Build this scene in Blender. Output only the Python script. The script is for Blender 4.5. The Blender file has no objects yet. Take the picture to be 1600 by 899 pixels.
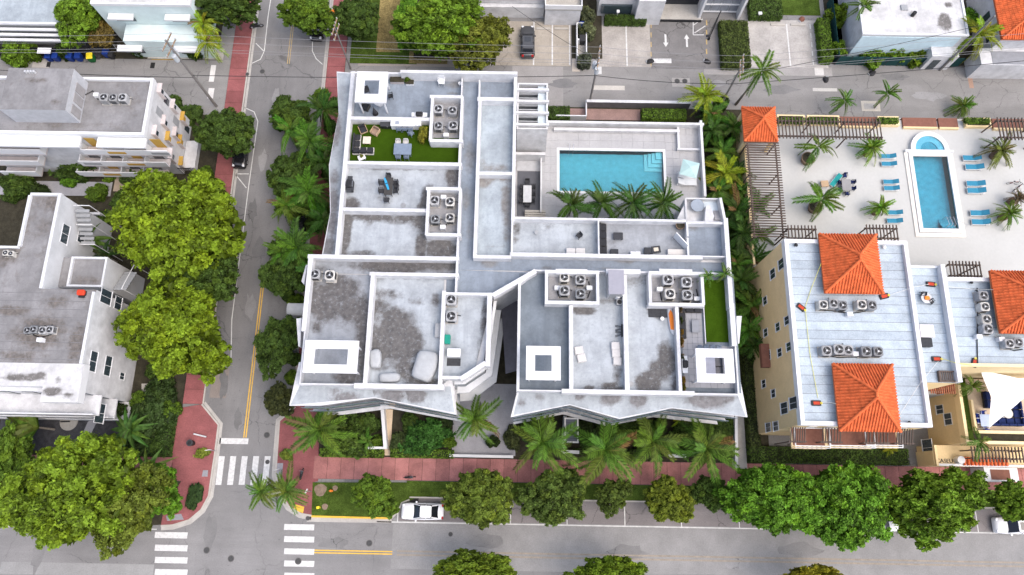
import bpy, bmesh, math, random
from mathutils import Vector, Matrix, noise
R = math.radians
random.seed(7)
sc = bpy.context.scene
COL = sc.collection
# ------------------------------------------------------------------ camera
F, TH, YAW, H = 1120.0, R(15.7), R(1.0), 85.0
cam = bpy.data.cameras.new('camera'); cam.sensor_width = 36; cam.lens = F*36/1600
cam.clip_start = 1; cam.clip_end = 2000
camo = bpy.data.objects.new('camera', cam); COL.objects.link(camo)
camo.location = (0, 0, H); camo.rotation_euler = (TH, 0, YAW); sc.camera = camo
# ------------------------------------------------------------------ sky, sun, exposure (bright overcast)
w = bpy.data.worlds.new('World'); sc.world = w; w.use_nodes = True
wn = w.node_tree; bg = wn.nodes['Background']
sky = wn.nodes.new('ShaderNodeTexSky'); sky.sky_type = 'NISHITA'; sky.sun_disc = False
SUN_EL, SUN_AZ = R(60), R(118)          # azimuth clockwise from north
sky.sun_elevation = SUN_EL; sky.sun_rotation = SUN_AZ
sky.air_density = 0.7; sky.dust_density = 4.0; sky.ozone_density = 0.3
wn.links.new(sky.outputs[0], bg.inputs[0]); bg.inputs[1].default_value = 0.15
sl = bpy.data.lights.new('sun', 'SUN'); sl.energy = 0.95; sl.angle = R(110); sl.color = (1, .985, .965)
so = bpy.data.objects.new('sun', sl); COL.objects.link(so)
sd = Vector((math.sin(SUN_AZ)*math.cos(SUN_EL), math.cos(SUN_AZ)*math.cos(SUN_EL), math.sin(SUN_EL)))
so.rotation_euler = sd.to_track_quat('Z', 'Y').to_euler(); so.location = sd*150
sc.view_settings.view_transform = 'Standard'; sc.view_settings.look = 'None'
sc.view_settings.exposure = 1.05; sc.view_settings.gamma = 1.0; sc.view_settings.use_curve_mapping = False
sc.cycles.max_bounces = 6; sc.cycles.diffuse_bounces = 3; sc.cycles.transparent_max_bounces = 6
# ------------------------------------------------------------------ survey helper: map position of a point of known height
_ct, _st, _cy, _sy = math.cos(TH), math.sin(TH), math.cos(YAW), math.sin(YAW)
def P(u, v, z=0.0):
    x, y = (u-800)/F, (449.5-v)/F
    y2, z2 = y*_ct+_st, y*_st-_ct
    t = (z-H)/z2
    return ((x*_cy-y2*_sy)*t, (x*_sy+y2*_cy)*t)
def P3(u, v, z=0.0):
    a = P(u, v, z); return Vector((a[0], a[1], z))
def RC(u0, v0, u1, v1, z=0.0):          # axis-aligned rectangle x0,x1,y0,y1
    um, vm = (u0+u1)/2, (v0+v1)/2
    return P(u0, vm, z)[0], P(u1, vm, z)[0], P(um, v1, z)[1], P(um, v0, z)[1]
# ------------------------------------------------------------------ materials
MATS = {}
def mat(name, col=(.5, .5, .5), rough=.8, var=.12, scale=1.5, metal=0, fine=0, bump=0, objcol=False, rnd=0, spec=.2,
        streak=None, emit=None):
    if name in MATS: return MATS[name]
    m = bpy.data.materials.new(name); m.use_nodes = True; MATS[name] = m
    nt = m.node_tree; N = nt.nodes; L = nt.links; b = N['Principled BSDF']
    b.inputs['Roughness'].default_value = rough; b.inputs['Metallic'].default_value = metal
    b.inputs['Specular IOR Level'].default_value = spec
    geo = N.new('ShaderNodeNewGeometry')
    n1 = N.new('ShaderNodeTexNoise'); n1.inputs['Scale'].default_value = scale; n1.inputs['Detail'].default_value = 6
    n1.inputs['Roughness'].default_value = .65
    if streak:
        mp = N.new('ShaderNodeMapping'); mp.inputs['Scale'].default_value = streak
        L.new(geo.outputs['Position'], mp.inputs[0]); L.new(mp.outputs[0], n1.inputs[0])
    else: L.new(geo.outputs['Position'], n1.inputs[0])
    mr = N.new('ShaderNodeMapRange'); mr.inputs[1].default_value = .3; mr.inputs[2].default_value = .7
    mr.inputs[3].default_value = 1-var; mr.inputs[4].default_value = 1+var
    L.new(n1.outputs[0], mr.inputs[0]); fac = mr.outputs[0]
    def mul(a, bb):
        x = N.new('ShaderNodeMath'); x.operation = 'MULTIPLY'; L.new(a, x.inputs[0]); L.new(bb, x.inputs[1]); return x.outputs[0]
    if fine:
        n2 = N.new('ShaderNodeTexNoise'); n2.inputs['Scale'].default_value = scale*14; n2.inputs['Detail'].default_value = 3
        L.new(geo.outputs['Position'], n2.inputs[0])
        m2 = N.new('ShaderNodeMapRange'); m2.inputs[1].default_value = .3; m2.inputs[2].default_value = .7
        m2.inputs[3].default_value = 1-fine; m2.inputs[4].default_value = 1+fine
        L.new(n2.outputs[0], m2.inputs[0]); fac = mul(fac, m2.outputs[0])
    oi = None
    if rnd or objcol: oi = N.new('ShaderNodeObjectInfo')
    if rnd:
        m3 = N.new('ShaderNodeMapRange'); m3.inputs[3].default_value = 1-rnd; m3.inputs[4].default_value = 1+rnd
        L.new(oi.outputs['Random'], m3.inputs[0]); fac = mul(fac, m3.outputs[0])
    vm = N.new('ShaderNodeVectorMath'); vm.operation = 'SCALE'; L.new(fac, vm.inputs['Scale'])
    if objcol: L.new(oi.outputs['Color'], vm.inputs[0])
    else: vm.inputs[0].default_value = col
    L.new(vm.outputs[0], b.inputs['Base Color'])
    if bump:
        bp = N.new('ShaderNodeBump'); bp.inputs['Strength'].default_value = bump; bp.inputs['Distance'].default_value = .05
        n3 = N.new('ShaderNodeTexNoise'); n3.inputs['Scale'].default_value = scale*8; L.new(geo.outputs['Position'], n3.inputs[0])
        L.new(n3.outputs[0], bp.inputs['Height']); L.new(bp.outputs[0], b.inputs['Normal'])
    if emit: b.inputs['Emission Color'].default_value = (*col, 1); b.inputs['Emission Strength'].default_value = emit
    return m
def stain_mat(name, base, dirt, dirt2, k=.75, lo=.34, hi=.44, seam=0):
    """weathered roof coating: vertex attribute 'stain' says where grime has settled, noise frays its edge"""
    m = bpy.data.materials.new(name); m.use_nodes = True; MATS[name] = m
    nt = m.node_tree; N = nt.nodes; L = nt.links; b = N['Principled BSDF']; b.inputs['Roughness'].default_value = .75
    b.inputs['Specular IOR Level'].default_value = .25
    g = N.new('ShaderNodeNewGeometry'); at = N.new('ShaderNodeAttribute'); at.attribute_name = 'stain'
    def nz(s, d=6, r=.6):
        n = N.new('ShaderNodeTexNoise'); n.inputs['Scale'].default_value = s; n.inputs['Detail'].default_value = d
        n.inputs['Roughness'].default_value = r; L.new(g.outputs['Position'], n.inputs[0]); return n.outputs[0]
    def math_(op, a, c):
        x = N.new('ShaderNodeMath'); x.operation = op
        for i, q in enumerate((a, c)):
            if hasattr(q, 'is_linked'): L.new(q, x.inputs[i])
            else: x.inputs[i].default_value = q
        return x.outputs[0]
    def rng(a, l, h, o0=0, o1=1):
        x = N.new('ShaderNodeMapRange'); x.inputs[1].default_value = l; x.inputs[2].default_value = h
        x.inputs[3].default_value = o0; x.inputs[4].default_value = o1; L.new(a, x.inputs[0]); return x.outputs[0]
    def mix(f, a, c):
        x = N.new('ShaderNodeMix'); x.data_type = 'RGBA'; L.new(f, x.inputs[0])
        for i, q in ((6, a), (7, c)):
            if isinstance(q, tuple): x.inputs[i].default_value = (*q, 1)
            else: L.new(q, x.inputs[i])
        return x.outputs[2]
    n1 = nz(.9, 9, .68)
    s = math_('ADD', at.outputs['Fac'], math_('MULTIPLY', math_('SUBTRACT', n1, .47), k*1.45))
    mask = math_('MULTIPLY', rng(s, lo-.06, hi+.20), .93)
    faint = rng(nz(.35, 10, .75), .40, .64, 0, .85)
    tone = rng(nz(2.2, 6), .3, .7)
    d = mix(tone, dirt, dirt2)
    b2 = mix(faint, base, tuple(x*.58 for x in base))
    b2 = mix(rng(nz(3.5, 8, .75), .54, .70, 0, .55), b2, tuple(x*.5 for x in base))
    smp = N.new('ShaderNodeMapping'); smp.inputs['Scale'].default_value = (1.7, .22, 1); L.new(g.outputs['Position'], smp.inputs[0])
    sn = N.new('ShaderNodeTexNoise'); sn.inputs['Scale'].default_value = 1.0; sn.inputs['Detail'].default_value = 7; L.new(smp.outputs[0], sn.inputs[0])
    b2 = mix(rng(sn.outputs[0], .50, .68, 0, .5), b2, tuple(x*.66 for x in base))          # run-off streaks
    sp = rng(nz(3.2, 8, .7), .54, .66, 0, .42)           # grime is speckled with bare coating
    c = mix(math_('MULTIPLY', mask, math_('SUBTRACT', 1.0, sp)), b2, d)
    L.new(c, b.inputs['Base Color'])
    bp = N.new('ShaderNodeBump'); bp.inputs['Strength'].default_value = .15; bp.inputs['Distance'].default_value = .03
    L.new(nz(6), bp.inputs['Height']); L.new(bp.outputs[0], b.inputs['Normal'])
    return m
def leaf_mat(name, rough=.5, trans=.16):
    m = bpy.data.materials.new(name); m.use_nodes = True; MATS[name] = m
    nt = m.node_tree; N = nt.nodes; L = nt.links; b = N['Principled BSDF']; out = N['Material Output']
    b.inputs['Roughness'].default_value = rough; b.inputs['Specular IOR Level'].default_value = .12
    oi = N.new('ShaderNodeObjectInfo'); at = N.new('ShaderNodeAttribute'); at.attribute_name = 'tone'
    a2 = N.new('ShaderNodeAttribute'); a2.attribute_name = 'hue'
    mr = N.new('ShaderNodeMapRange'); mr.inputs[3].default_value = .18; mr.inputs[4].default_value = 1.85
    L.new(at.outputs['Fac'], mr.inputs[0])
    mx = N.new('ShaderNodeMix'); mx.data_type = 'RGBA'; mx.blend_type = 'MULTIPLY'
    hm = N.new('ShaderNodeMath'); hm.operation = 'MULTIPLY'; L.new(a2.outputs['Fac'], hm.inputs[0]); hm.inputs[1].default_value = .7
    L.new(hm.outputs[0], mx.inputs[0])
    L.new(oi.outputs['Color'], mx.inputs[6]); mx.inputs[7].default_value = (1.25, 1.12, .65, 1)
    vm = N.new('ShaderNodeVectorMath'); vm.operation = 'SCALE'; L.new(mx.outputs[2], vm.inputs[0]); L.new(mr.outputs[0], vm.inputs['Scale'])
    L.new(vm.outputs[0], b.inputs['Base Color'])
    tr = N.new('ShaderNodeBsdfTranslucent'); L.new(vm.outputs[0], tr.inputs[0])
    ms = N.new('ShaderNodeMixShader'); ms.inputs[0].default_value = trans
    L.new(b.outputs[0], ms.inputs[1]); L.new(tr.outputs[0], ms.inputs[2]); L.new(ms.outputs[0], out.inputs[0])
    return m
def water_mat(name, col, deep=.0):
    m = bpy.data.materials.new(name); m.use_nodes = True; MATS[name] = m
    nt = m.node_tree; N = nt.nodes; L = nt.links; b = N['Principled BSDF']
    b.inputs['Base Color'].default_value = (*col, 1); b.inputs['Roughness'].default_value = .06
    b.inputs['Transmission Weight'].default_value = 1.0; b.inputs['IOR'].default_value = 1.33
    g = N.new('ShaderNodeNewGeometry'); n = N.new('ShaderNodeTexNoise'); n.inputs['Scale'].default_value = 1.6; n.inputs['Detail'].default_value = 3
    L.new(g.outputs['Position'], n.inputs[0]); bp = N.new('ShaderNodeBump'); bp.inputs['Strength'].default_value = .6
    bp.inputs['Distance'].default_value = .05; L.new(n.outputs[0], bp.inputs['Height']); L.new(bp.outputs[0], b.inputs['Normal'])
    return m
# ------------------------------------------------------------------ mesh builder
class MB:
    def __init__(s): s.v = []; s.f = []; s.att = None
    def _add(s, vs, fs):
        o = len(s.v); s.v += [tuple(q) for q in vs]; s.f += [tuple(i+o for i in f) for f in fs]; return s
    def box(s, x0, x1, y0, y1, z0, z1):
        return s._add([(x0,y0,z0),(x1,y0,z0),(x1,y1,z0),(x0,y1,z0),(x0,y0,z1),(x1,y0,z1),(x1,y1,z1),(x0,y1,z1)],
            [(3,2,1,0),(4,5,6,7),(0,1,5,4),(1,2,6,5),(2,3,7,6),(3,0,4,7)])
    def prism(s, pts, z0, z1, top=None):
        a = sum(pts[i][0]*pts[(i+1)%len(pts)][1]-pts[(i+1)%len(pts)][0]*pts[i][1] for i in range(len(pts)))
        if a < 0: pts = pts[::-1]; top = top[::-1] if top else None
        top = top or pts; n = len(pts)
        return s._add([(p[0],p[1],z0) for p in pts]+[(p[0],p[1],z1) for p in top],
            [tuple(range(n-1,-1,-1)), tuple(range(n,2*n))]+[(i,(i+1)%n,n+(i+1)%n,n+i) for i in range(n)])
    def cbox(s, x0, x1, y0, y1, z0, z1, c=.05, ct=None):       # box with chamfered corners and top edge
        ct = c*.6 if ct is None else ct
        def oc(i):
            a,b,d,e = x0+i,x1-i,y0+i,y1-i; k=c
            return [(a+k,d),(b-k,d),(b,d+k),(b,e-k),(b-k,e),(a+k,e),(a,e-k),(a,d+k)]
        lo, hi = oc(0), oc(ct); n = 8
        vs = [(p[0],p[1],z0) for p in lo]+[(p[0],p[1],z1-ct) for p in lo]+[(p[0],p[1],z1) for p in hi]
        fs = [tuple(range(7,-1,-1)), tuple(range(16,24))]
        for r in (0, 8): fs += [(r+i, r+(i+1)%8, r+8+(i+1)%8, r+8+i) for i in range(8)]
        return s._add(vs, fs)
    def cyl(s, cx, cy, z0, z1, r0, r1=None, n=14):
        r1 = r0 if r1 is None else r1
        vs = [(cx+r*math.cos(2*math.pi*i/n), cy+r*math.sin(2*math.pi*i/n), z) for r, z in ((r0,z0),(r1,z1)) for i in range(n)]
        return s._add(vs, [tuple(range(n-1,-1,-1)), tuple(range(n,2*n))]+[(i,(i+1)%n,n+(i+1)%n,n+i) for i in range(n)])
    def ring(s, cx, cy, z0, z1, ro, ri, n=20):
        vs = [(cx+r*math.cos(2*math.pi*i/n), cy+r*math.sin(2*math.pi*i/n), z) for r, z in ((ro,z0),(ro,z1),(ri,z1),(ri,z0)) for i in range(n)]
        return s._add(vs, [(a*n+i, a*n+(i+1)%n, ((a+1)%4)*n+(i+1)%n, ((a+1)%4)*n+i) for a in range(4) for i in range(n)])
    def frame(s, x0, x1, y0, y1, tx, ty, z0, z1):              # rectangular ring
        o = [(x0,y0),(x1,y0),(x1,y1),(x0,y1)]; i = [(x0+tx,y0+ty),(x1-tx,y0+ty),(x1-tx,y1-ty),(x0+tx,y1-ty)]
        vs = [(*p,z) for q, z in ((o,z0),(o,z1),(i,z1),(i,z0)) for p in q]
        return s._add(vs, [(a*4+k, a*4+(k+1)%4, ((a+1)%4)*4+(k+1)%4, ((a+1)%4)*4+k) for a in range(4) for k in range(4)])
    def tube(s, pts, r, n=6, cap=True):
        pts = [Vector(p) for p in pts]; rs = r if isinstance(r, (list, tuple)) else [r]*len(pts)
        vs = []; up = Vector((0,0,1))
        for i, p in enumerate(pts):
            d = (pts[min(i+1,len(pts)-1)]-pts[max(i-1,0)]).normalized()
            a = d.cross(up if abs(d.z) < .95 else Vector((1,0,0))).normalized(); b = d.cross(a)
            vs += [p+(a*math.cos(2*math.pi*k/n)+b*math.sin(2*math.pi*k/n))*rs[i] for k in range(n)]
        fs = [(i*n+k, i*n+(k+1)%n, (i+1)*n+(k+1)%n, (i+1)*n+k) for i in range(len(pts)-1) for k in range(n)]
        if cap: fs += [tuple(range(n)), tuple(range((len(pts)-1)*n, len(pts)*n))]
        return s._add(vs, fs)
    def bar(s, a, b, wd, ht):                                  # box beam between two points (wd horizontal, ht vertical)
        a, b = Vector(a), Vector(b); d = (b-a); n = Vector((-d.y, d.x, 0)); n = n.normalized() if n.length > 1e-6 else Vector((1,0,0))
        n *= wd/2; k = Vector((0,0,ht/2)) if abs(d.normalized().z) < .9 else Vector((0,ht/2,0))
        return s._add([a-n-k,a+n-k,a+n+k,a-n+k,b-n-k,b+n-k,b+n+k,b-n+k],
            [(0,1,2,3),(7,6,5,4),(0,4,5,1),(1,5,6,2),(2,6,7,3),(3,7,4,0)])
    def quad(s, *p): return s._add(p, [tuple(range(len(p)))])
    def mesh(s, name, m=None, off=(0,0,0), smooth=False, recalc=True):
        me = bpy.data.meshes.new(name)
        if any(off): s.v = [(a-off[0], b-off[1], c-off[2]) for a, b, c in s.v]
        me.from_pydata(s.v, [], s.f)
        if recalc:
            bm = bmesh.new(); bm.from_mesh(me); bmesh.ops.recalc_face_normals(bm, faces=bm.faces); bm.to_mesh(me); bm.free()
        if s.att:
            for k, vals in s.att.items():
                a = me.attributes.new(k, 'FLOAT', 'POINT' if len(vals) == len(s.v) else 'FACE'); a.data.foreach_set('value', vals)
        if m: me.materials.append(m)
        if smooth: me.shade_smooth()
        return me
    def build(s, name, m, parent=None, smooth=False, recalc=True, color=None, kind=None):
        off = tuple(parent.matrix_world.translation) if parent else (0,0,0)
        o = bpy.data.objects.new(name, s.mesh(name, m, off, smooth, recalc)); COL.objects.link(o)
        if parent: o.parent = parent; o.matrix_world = Matrix.Translation(off)
        if color: o.color = (*color, 1)
        if kind: o['kind'] = kind
        return o
def tag(o, label=None, cat=None, group=None, kind=None):
    if label: o['label'] = label
    if cat: o['category'] = cat
    if group: o['group'] = group
    if kind: o['kind'] = kind
    return o
def empty(name, loc, label=None, cat=None, group=None, rz=0):
    o = bpy.data.objects.new(name, None); COL.objects.link(o); o.location = loc; o.rotation_euler = (0,0,rz)
    o.matrix_world = Matrix.Translation(loc) @ Matrix.Rotation(rz, 4, 'Z'); o.empty_display_size = .3
    return tag(o, label, cat, group)
def inst(me, name, parent, loc=(0,0,0), rot=(0,0,0), scale=(1,1,1), color=None):   # a piece that shares mesh data (local coordinates)
    o = bpy.data.objects.new(name, me); COL.objects.link(o); o.parent = parent; o.location = loc; o.rotation_euler = rot; o.scale = scale
    if color: o.color = (*color, 1)
    return o
class Kit:                                                      # a thing with parts, copied with shared mesh data
    def __init__(s): s.p = []
    def add(s, name, mb, m, sub=None, smooth=False, recalc=True, loc=(0,0,0), rot=(0,0,0)):
        s.p.append((name, mb if isinstance(mb, bpy.types.Mesh) else mb.mesh(name, m, smooth=smooth, recalc=recalc), sub, loc, rot)); return len(s.p)-1
    def put(s, name, label, cat, loc, rz=0, sca=1, group=None, color=None):
        e = empty(name, loc, label, cat, group, rz)
        e.scale = (sca,)*3 if not isinstance(sca, tuple) else sca
        os = []
        for nm, me, sub, l, r in s.p:
            os.append(inst(me, nm, e if sub is None else os[sub], l, r, color=color))
        return e
def slabs(parent, name, x0, x1, y0, y1, nx, ny, z0, z1, gap, m):   # paving pieces with open joints, one shared mesh
    dx, dy = (x1-x0)/nx, (y1-y0)/ny
    me = MB().cbox(-dx/2+gap/2, dx/2-gap/2, -dy/2+gap/2, dy/2-gap/2, 0, z1-z0, .02, .008).mesh(name, m)
    p = parent.matrix_world.translation
    for i in range(nx):
        for j in range(ny):
            inst(me, name, parent, (x0+(i+.5)*dx-p.x, y0+(j+.5)*dy-p.y, z0-p.z+random.uniform(-.003,.003)))
def sheet(name, poly, z, m, kind='structure', thick=.0, parent=None, **kw):
    b = MB()
    if thick: b.prism(poly, z-thick, z)
    else: b.quad(*[(p[0], p[1], z) for p in poly])
    o = b.build(name, m, parent)
    if not thick and o.data.polygons[0].normal.z < 0: o.data.flip_normals()
    if parent is None: tag(o, kind=kind)
    return o
def PP(pts, z=0): return [P(u, v, z) for u, v in pts]
def rect(x0, x1, y0, y1): return [(x0,y0),(x1,y0),(x1,y1),(x0,y1)]
# ------------------------------------------------------------------ shared materials
W = mat('white_render', (.54,.545,.555), .7, .18, .9, fine=.06)
W2 = mat('white_paint', (.64,.65,.66), .55, .04, 1.2)
PANW = mat('off_white_wall', (.54,.555,.57), .7, .1, .7, fine=.04)
ROOFG = mat('grey_roofing', (.37,.43,.48), .8, .16, .6, fine=.12, rnd=.09)
DARKG = mat('dark_opening', (.03,.033,.038), .3, .1)
GLASS = mat('window_glass', (.035,.05,.06), .08, .2, 3, spec=.8)
BLACK = mat('black_metal', (.022,.022,.024), .45, .15)
CHAR = mat('charcoal_fabric', (.045,.047,.052), .9, .2, 4)
GREYM = mat('grey_metal', (.30,.31,.32), .5, .12, 3, metal=.3)
LGREY = mat('light_metal', (.50,.51,.52), .5, .1, 3, metal=.2)
STEEL = mat('steel', (.55,.56,.58), .3, .06, metal=.9)
WOOD = mat('weathered_wood', (.26,.18,.11), .75, .25, 4, streak=(1,1,6))
TEAK = mat('teak', (.42,.30,.19), .7, .2, 5)
PERG = mat('dark_pergola_timber', (.10,.075,.062), .7, .2, 3, rnd=.15)
YEL = mat('yellow_stucco', (.68,.53,.30), .85, .07, .6, fine=.05)
YELL = mat('pale_yellow_stucco', (.78,.62,.36), .85, .06, .6, fine=.05)
TILE = mat('orange_roof_tile', (.57,.125,.042), .9, .32, 1.6, fine=.25, rnd=.06)
CONC = mat('pale_concrete', (.36,.345,.315), .85, .14, .4, fine=.08)
KERB = mat('kerb_concrete', (.40,.38,.345), .85, .12, 1.0, fine=.06)
REDC = mat('red_concrete', (.24,.085,.085), .85, .2, .5, fine=.14, rnd=.14)
PINKC = mat('pink_concrete', (.32,.14,.13), .85, .32, .5, fine=.12, rnd=.16)
PAINT = mat('white_road_paint', (.54,.54,.53), .7, .2, 3, fine=.2)
PAINTW = mat('worn_white_paint', (.55,.55,.53), .8, .18, 2, fine=.12)
YPAINT = mat('yellow_road_paint', (.66,.40,.055), .7, .15, 2, fine=.12)
YPAINTW = mat('worn_yellow_paint', (.40,.30,.14), .8, .2, 2, fine=.15)
GRASS = mat('lawn_grass', (.050,.080,.014), .9, .4, .8, fine=.45, bump=.5, spec=.03)
DRYGR = mat('dry_grass', (.20,.155,.06), .95, .45, .45, fine=.4, bump=.5)
TURF = mat('artificial_turf', (.030,.062,.004), .95, .16, 1.0, fine=.2, spec=.02)
SOIL = mat('dark_mulch', (.040,.036,.024), .95, .35, 1.5, fine=.4, bump=.6)
GRAVEL = mat('dark_gravel', (.055,.055,.06), .95, .3, 2, fine=.45, bump=.5)
PAVER = mat('grey_walkway', (.30,.30,.32), .85, .12, .8, fine=.08)
DECKW = mat('pool_deck_tile', (.365,.365,.37), .75, .09, .35, fine=.05)
DECKY = mat('cream_deck', (.44,.445,.43), .75, .035, .25, fine=.025)
BARK = mat('bark', (.16,.13,.10), .95, .3, 3, fine=.2, bump=.5)
PBARK = mat('palm_bark', (.27,.24,.20), .95, .25, 4, fine=.2)
BLUEF = mat('blue_sling_fabric', (.035,.20,.31), .85, .12, 4)
NAVY = mat('navy_cushion', (.012,.022,.085), .9, .2, 4)
TEAL = mat('teal_fabric', (.02,.25,.25), .85, .15, 3)
POOLT = mat('pool_tile', (.135,.43,.53), .5, .12, 1.6)
POOLT2 = mat('pool_tile_blue', (.075,.355,.48), .5, .14, 1.6)
WATER = water_mat('pool_water', (.70,.94,.97))
WATER2 = water_mat('pool_water_blue', (.65,.92,.97))
BINB = mat('blue_bin_plastic', (.012,.04,.22), .5, .12, 4)
BINY = mat('yellow_lid', (.75,.60,.03), .5, .1, 4)
ORANGE = mat('orange_paint', (.80,.22,.03), .6, .1, 3)
BROWNF = mat('brown_panel', (.19,.085,.06), .8, .15, 3)
POT = mat('brown_pot', (.17,.12,.085), .8, .2, 4)
LEAF = leaf_mat('leaf'); FROND = leaf_mat('frond', .45, .2)
POLE = mat('weathered_pole', (.20,.19,.18), .9, .25, 2, streak=(6,6,.6))
TILEG = mat('grey_terrace_tile', (.26,.265,.285), .7, .08, 1.0, rnd=.06)
SAND = mat('sandy_terrace', (.55,.44,.32), .9, .14, .6, fine=.08)
CARG = mat('car_glass', (.012,.014,.018), .06, .05, spec=.8)
RUB = mat('rubber', (.018,.018,.019), .9, .1)
REDL = mat('tail_lamp', (.35,.01,.01), .25, .05)
LAMPW = mat('head_lamp', (.7,.72,.75), .1, .05, spec=.8)
S_WHITE = stain_mat('weathered_pale_coating', (.385,.42,.45), (.050,.046,.045), (.12,.112,.106))
S_GREY = stain_mat('weathered_grey_coating', (.31,.33,.355), (.05,.047,.046), (.12,.112,.108))
S_BLUE = stain_mat('blue_grey_deck_coating', (.235,.275,.325), (.10,.10,.10), (.22,.22,.22), k=.5)
S_SLATE = stain_mat('slate_deck_coating', (.165,.195,.225), (.10,.10,.10), (.14,.15,.15), k=.3)
S_OLD = stain_mat('aged_roll_roofing', (.245,.242,.245), (.075,.068,.062), (.17,.15,.135), k=1.2, lo=.24, hi=.42)
S_LEDGE = stain_mat('weathered_ledge', (.38,.415,.44), (.10,.095,.095), (.19,.185,.19), k=.9)
S_NEWW = stain_mat('white_roof_coating', (.58,.58,.58), (.07,.065,.06), (.16,.15,.14), k=.9)
S_NR = stain_mat('pale_roof_membrane', (.36,.41,.445), (.14,.13,.12), (.24,.23,.22), k=.7)
def road_mat(name, base, crack=.5, streak=(1,1,1)):
    m = bpy.data.materials.new(name); m.use_nodes = True; MATS[name] = m
    nt = m.node_tree; N = nt.nodes; L = nt.links; b = N['Principled BSDF']; b.inputs['Roughness'].default_value = .9
    b.inputs['Specular IOR Level'].default_value = .2
    g = N.new('ShaderNodeNewGeometry')
    def nz(s, d=5, r=.6, mp=None):
        n = N.new('ShaderNodeTexNoise'); n.inputs['Scale'].default_value = s; n.inputs['Detail'].default_value = d; n.inputs['Roughness'].default_value = r
        if mp:
            q = N.new('ShaderNodeMapping'); q.inputs['Scale'].default_value = mp; L.new(g.outputs['Position'], q.inputs[0]); L.new(q.outputs[0], n.inputs[0])
        else: L.new(g.outputs['Position'], n.inputs[0])
        return n
    def rng(a, l, h, o0, o1):
        x = N.new('ShaderNodeMapRange'); x.inputs[1].default_value = l; x.inputs[2].default_value = h
        x.inputs[3].default_value = o0; x.inputs[4].default_value = o1; L.new(a, x.inputs[0]); return x.outputs[0]
    def mul(a, c):
        x = N.new('ShaderNodeMath'); x.operation = 'MULTIPLY'; L.new(a, x.inputs[0]); L.new(c, x.inputs[1]); return x.outputs[0]
    f = mul(rng(nz(.16, 7, .65).outputs[0], .3, .7, .84, 1.16), rng(nz(.55, 6, .65, streak).outputs[0], .3, .7, .88, 1.12))
    f = mul(f, rng(nz(9, 3).outputs[0], .3, .7, .88, 1.12))
    f = mul(f, rng(nz(2.6, 2).outputs[0], .66, .74, 1, .72))           # oil spots
    n = nz(.7, 4); ad = N.new('ShaderNodeVectorMath'); ad.operation = 'MULTIPLY_ADD'
    ad.inputs[1].default_value = (1.6,1.6,0); L.new(n.outputs[1], ad.inputs[0]); L.new(g.outputs['Position'], ad.inputs[2])
    vo = N.new('ShaderNodeTexVoronoi'); vo.feature = 'DISTANCE_TO_EDGE'; vo.inputs['Scale'].default_value = .28; L.new(ad.outputs[0], vo.inputs[0])
    cr = rng(vo.outputs['Distance'], .004, .014, 1-crack, 1)
    gate = rng(nz(.12, 3).outputs[0], .48, .56, 0, 1)
    mx = N.new('ShaderNodeMix'); L.new(gate, mx.inputs[0]); mx.inputs[2].default_value = 1; L.new(cr, mx.inputs[3])
    f = mul(f, mx.outputs[0])
    vm = N.new('ShaderNodeVectorMath'); vm.operation = 'SCALE'; vm.inputs[0].default_value = base; L.new(f, vm.inputs['Scale'])
    L.new(vm.outputs[0], b.inputs['Base Color']); return m
ASPH = road_mat('worn_asphalt', (.20,.197,.195), .25, (.12,1,1))
ASPHN = road_mat('worn_street_asphalt', (.185,.182,.18), .35, (1,.12,1))
ALLEY = road_mat('patched_alley_asphalt', (.215,.21,.203), .35, (.1,1,1))
LOT = road_mat('parking_asphalt', (.165,.16,.157), .6, (1,1,1))
LOTC = road_mat('parking_concrete', (.33,.30,.255), .25, (1,1,1))
PARKL = road_mat('parking_lane_asphalt', (.185,.17,.168), .4, (.2,1,1))
# ------------------------------------------------------------------ ground, streets, pavements
sheet('ground', rect(-260,260,-200,300), 0, ASPH)
XL = P(375,210)[0]; XR = P(505,147)[0]              # kerb faces of the north-south street
YK = P(900,782)[1]; YKW = P(530,808)[1]              # north kerb of the east-west street (parking lane / bump-out)
YA0, YA1 = P(900,165)[1], P(900,101)[1]              # alley edges
YS1, YS0 = P(700,716)[1], P(700,752)[1]              # south pavement
YSTOP = P(388,700)[1]
sheet('road', rect(XL, XR, YSTOP-2, 200), .004, ASPHN)
sheet('alley', rect(-200, XL-2.4, P(200,175)[1], P(200,92)[1]), .004, ALLEY)
sheet('alley', rect(XR+2.4, 200, P(1300,188)[1], YA1), .004, ALLEY)
def pavement(x0, x1, y0, y1, m, nx, ny, nm='pavement'):
    p = sheet(nm, rect(x0,x1,y0,y1), .10, SOIL, thick=.1)
    slabs(p, 'paving_slab', x0, x1, y0, y1, nx, ny, .10, .135, .03, m)
yW0 = P(330,632)[1]
pavement(XL-2.5, XL-.18, yW0, 78, REDC, 1, 40)
yE0 = P(470,640)[1]
pavement(XR+.18, XR+2.6, yE0, 78, REDC, 1, 44)
xE = P(490,735)[0]
pavement(xE, 74, YS0, YS1, PINKC, 62, 1)
pavement(-80, P(268,735)[0], P(120,752)[1], P(120,712)[1], PINKC, 22, 1)
def kerb(pts, m=None, w=.16, z=.14, nm='kerb'):
    pts = [Vector((p[0],p[1],0)) for p in pts]; b = MB()
    L, Rr = [], []
    for i, p in enumerate(pts):
        d = (pts[min(i+1,len(pts)-1)]-pts[max(i-1,0)]).normalized(); n = Vector((-d.y,d.x,0))*w/2
        L.append(p+n); Rr.append(p-n)
    b.prism([q[:2] for q in L+Rr[::-1]], 0, z)
    return tag(b.build(nm, m or KERB), kind='structure')
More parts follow.
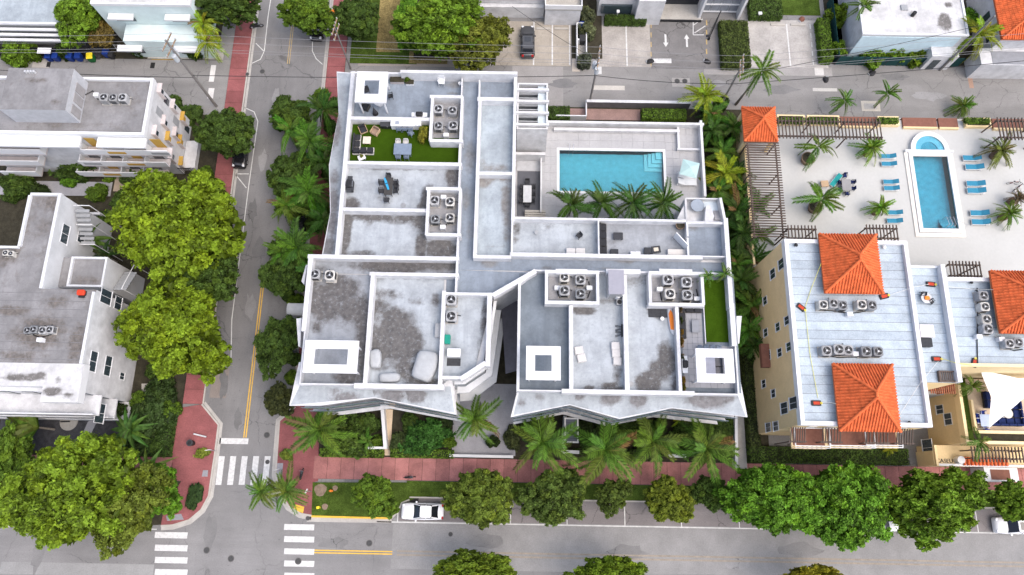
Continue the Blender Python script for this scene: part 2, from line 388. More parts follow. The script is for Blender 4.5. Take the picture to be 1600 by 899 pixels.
# gutters run beside the kerbs as paler concrete strips
def gutter(pts, w=.45): return kerb(pts, mat('gutter_concrete', (.38,.365,.34), .9, .15, .8, fine=.1), w, .012, 'gutter')
kerb([(XL-.09, yW0), (XL-.09, 78)]); kerb([(XR+.09, yE0), (XR+.09, 78)])
gutter([(XL+.2, P(360,440)[1]), (XL+.2, 78)], .3); gutter([(XR-.2, P(470,440)[1]), (XR-.2, 78)], .3)
cSW = PP([(270,640),(316,632),(342,664),(337,705),(331,745),(327,775),(315,797),(296,813),(270,821),(252,822),(256,800),(284,752),(270,750)])
cSE = PP([(437,658),(462,636),(500,640),(497,752),(489,754),(487,806),(470,803),(452,792),(438,770),(431,742),(434,700)])
for c, k in ((cSW, slice(1,10)), (cSE, slice(5,12))):
    sheet('pavement', c, .13, REDC, thick=.13)
    kk = c[k] if c is cSW else c[5:]+c[:2]
    kerb(kk, None, .2, .15); gutter([(p[0]+(q[0]-p[0])*0, p[1]) for p, q in zip(kk, kk)], .95)
kerb([P(487,807), P(560,809), P(612,810)], YPAINT, .2, .15); gutter([P(480,809), P(612,811)], .9)
kerb([P(612,810), P(622,800), P(628,786), P(640,YK and 781)], None, .18)
kerb([(P(640,781)[0], YK), (74, YK)]); kerb([(-80, P(120,826)[1]), P(225,825)])
g = sheet('grass_verge', PP([(489,754),(700,754),(640,783),(628,788),(620,801),(612,809),(487,806)]), .12, GRASS, thick=.12)
sheet('grass_verge', rect(P(635,770)[0], 74, YK+.08, YS0-.05), .115, GRASS, thick=.115)
sheet('grass_verge', rect(-80, P(225,790)[0], P(120,825)[1]+.1, P(120,752)[1]-.05), .115, GRASS, thick=.115)
sheet('parking_lane', rect(P(622,800)[0], 74, P(900,819)[1], YK-.1), .006, PARKL)
# mulch rings and a marker in the verge corner
for u, v, r in ((501,766,.7), (508,792,.35), (524,763,.3)):
    q = P(u,v); sheet('mulch_ring', [(q[0]+r*(1+.15*math.sin(3*a))*math.cos(a), q[1]+r*math.sin(a)) for a in [i*.524 for i in range(12)]], .126, mat('mulch', (.20,.15,.11), .95, .3, 3, fine=.3))
# ramps
for pts in ([(318,735),(326,735),(325,745),(316,745)], [(260,806),(284,803),(288,812),(262,814)], [(434,724),(443,724),(441,748),(432,748)]):
    sheet('kerb_ramp', PP(pts), .138, mat('tactile_grey', (.25,.25,.27), .9, .15, 3))
sheet('kerb_ramp', PP([(462,788),(476,792),(474,802),(459,797)]), .138, YPAINT)
# painted markings
def mark(pts, m=PAINT, z=.012, nm='road_marking'): return sheet(nm, PP(pts), z, m)
def mrect(u0, v0, u1, v1, m=PAINT, z=.012, nm='road_marking'):
    x0, x1, y0, y1 = RC(u0, v0, u1, v1); return sheet(nm, rect(x0,x1,y0,y1), z, m)
cw = []
for u in (344,362,380,398,416): cw.append(mrect(u-4.6,713,u+4.6,758, nm='crosswalk_bar'))
for v in (836.5,856.5,875.5,894.5,913): mrect(242,v-4.8,293,v+4.8, nm='crosswalk_bar')
for v in (824,843,862,881,900): mrect(444,v-4.6,491,v+4.6, nm='crosswalk_bar')
mrect(343,685,388,694, nm='stop_line')
xc = P(397,560)[0]
for d in (-.13, .13):
    sheet('lane_line', rect(xc+d-.06, xc+d+.06, P(386,684)[1], P(410,420)[1]), .012, YPAINT)
    sheet('lane_line', rect(xc+d-.05, xc+d+.05, P(448,100)[1], P(453,20)[1]), .012, YPAINTW)
    yc = P(552,863)[1]
    sheet('lane_line', rect(P(491,862)[0], P(613,864)[0], yc+d-.06, yc+d+.06), .012, YPAINT)
    sheet('lane_line', rect(P(620,864)[0], 74, yc+d*1.5-.09, yc+d*1.5+.09), .010, mat('ghost_line', (.27,.235,.19), .9, .2, 1.5, fine=.2))
yl = P(890,821)[1]
sheet('lane_line', rect(P(589,816)[0], P(1192,826)[0], yl-.06, yl+.06), .012, PAINTW)
sheet('lane_line', rect(P(1192,826)[0], 74, yl-.05, yl+.05), .012, PAINTW)
for u in (622, 798, 886, 976, 1064, 1154, 1248, 1340, 1432, 1524):
    x = P(u,800)[0]; sheet('parking_line', rect(x-.05, x+.05, yl+.06, YK-.3), .012, PAINTW)
yl2 = P(230,827)[1]
sheet('lane_line', rect(-70, P(245,827)[0], yl2-.05, yl2+.05), .012, PAINTW)
# west street parking bays (white outlines with clipped ends)
def pline(pts, w=.11, m=PAINTW):
    pts = [Vector((*p,0)) for p in pts]; L, Q = [], []
    for i, p in enumerate(pts):
        d = (pts[min(i+1,len(pts)-1)]-pts[max(i-1,0)]).normalized(); n = Vector((-d.y,d.x,0))*w/2; L.append((p+n)[:2]); Q.append((p-n)[:2])
    b = MB()
    for i in range(len(pts)-1): b.quad((*Q[i],.012),(*Q[i+1],.012),(*L[i+1],.012),(*L[i],.012))
    o = b.build('parking_line', m, recalc=False)
    return tag(o, kind='structure')
xl2 = XL+2.2; xr2 = XR-2.3
pline([(xl2, 80), P(419,25), P(413,80), P(407,93), P(392,100)])
pline([P(381,168), P(397,175), P(403,190), (xl2-.2, P(392,290)[1]), (xl2-.2, P(375,500)[1]), P(361,562), P(338,563)])
pline([P(490,-10), P(488,80), P(494,92), P(504,101)]); pline([P(369,272), P(389,272)]); pline([P(374,430), P(362,430)])
pline([P(400,68), P(412,80)]); pline([P(368,273), P(385,294)])
# asphalt seams, patches, manholes
def patch(u0, v0, u1, v1, col, z=.006, nm='asphalt_patch'):
    x0, x1, y0, y1 = RC(u0, v0, u1, v1); k = 'patch_%.3f_%.3f_%.3f' % col
    sheet(nm, rect(x0,x1,y0,y1), z, mat(k, col, .9, .12, .5, fine=.1))
patch(612, 820, 1700, 899, (.235,.232,.228), .0025); patch(330,575,356,622,(.22,.19,.17),.007)
patch(0, 880, 240, 899, (.25,.25,.245), .0025)
patch(927,134,976,141,(.44,.42,.38),.009); patch(1050,122,1078,136,(.30,.29,.275),.009); patch(1270,138,1308,143,(.44,.43,.40),.009)
patch(1346,158,1375,174,(.45,.42,.36),.009); patch(560,88,720,104,(.30,.27,.24),.008); patch(800,104,880,165,(.27,.26,.25),.0075)
patch(51,92,78,106,(.36,.34,.31),.009); patch(930,103,940,116,(.5,.5,.49),.009); patch(894,90,906,112,(.46,.41,.35),.009)
patch(238,80,275,94,(.50,.33,.09),.009); patch(328,102,336,128,(.62,.61,.59),.010); patch(325,138,334,154,(.6,.58,.56),.010)
patch(1273,106,1287,118,(.5,.49,.47),.009); patch(1512,105,1519,138,(.30,.20,.15),.009); patch(1100,104,1300,118,(.29,.28,.27),.008)
patch(1255,80,1264,91,(.16,.04,.04),.02,'drain_cover'); patch(962,82,971,91,(.10,.03,.03),.02,'drain_cover'); patch(235,98,242,107,(.02,.02,.02),.012,'drain_cover')
patch(73,97,79,105,(.02,.02,.02),.012,'drain_cover'); patch(640,777,654,786,(.03,.03,.03),.02,'storm_drain'); patch(1350,162,1370,171,(.36,.35,.33),.012,'drain_cover')
rdp = random.Random(3)
for (u,v,r,c) in ((395,330,1.2,.15),(410,250,1.0,.27),(390,480,1.3,.24),(372,655,.9,.16),(430,300,.9,.16),(405,390,1.5,.17),(400,560,1.1,.25),(350,600,1.2,.15),(520,850,1.4,.19),(760,845,1.6,.21),(980,865,1.8,.20),(1250,860,1.6,.21),(330,830,1.5,.19),(1150,880,1.2,.26),(700,130,1.3,.19),(880,130,1.4,.18),(1220,140,1.5,.19),(1450,150,1.6,.28),(1400,120,1.2,.18),(1120,130,1.0,.28),(430,150,.9,.26),(420,60,1.0,.18),(60,870,1.4,.19)):
    q = P(u,v); n = 14; pts = [(q[0]+r*rdp.uniform(.5,1.1)*math.cos(a)*(.6 if u < 450 else 1.7), q[1]+r*rdp.uniform(.5,1.1)*math.sin(a)*(1.6 if u < 450 else .6)) for a in [2*math.pi*k/n for k in range(n)]]
    sheet('asphalt_patch', pts, .0085, road_mat('patch_%d_%d' % (u,v), (c*.93,c*.92,c*.91), .5))
MH = Kit(); MH.add('cover', MB().cyl(0,0,0,.012,.36,n=18), mat('cast_iron', (.06,.06,.06), .7, .25, 6)); MH.add('rim', MB().ring(0,0,0,.014,.44,.36), mat('iron_rim', (.13,.125,.12), .8, .2, 5))
for i, (u, v, l) in enumerate(((410,112,'manhole cover in the side street level with the alley'),(577,849,'manhole cover by the end of the yellow double line'),
        (323,860,'first of two manhole covers in the middle of the crossing'),(361,873,'second of two manhole covers in the middle of the crossing'),
        (466,877,'manhole cover set in a white crosswalk bar'),(417,680,'manhole cover near the corner kerb before the crosswalk'),(418,722,'small dark cover between two crosswalk bars'),
        (1058,127,'western one of a pair of manhole covers in the alley'),(1070,127,'eastern one of a pair of manhole covers in the alley'),(1229,45,'manhole cover at the head of the painted parking bay'),
        (481,810,'dark round cover in the gutter of the corner kerb'),(704,835,'small dark cover in the carriageway near the white sedan'),(387,117,'round drain cover on the kerb opposite the wooden pole'))):
    MH.put('manhole_cover', l, 'manhole', (*P(u,v), .012 if i != 12 else .142), sca=.85 if i < 6 or i in (7,8) else .6)
# ------------------------------------------------------------------ plots
def plot(nm, pts, z, m): return sheet(nm, PP(pts), z, m, thick=z)
x0m = XR+2.62
def rplot(nm, u0, v0, u1, v1, z, m):
    x0,x1,y0,y1 = RC(u0,v0,u1,v1); return sheet(nm, rect(x0,x1,y0,y1), z, m, thick=z)
gx = P(1186,500)[0]
sheet('planting_bed', rect(x0m, gx, YS1+.02, YA0-.3), .09, SOIL, thick=.09)
rplot('walkway', 708, 600, 806, 712, .12, PAVER); rplot('walkway', 1150, 640, 1164, 734, .15, CONC)
rplot('walkway', 470, 640, 497, 712, .11, REDC); rplot('walkway', 600, 640, 612, 712, .11, SAND)
rplot('brick_walk', 868, 171, 1000, 188, .11, mat('brick_paving', (.27,.18,.16), .9, .15, 1, fine=.15))
x0 = XL-2.52
sheet('planting_bed', rect(-85, x0, P(100,712)[1]+.02, P(200,178)[1]), .08, SOIL, thick=.08)
plot('planting_bed', [(225,752),(284,752),(256,800),(252,820),(225,822)], .10, SOIL); rplot('gravel_bed', 0, 632, 232, 705, .10, GRAVEL)
rplot('walkway', 0, 284, 175, 306, .11, PAVER); rplot('walkway', 180, 268, 232, 300, .11, mat('tan_path', (.33,.27,.21), .9, .15))
plot('walkway', [(158,636),(172,636),(150,664),(132,700),(120,700),(138,660)], .13, PAVER)
plot('walkway', [(195,628),(232,620),(236,600),(222,600),(222,615),(196,620)], .13, CONC)
rplot('lawn', 552, -30, 655, 100, .05, GRASS); rplot('dry_lawn', 592, -30, 632, 82, .054, DRYGR); rplot('dry_lawn', 640, 60, 700, 100, .052, DRYGR)
rplot('planting_bed', 650, -30, 765, 92, .06, SOIL)
rplot('parking_lot', 765, 34, 892, 103, .03, LOTC); rplot('parking_lot', 934, 32, 1016, 105, .03, mat('bare_concrete', (.33,.31,.285), .9, .25, .35, fine=.1))
rplot('parking_lot', 1016, 28, 1125, 108, .028, LOT); rplot('parking_lot', 1170, 32, 1290, 106, .03, mat('bare_concrete_grey', (.36,.345,.325), .9, .25, .35, fine=.1))
rplot('planting_bed', 893, -30, 940, 92, .06, SOIL); rplot('planting_bed', 1290, -30, 1325, 100, .05, SOIL)
rplot('lawn', 1170, -10, 1280, 24, .05, GRASS); rplot('yard', 0, -40, 350, 92, .05, SOIL)
rplot('yard', 1305, 0, 1420, 95, .05, SOIL); rplot('yard', 1440, 0, 1520, 105, .05, SOIL)
rplot('yard', 232, 76, 350, 93, .06, CONC); rplot('planting_bed', 0, 62, 160, 92, .065, GRAVEL)
# stall lines, wheel stops, arrows
for u0,v0,u1,v1 in ((833,34,835,102),(862,34,864,102),(889,34,891,102),(978,40,980,104),(1231,38,1233,104)):
    mrect(u0,v0,u1,v1,PAINT,.036,'parking_line')
for u0,v0,u1,v1 in ((951,39,973,42),(986,39,1008,42),(838,44,860,47),(866,44,888,47),(1204,38,1226,41),(1235,38,1258,41)):
    x0,x1,y0,y1 = RC(u0,v0,u1,v1); o = MB().cbox(x0,x1,y0,y1,.03,.16,.05).build('wheel_stop', KERB)
    tag(o, 'low concrete wheel stop at the head of a painted stall', 'wheel stop', 'wheel stops in the parking lots')
for u, s in ((1040,-1),(1073,1)):
    xx, ya = P(u,64); t = ya+s*1.0; h = ya-s*1.0
    sheet('direction_arrow', [(xx-.13,h),(xx+.13,h),(xx+.13,t-s*.7),(xx+.36,t-s*.7),(xx,t),(xx-.36,t-s*.7),(xx-.13,t-s*.7)], .034, PAINT)
mrect(1016,92,1049,99,PAINT,.034,'stop_line')
for a in ([(1083,31),(1083,55)], [(1083,55),(1100,55)], [(1083,40),(1098,30)], [(1085,52),(1102,41)]):
    o = pline([P(*q) for q in a], .12, PAINT); o.location.z = .03
for i in range(5):
    mrect(1016.5, 36+i*15, 1018, 44+i*15, YPAINTW, .034, 'parking_line'); mrect(1103, 32+i*15, 1105, 40+i*15, YPAINTW, .034, 'parking_line')
    mrect(1265+i*1.2, 38+i*14, 1266.5+i*1.2, 46+i*14, PAINTW, .036, 'parking_line')
# ------------------------------------------------------------------ weathered floors
def floor4(parent, name, quad, z, m, blobs=(), edge=(0,0,0,0), cell=.35, world=None):
    q = world or PP(quad, z)           # TL, TR, BR, BL
    lx = (Vector(q[1])-Vector(q[0])).length; ly = (Vector(q[3])-Vector(q[0])).length
    nx, ny = max(2, int(lx/cell)), max(2, int(ly/cell)); b = MB(); st = []
    bl = []
    for u, v, ru, rv, s in blobs:
        c = P(u, v, z); e = P(u+ru, v, z); f = P(u, v+rv, z); bl.append((c[0], c[1], abs(e[0]-c[0])*1.18, abs(f[1]-c[1])*1.18, s))
    for j in range(ny+1):
        t = j/ny
        for i in range(nx+1):
            s_ = i/nx
            a = Vector(q[0]).lerp(Vector(q[1]), s_); c = Vector(q[3]).lerp(Vector(q[2]), s_); p = a.lerp(c, t)
            b.v.append((p.x, p.y, z)); val = 0
            for cx, cy, rx, ry, s in bl:
                d = math.hypot((p.x-cx)/rx, (p.y-cy)/ry); val = max(val, s*max(0, min(1, 1.55-d*1.1)))
            for ds, e in ((t*ly, edge[0]), ((1-t)*ly, edge[1]), (s_*lx, edge[2]), ((1-s_)*lx, edge[3])):
                if e: val = max(val, e*max(0, 1-ds/1.3))
            st.append(val*.92)
    for j in range(ny):
        for i in range(nx):
            k = j*(nx+1)+i; b.f.append((k+nx+1, k+nx+2, k+1, k))
    b.att = {'stain': st}
    return b.build(name, m, parent, recalc=False)
def rq(u0, v0, u1, v1, z):              # world-aligned quad from a pixel rectangle
    x0,x1,y0,y1 = RC(u0,v0,u1,v1,z); return [(x0,y1),(x1,y1),(x1,y0),(x0,y0)]
_pz = [0]
def par(parent, u0, v0, u1, v1, t=.30, z=15.0, zb=13.85, m=None, name='parapet'):
    _pz[0] = (_pz[0]+1) % 7; z = z+_pz[0]*.006
    a, c = Vector(P(u0,v0,z)), Vector(P(u1,v1,z))
    if abs(c.x-a.x) < .12*abs(c.y-a.y): a.x = c.x = (a.x+c.x)/2
    elif abs(c.y-a.y) < .12*abs(c.x-a.x): a.y = c.y = (a.y+c.y)/2
    d = (c-a).normalized(); n = Vector((-d.y,d.x))*t/2; e = d*t/2*.98
    return MB().prism([tuple(a-n-e),tuple(c-n+e),tuple(c+n+e),tuple(a+n-e)], zb, z).build(name, m or W, parent)
ZF, ZP = 14.0, 15.0
mainb = empty('apartment_building', (*P(800,560),0), 'white modern apartment block with divided roof terraces wrapped around a raised pool court', 'building')
def body(parent, poly, z0, z1, m=W, name='wall'): return MB().prism(poly, z0, z1).build(name, m, parent)
xN0, xN1, yN0, yN1 = RC(540,116,804,402,ZF)
xW0, xW1, yW0_, _ = RC(478,402,695,603,ZF)
yE1, yE0_ = P(960,343,ZF)[1], P(960,426,ZF)[1]
xE1 = P(1139,390,ZF)[0]
x80 = P(803,300,ZF)[0]
yC = P(730,404,ZF)[1]
body(mainb, rect(xN0, x80, yC, yN1), 0, 13.90)
T7 = PP([(693,459),(770,461),(755,569),(722,590),(693,590)], ZF)
body(mainb, [(xW0,yW0_),(xW1,yW0_),(xW1,yC-.003),(xW0,yC-.003)], 0, 13.905)
body(mainb, [(xW1+.003,yC-.003)]+[(xW1+.003,T7[4][1]),T7[3],T7[2],T7[1],P(832,426,ZF),(P(832,426,ZF)[0],yC-.003)], 0, 13.91)
xP = P(832,426,ZF)[0]
body(mainb, rect(x80+.003, xE1, yC+.002, yE1), 0, 13.9)
body(mainb, rect(xP+.003, xE1, yE0_, yC-.001), 0, 13.895)
xS0, xS1, yS0_, _ = RC(809,428,1150,613,ZF)
body(mainb, [(xS0,yS0_),(xS1,yS0_),(xS1,yE0_-.003),(xP,yE0_-.003),(xS0,P(811,441,ZF)[1])], 0, 13.9)
# terrace and roof floors
f = lambda *a, **k: floor4(mainb, 'terrace_floor', None, ZF, a[1], a[2] if len(a) > 2 else (), a[3] if len(a) > 3 else (0,0,0,0), world=rq(*a[0], ZF), **k)
f((549,114,723,186), S_BLUE, [(710,132,14,6,.6),(708,146,10,3,.6)])
f((543,188,720,255), TURF); f((537,256,717,328), S_WHITE, [(550,318,14,10,.75),(708,275,11,16,.9),(620,266,60,2,.5),(597,310,12,5,.5),(668,310,10,20,.9),(662,322,10,6,.8)], (.35,.1,0,.1))
f((531,329,715,404), S_WHITE, [(540,360,9,45,.85),(600,340,75,7,.62),(575,345,9,9,.6),(665,345,20,16,.85),(658,385,9,22,.8),(690,388,24,14,.95),(563,396,25,5,.6),(620,346,15,6,.6)], (.5,.1,.5,.3))
cq = PP([(722,118),(751,118),(744,404),(714,404)], ZF); x0c, x1c = P(719,260,ZF)[0], P(747,260,ZF)[0]
floor4(mainb, 'walkway_floor', None, ZF, S_BLUE, [(735,245,10,30,.55),(728,310,8,20,.5),(737,360,10,16,.5)], world=[(x0c,yN1),(x1c,yN1),(x1c,yC),(x0c,yC)])
floor4(mainb, 'walkway_floor', None, ZF, S_BLUE, [(765,410,14,8,.7),(980,409,14,4,.8),(965,408,6,4,.7),(855,420,10,4,.6),(945,422,16,3,.6)], world=[(P(713,404,ZF)[0],yC),(xE1,yC),(xE1,yE0_),(P(713,404,ZF)[0],yE0_)])
floor4(mainb, 'walkway_floor', None, ZF-.003, S_BLUE, world=[(xW1,yE0_),P(834,426,ZF),P(771,462,ZF),(xW1,P(730,460,ZF)[1])])
f((751,116,804,154), S_BLUE); f((748,155,804,270), S_NR, [(770,262,30,7,.5),(753,258,6,10,.5)]); f((743,271,801,401), S_NR, [(755,285,14,10,.75),(778,278,22,6,.7),(792,320,9,40,.75),(795,365,7,30,.6),(775,385,25,4,.45)], (.2,.1,.2,.5))
f((483,404,713,429), S_GREY, [(620,416,70,9,.9),(690,415,30,9,.8),(500,420,12,6,.5),(560,412,25,8,.5)], (.2,.3,0,0))
f((475,429,579,602), S_GREY, [(510,470,26,30,.9),(530,455,30,25,.8),(545,480,16,30,.75),(565,490,13,30,.85),(565,530,10,30,.85),(495,510,8,10,.7),(540,590,18,9,.9),(567,575,10,20,.7),(490,450,8,30,.6),(530,441,50,7,.55)], (.3,0,.3,.2))
f((577,431,691,604), S_WHITE, [(610,535,30,28,1.0),(635,535,22,30,1.0),(620,500,26,20,.75),(590,480,18,16,.6),(600,460,30,9,.55),(650,470,14,8,.5),(640,580,22,16,.7),(660,595,30,7,.8),(585,520,6,30,.6),(680,470,8,12,.6),(610,570,40,10,.6)], (.45,.2,.25,.1))
floor4(mainb, 'terrace_floor', [(693,461),(770,463),(740,588),(690,590)], ZF, S_WHITE, [(757,500,5,40,.7),(750,560,6,16,.6)], (.1,.1,0,.45))
f((800,344,936,402), S_WHITE, [(806,358,8,10,.6),(806,375,6,6,.5),(850,355,14,8,.4)], (.35,0,.1,.3))
f((936,344,1075,402), S_GREY, [(950,385,16,14,.3)], (.35,0,.1,0)); f((1075,350,1136,402), S_BLUE, [(1083,355,8,5,.7),(1086,392,8,6,.4)])
f((810,428,892,612), S_SLATE); f((892,428,979,612), S_WHITE, [(912,485,18,7,.95),(965,450,10,22,.7),(905,440,6,14,.7),(955,606,18,7,.9),(920,607,10,5,.8),(964,580,8,25,.55),(940,470,20,5,.5)], (.2,.25,.1,.2))
f((979,428,1061,612), S_WHITE, [(1030,480,16,16,.95),(1000,440,20,10,.5),(1043,565,14,28,.85),(1012,597,18,16,1.0),(1024,580,9,14,.9),(1055,595,8,16,.7)], (.2,.2,.1,.3))
f((1061,428,1152,614), S_SLATE)
tl = MB()
x0t,x1t,y0t,y1t = RC(1066,480,1099,606,ZF); pz = mainb.matrix_world.translation
slabs(mainb, 'floor_tile', x0t, x1t, y0t, y1t, 4, 13, ZF+.002, ZF+.03, .02, TILEG)
x0t,x1t,y0t2,y1t2 = RC(1099,541,1149,606,ZF); slabs(mainb, 'floor_tile', x0t, x1t, y0t, y1t2, 5, 6, ZF+.002, ZF+.03, .02, TILEG)
MB().prism(rq(1101,438,1139,535,ZF), ZF+.004, ZF+.05).build('turf_panel', TURF, mainb)
# north lane of T1 .. parapets
A = lambda *a, **k: par(mainb, *a, **k)
A(549,114,529,399,t=.42); A(549,113,628,115,t=.2); A(628,110,806,116,t=.35,z=15.6)
A(546,184,674,187,t=.38); A(541,254,719,257,t=.38); A(533,327,666,329,t=.38); A(484,400,714,405,t=.42)
A(722,122,721,151,t=.12); A(719,222,718,256,t=.25); A(718,256,718,293,t=.2); A(715,366,713,456,t=.2)
for (u0,v0,u1,v1) in ((674,151,721,220),(668,295,718,367),(854,425,934,473),(1016,427,1098,476)):
    A(u0,v0,u1,v0,t=.34,z=15.25); A(u0,v1,u1,v1,t=.34,z=15.25); A(u0,v0+2,u0,v1-2,t=.3,z=15.23); A(u1,v0+2,u1,v1-2,t=.3,z=15.23)
    MB().prism(rq(u0+3,v0+4,u1-3,v1-4,ZF), ZF-.05, ZF+.03).build('bay_floor', mat('bay_concrete', (.27,.27,.28), .9, .2, 1.2, fine=.1), mainb)
A(580,428,714,430,t=.36); A(581,428,572,601,t=.42); A(484,402,476,514,t=.46); A(475,514,470,600,t=.14,z=14.9)
A(470,600,557,601,t=.14,z=14.9); A(557,602,690,606,t=.5); A(693,457,688,603,t=.38); A(693,458,771,461,t=.3)
A(771,461,756,569,t=.46); A(756,569,722,591,t=.46); A(722,591,690,589,t=.3); A(773,460,834,425,t=.46)
A(749,126,749,152,t=.16); A(749,154,743,401,t=.36); A(749,154,804,156,t=.45); A(746,270,801,272,t=.36); A(743,401,796,402,t=.36)
A(805,116,802,344,t=.34); A(801,345,799,398,t=.2); A(803,343,1070,343,t=.25); A(935,344,936,400,t=.14); A(800,399,1095,401,t=.42)
A(1074,348,1074,368,t=.2); A(1073,373,1077,398,t=.2); A(1135,344,1142,478,t=.45,z=15.2); A(1097,400,1138,402,t=.12); A(1076,348,1135,349,t=.2)
A(834,424,812,441,t=.34); A(812,441,809,609,t=.28); A(836,424,1139,426,t=.14,z=14.8)
A(892,480,893,611,t=.40); A(976,426,980,612,t=.44); A(1057,480,1064,612,t=.34); A(809,610,881,611,t=.14,z=14.9); A(881,611,1082,615,t=.42)
A(1082,616,1153,616,t=.14,z=14.9); A(1142,478,1149,537,t=.5); A(1150,538,1153,615,t=.16,z=14.9); A(1100,440,1100,536,t=.08,z=14.25)
# short white capping pieces on the bays' street side
for u0,u1 in ((872,914),(951,997),(1034,1078)): A(u0,424,u1,424.6,t=.5,z=15.28)
# zigzag eyebrow ledge below the parapets
ZL = 13.3
def ledge(pts, z=ZL, th=.28, m=None, name='ledge'): return MB().prism(PP(pts, z), z-th, z).build(name, m or W, mainb)
def ledge_top(quad, blobs, edge=(0,0,0,0)): return floor4(mainb, 'ledge_coating', quad, ZL+.006, S_LEDGE, blobs, edge)
ledge([(526,112),(549,114),(546,186),(537,256),(531,328),(526,398),(503,398),(516,332),(514,258),(529,178)])
ledge_top([(527,114),(548,115),(545,186),(529,178)], [(540,175,6,10,.4)]); ledge_top([(529,178),(545,186),(537,258),(515,258)], [(522,205,10,24,.85)])
ledge_top([(515,258),(537,258),(531,330),(517,331)], [(522,280,8,14,.6),(521,315,8,24,.8)]); ledge_top([(517,331),(531,330),(527,397),(505,397)], [(519,350,8,20,.8),(514,385,9,16,.9)])
ledge([(467,566),(478,566),(470,600),(690,603),(706,590),(712,648),(585,622),(500,634),(452,634)])
ledge_top([(470,600),(580,602),(585,621),(454,633)], [(540,622,22,9,.7),(525,612,14,7,.5)]); ledge_top([(580,603),(704,604),(710,645),(585,621)], [(613,618,17,12,1.0),(650,618,15,11,.95),(585,610,9,8,.6)], (0,.2,0,.1))
ledge([(798,652),(809,608),(1153,614),(1150,560),(1168,652),(1050,638),(968,655),(890,633)])
ledge_top([(812,609),(892,611),(890,632),(802,649)], [(843,622,9,6,.6),(815,628,8,8,.5)]); ledge_top([(892,612),(980,613),(968,653),(890,632)], [(955,622,15,11,1.0),(905,620,7,6,.9)], (0,.2,0,0))
ledge_top([(980,613),(1066,614),(1050,637),(968,653)], [(998,624,12,12,.95)], (0,.2,0,0)); ledge_top([(1066,614),(1152,615),(1165,651),(1050,637)], [(1105,625,28,12,.95),(1135,622,14,9,.8)])
# stepped ledges facing the passage
for zz,o in ((13.2,.3),(9.4,.7),(5.6,1.1)):
    pts = [Vector(P(*p,15)) for p in ((771,463),(756,569),(722,592),(708,592))]; out = []
    for i,p in enumerate(pts):
        d = (pts[min(i+1,3)]-pts[max(i-1,0)]).normalized(); out.append(p+Vector((-d.y,d.x))*o)
    MB().prism([tuple(p) for p in pts+out[::-1]], zz-.3, zz).build('ledge', PANW, mainb)
    MB().prism([tuple(p) for p in [pts[0],pts[1],out[1],out[0]]], zz-1.2, zz-.31).build('window_band', GLASS, mainb)
# white side fins
for pts in ([(463,498),(471,497),(469,543),(466,541)], [(1151,494),(1159,494),(1155,537),(1149,536)], [(471,440),(478,414),(480,414),(475,445)]):
    ledge(pts, 13.9, 1.2, name='fin')
# balcony slabs of the storeys below, with glass fronts
GLB = mat('balcony_glass', (.16,.20,.23), .12, .1, spec=.6)
for k, zz in enumerate((10.0, 6.8, 3.6)):
    for pts in ([(478,600),(690,604),(706,595),(710,645),(585,622),(500,633),(460,633)], [(802,650),(809,610),(1152,614),(1164,650),(1050,637),(968,653),(890,632)],
                [(528,116),(545,116),(531,328),(526,396),(507,396),(517,331),(516,258),(529,178)]):
        w_ = PP(pts, ZL); MB().prism(w_, zz-.25, zz).build('balcony_slab', W, mainb)
        if k < 2 and len(pts) < 8:
            e = w_[3:] if pts[0][0] == 478 else w_[3:]+w_[:1]
            b = MB()
            for p, q in zip(e[:-1], e[1:]): b.bar((*p,zz+.5), (*q,zz+.5), .05, 1.0)
            b.build('balcony_glass', GLB, mainb)
# south windows and doors
def wins(parent, y, x0, x1, zs, n, wfrac=.6, h=1.9, m=None, out=-.04):
    step = (x1-x0)/n
    for zz in zs:
        for i in range(n):
            cx = x0+(i+.5)*step; hw = step*wfrac/2
            fr = MB().box(cx-hw-.06, cx+hw+.06, y+out, y+.02, zz, zz+h).build('window', W2, parent)
            MB().box(cx-hw, cx-.03, y+out-.015, y+out+.01, zz+.06, zz+h-.06).build('pane', m or GLASS, fr)
            MB().box(cx+.03, cx+hw, y+out-.015, y+out+.01, zz+.06, zz+h-.06).build('pane', m or GLASS, fr)
wins(mainb, yW0_, xW0+.6, xW1-.3, (.6,3.8,7.0,10.2), 5); wins(mainb, yS0_, xS0+.5, xS1-.5, (.6,3.8,7.0,10.2), 8)
wins(mainb, yE1 and yN0+0, x80+3, x80+3.01, (), 1)
# ------------------------------------------------------------------ raised pool court
ZD = 4.2
xd0, xd1, yd0, yd1 = x80+.01, P(1097,250,ZD)[0], yE1+.01, P(960,196,ZD)[1]
xpo0,xpo1,ypo0,ypo1 = RC(874,236,1037,300,ZD)
court = mainb
MB().box(xd0,xpo0,yd0,yd1,0,ZD).build('court_podium', DECKW, court); MB().box(xpo1,xd1,yd0,yd1,.001,ZD-.001).build('court_podium', DECKW, court)
MB().box(xpo0,xpo1,ypo1,yd1,0,ZD-.002).build('court_podium', DECKW, court); MB().box(xpo0,xpo1,yd0,ypo0,0,ZD-.002).build('court_podium', DECKW, court)
slabs(mainb, 'deck_tile', xpo1+.3, xd1-.1, yd0, yd1-.1, 5, 15, ZD, ZD+.03, .02, DECKW)
slabs(mainb, 'deck_tile', P(850,260,ZD)[0], xpo0-.3, yd0, yd1-.1, 2, 15, ZD, ZD+.03, .02, DECKW)
slabs(mainb, 'deck_tile', xpo0-.3, xpo1+.3, ypo1+.3, yd1-.1, 10, 3, ZD, ZD+.03, .02, DECKW); slabs(mainb, 'deck_tile', xpo0-.3, xpo1+.3, yd0, ypo0-.3, 10, 4, ZD, ZD+.03, .02, DECKW)
pb = MB(); dp = 1.0
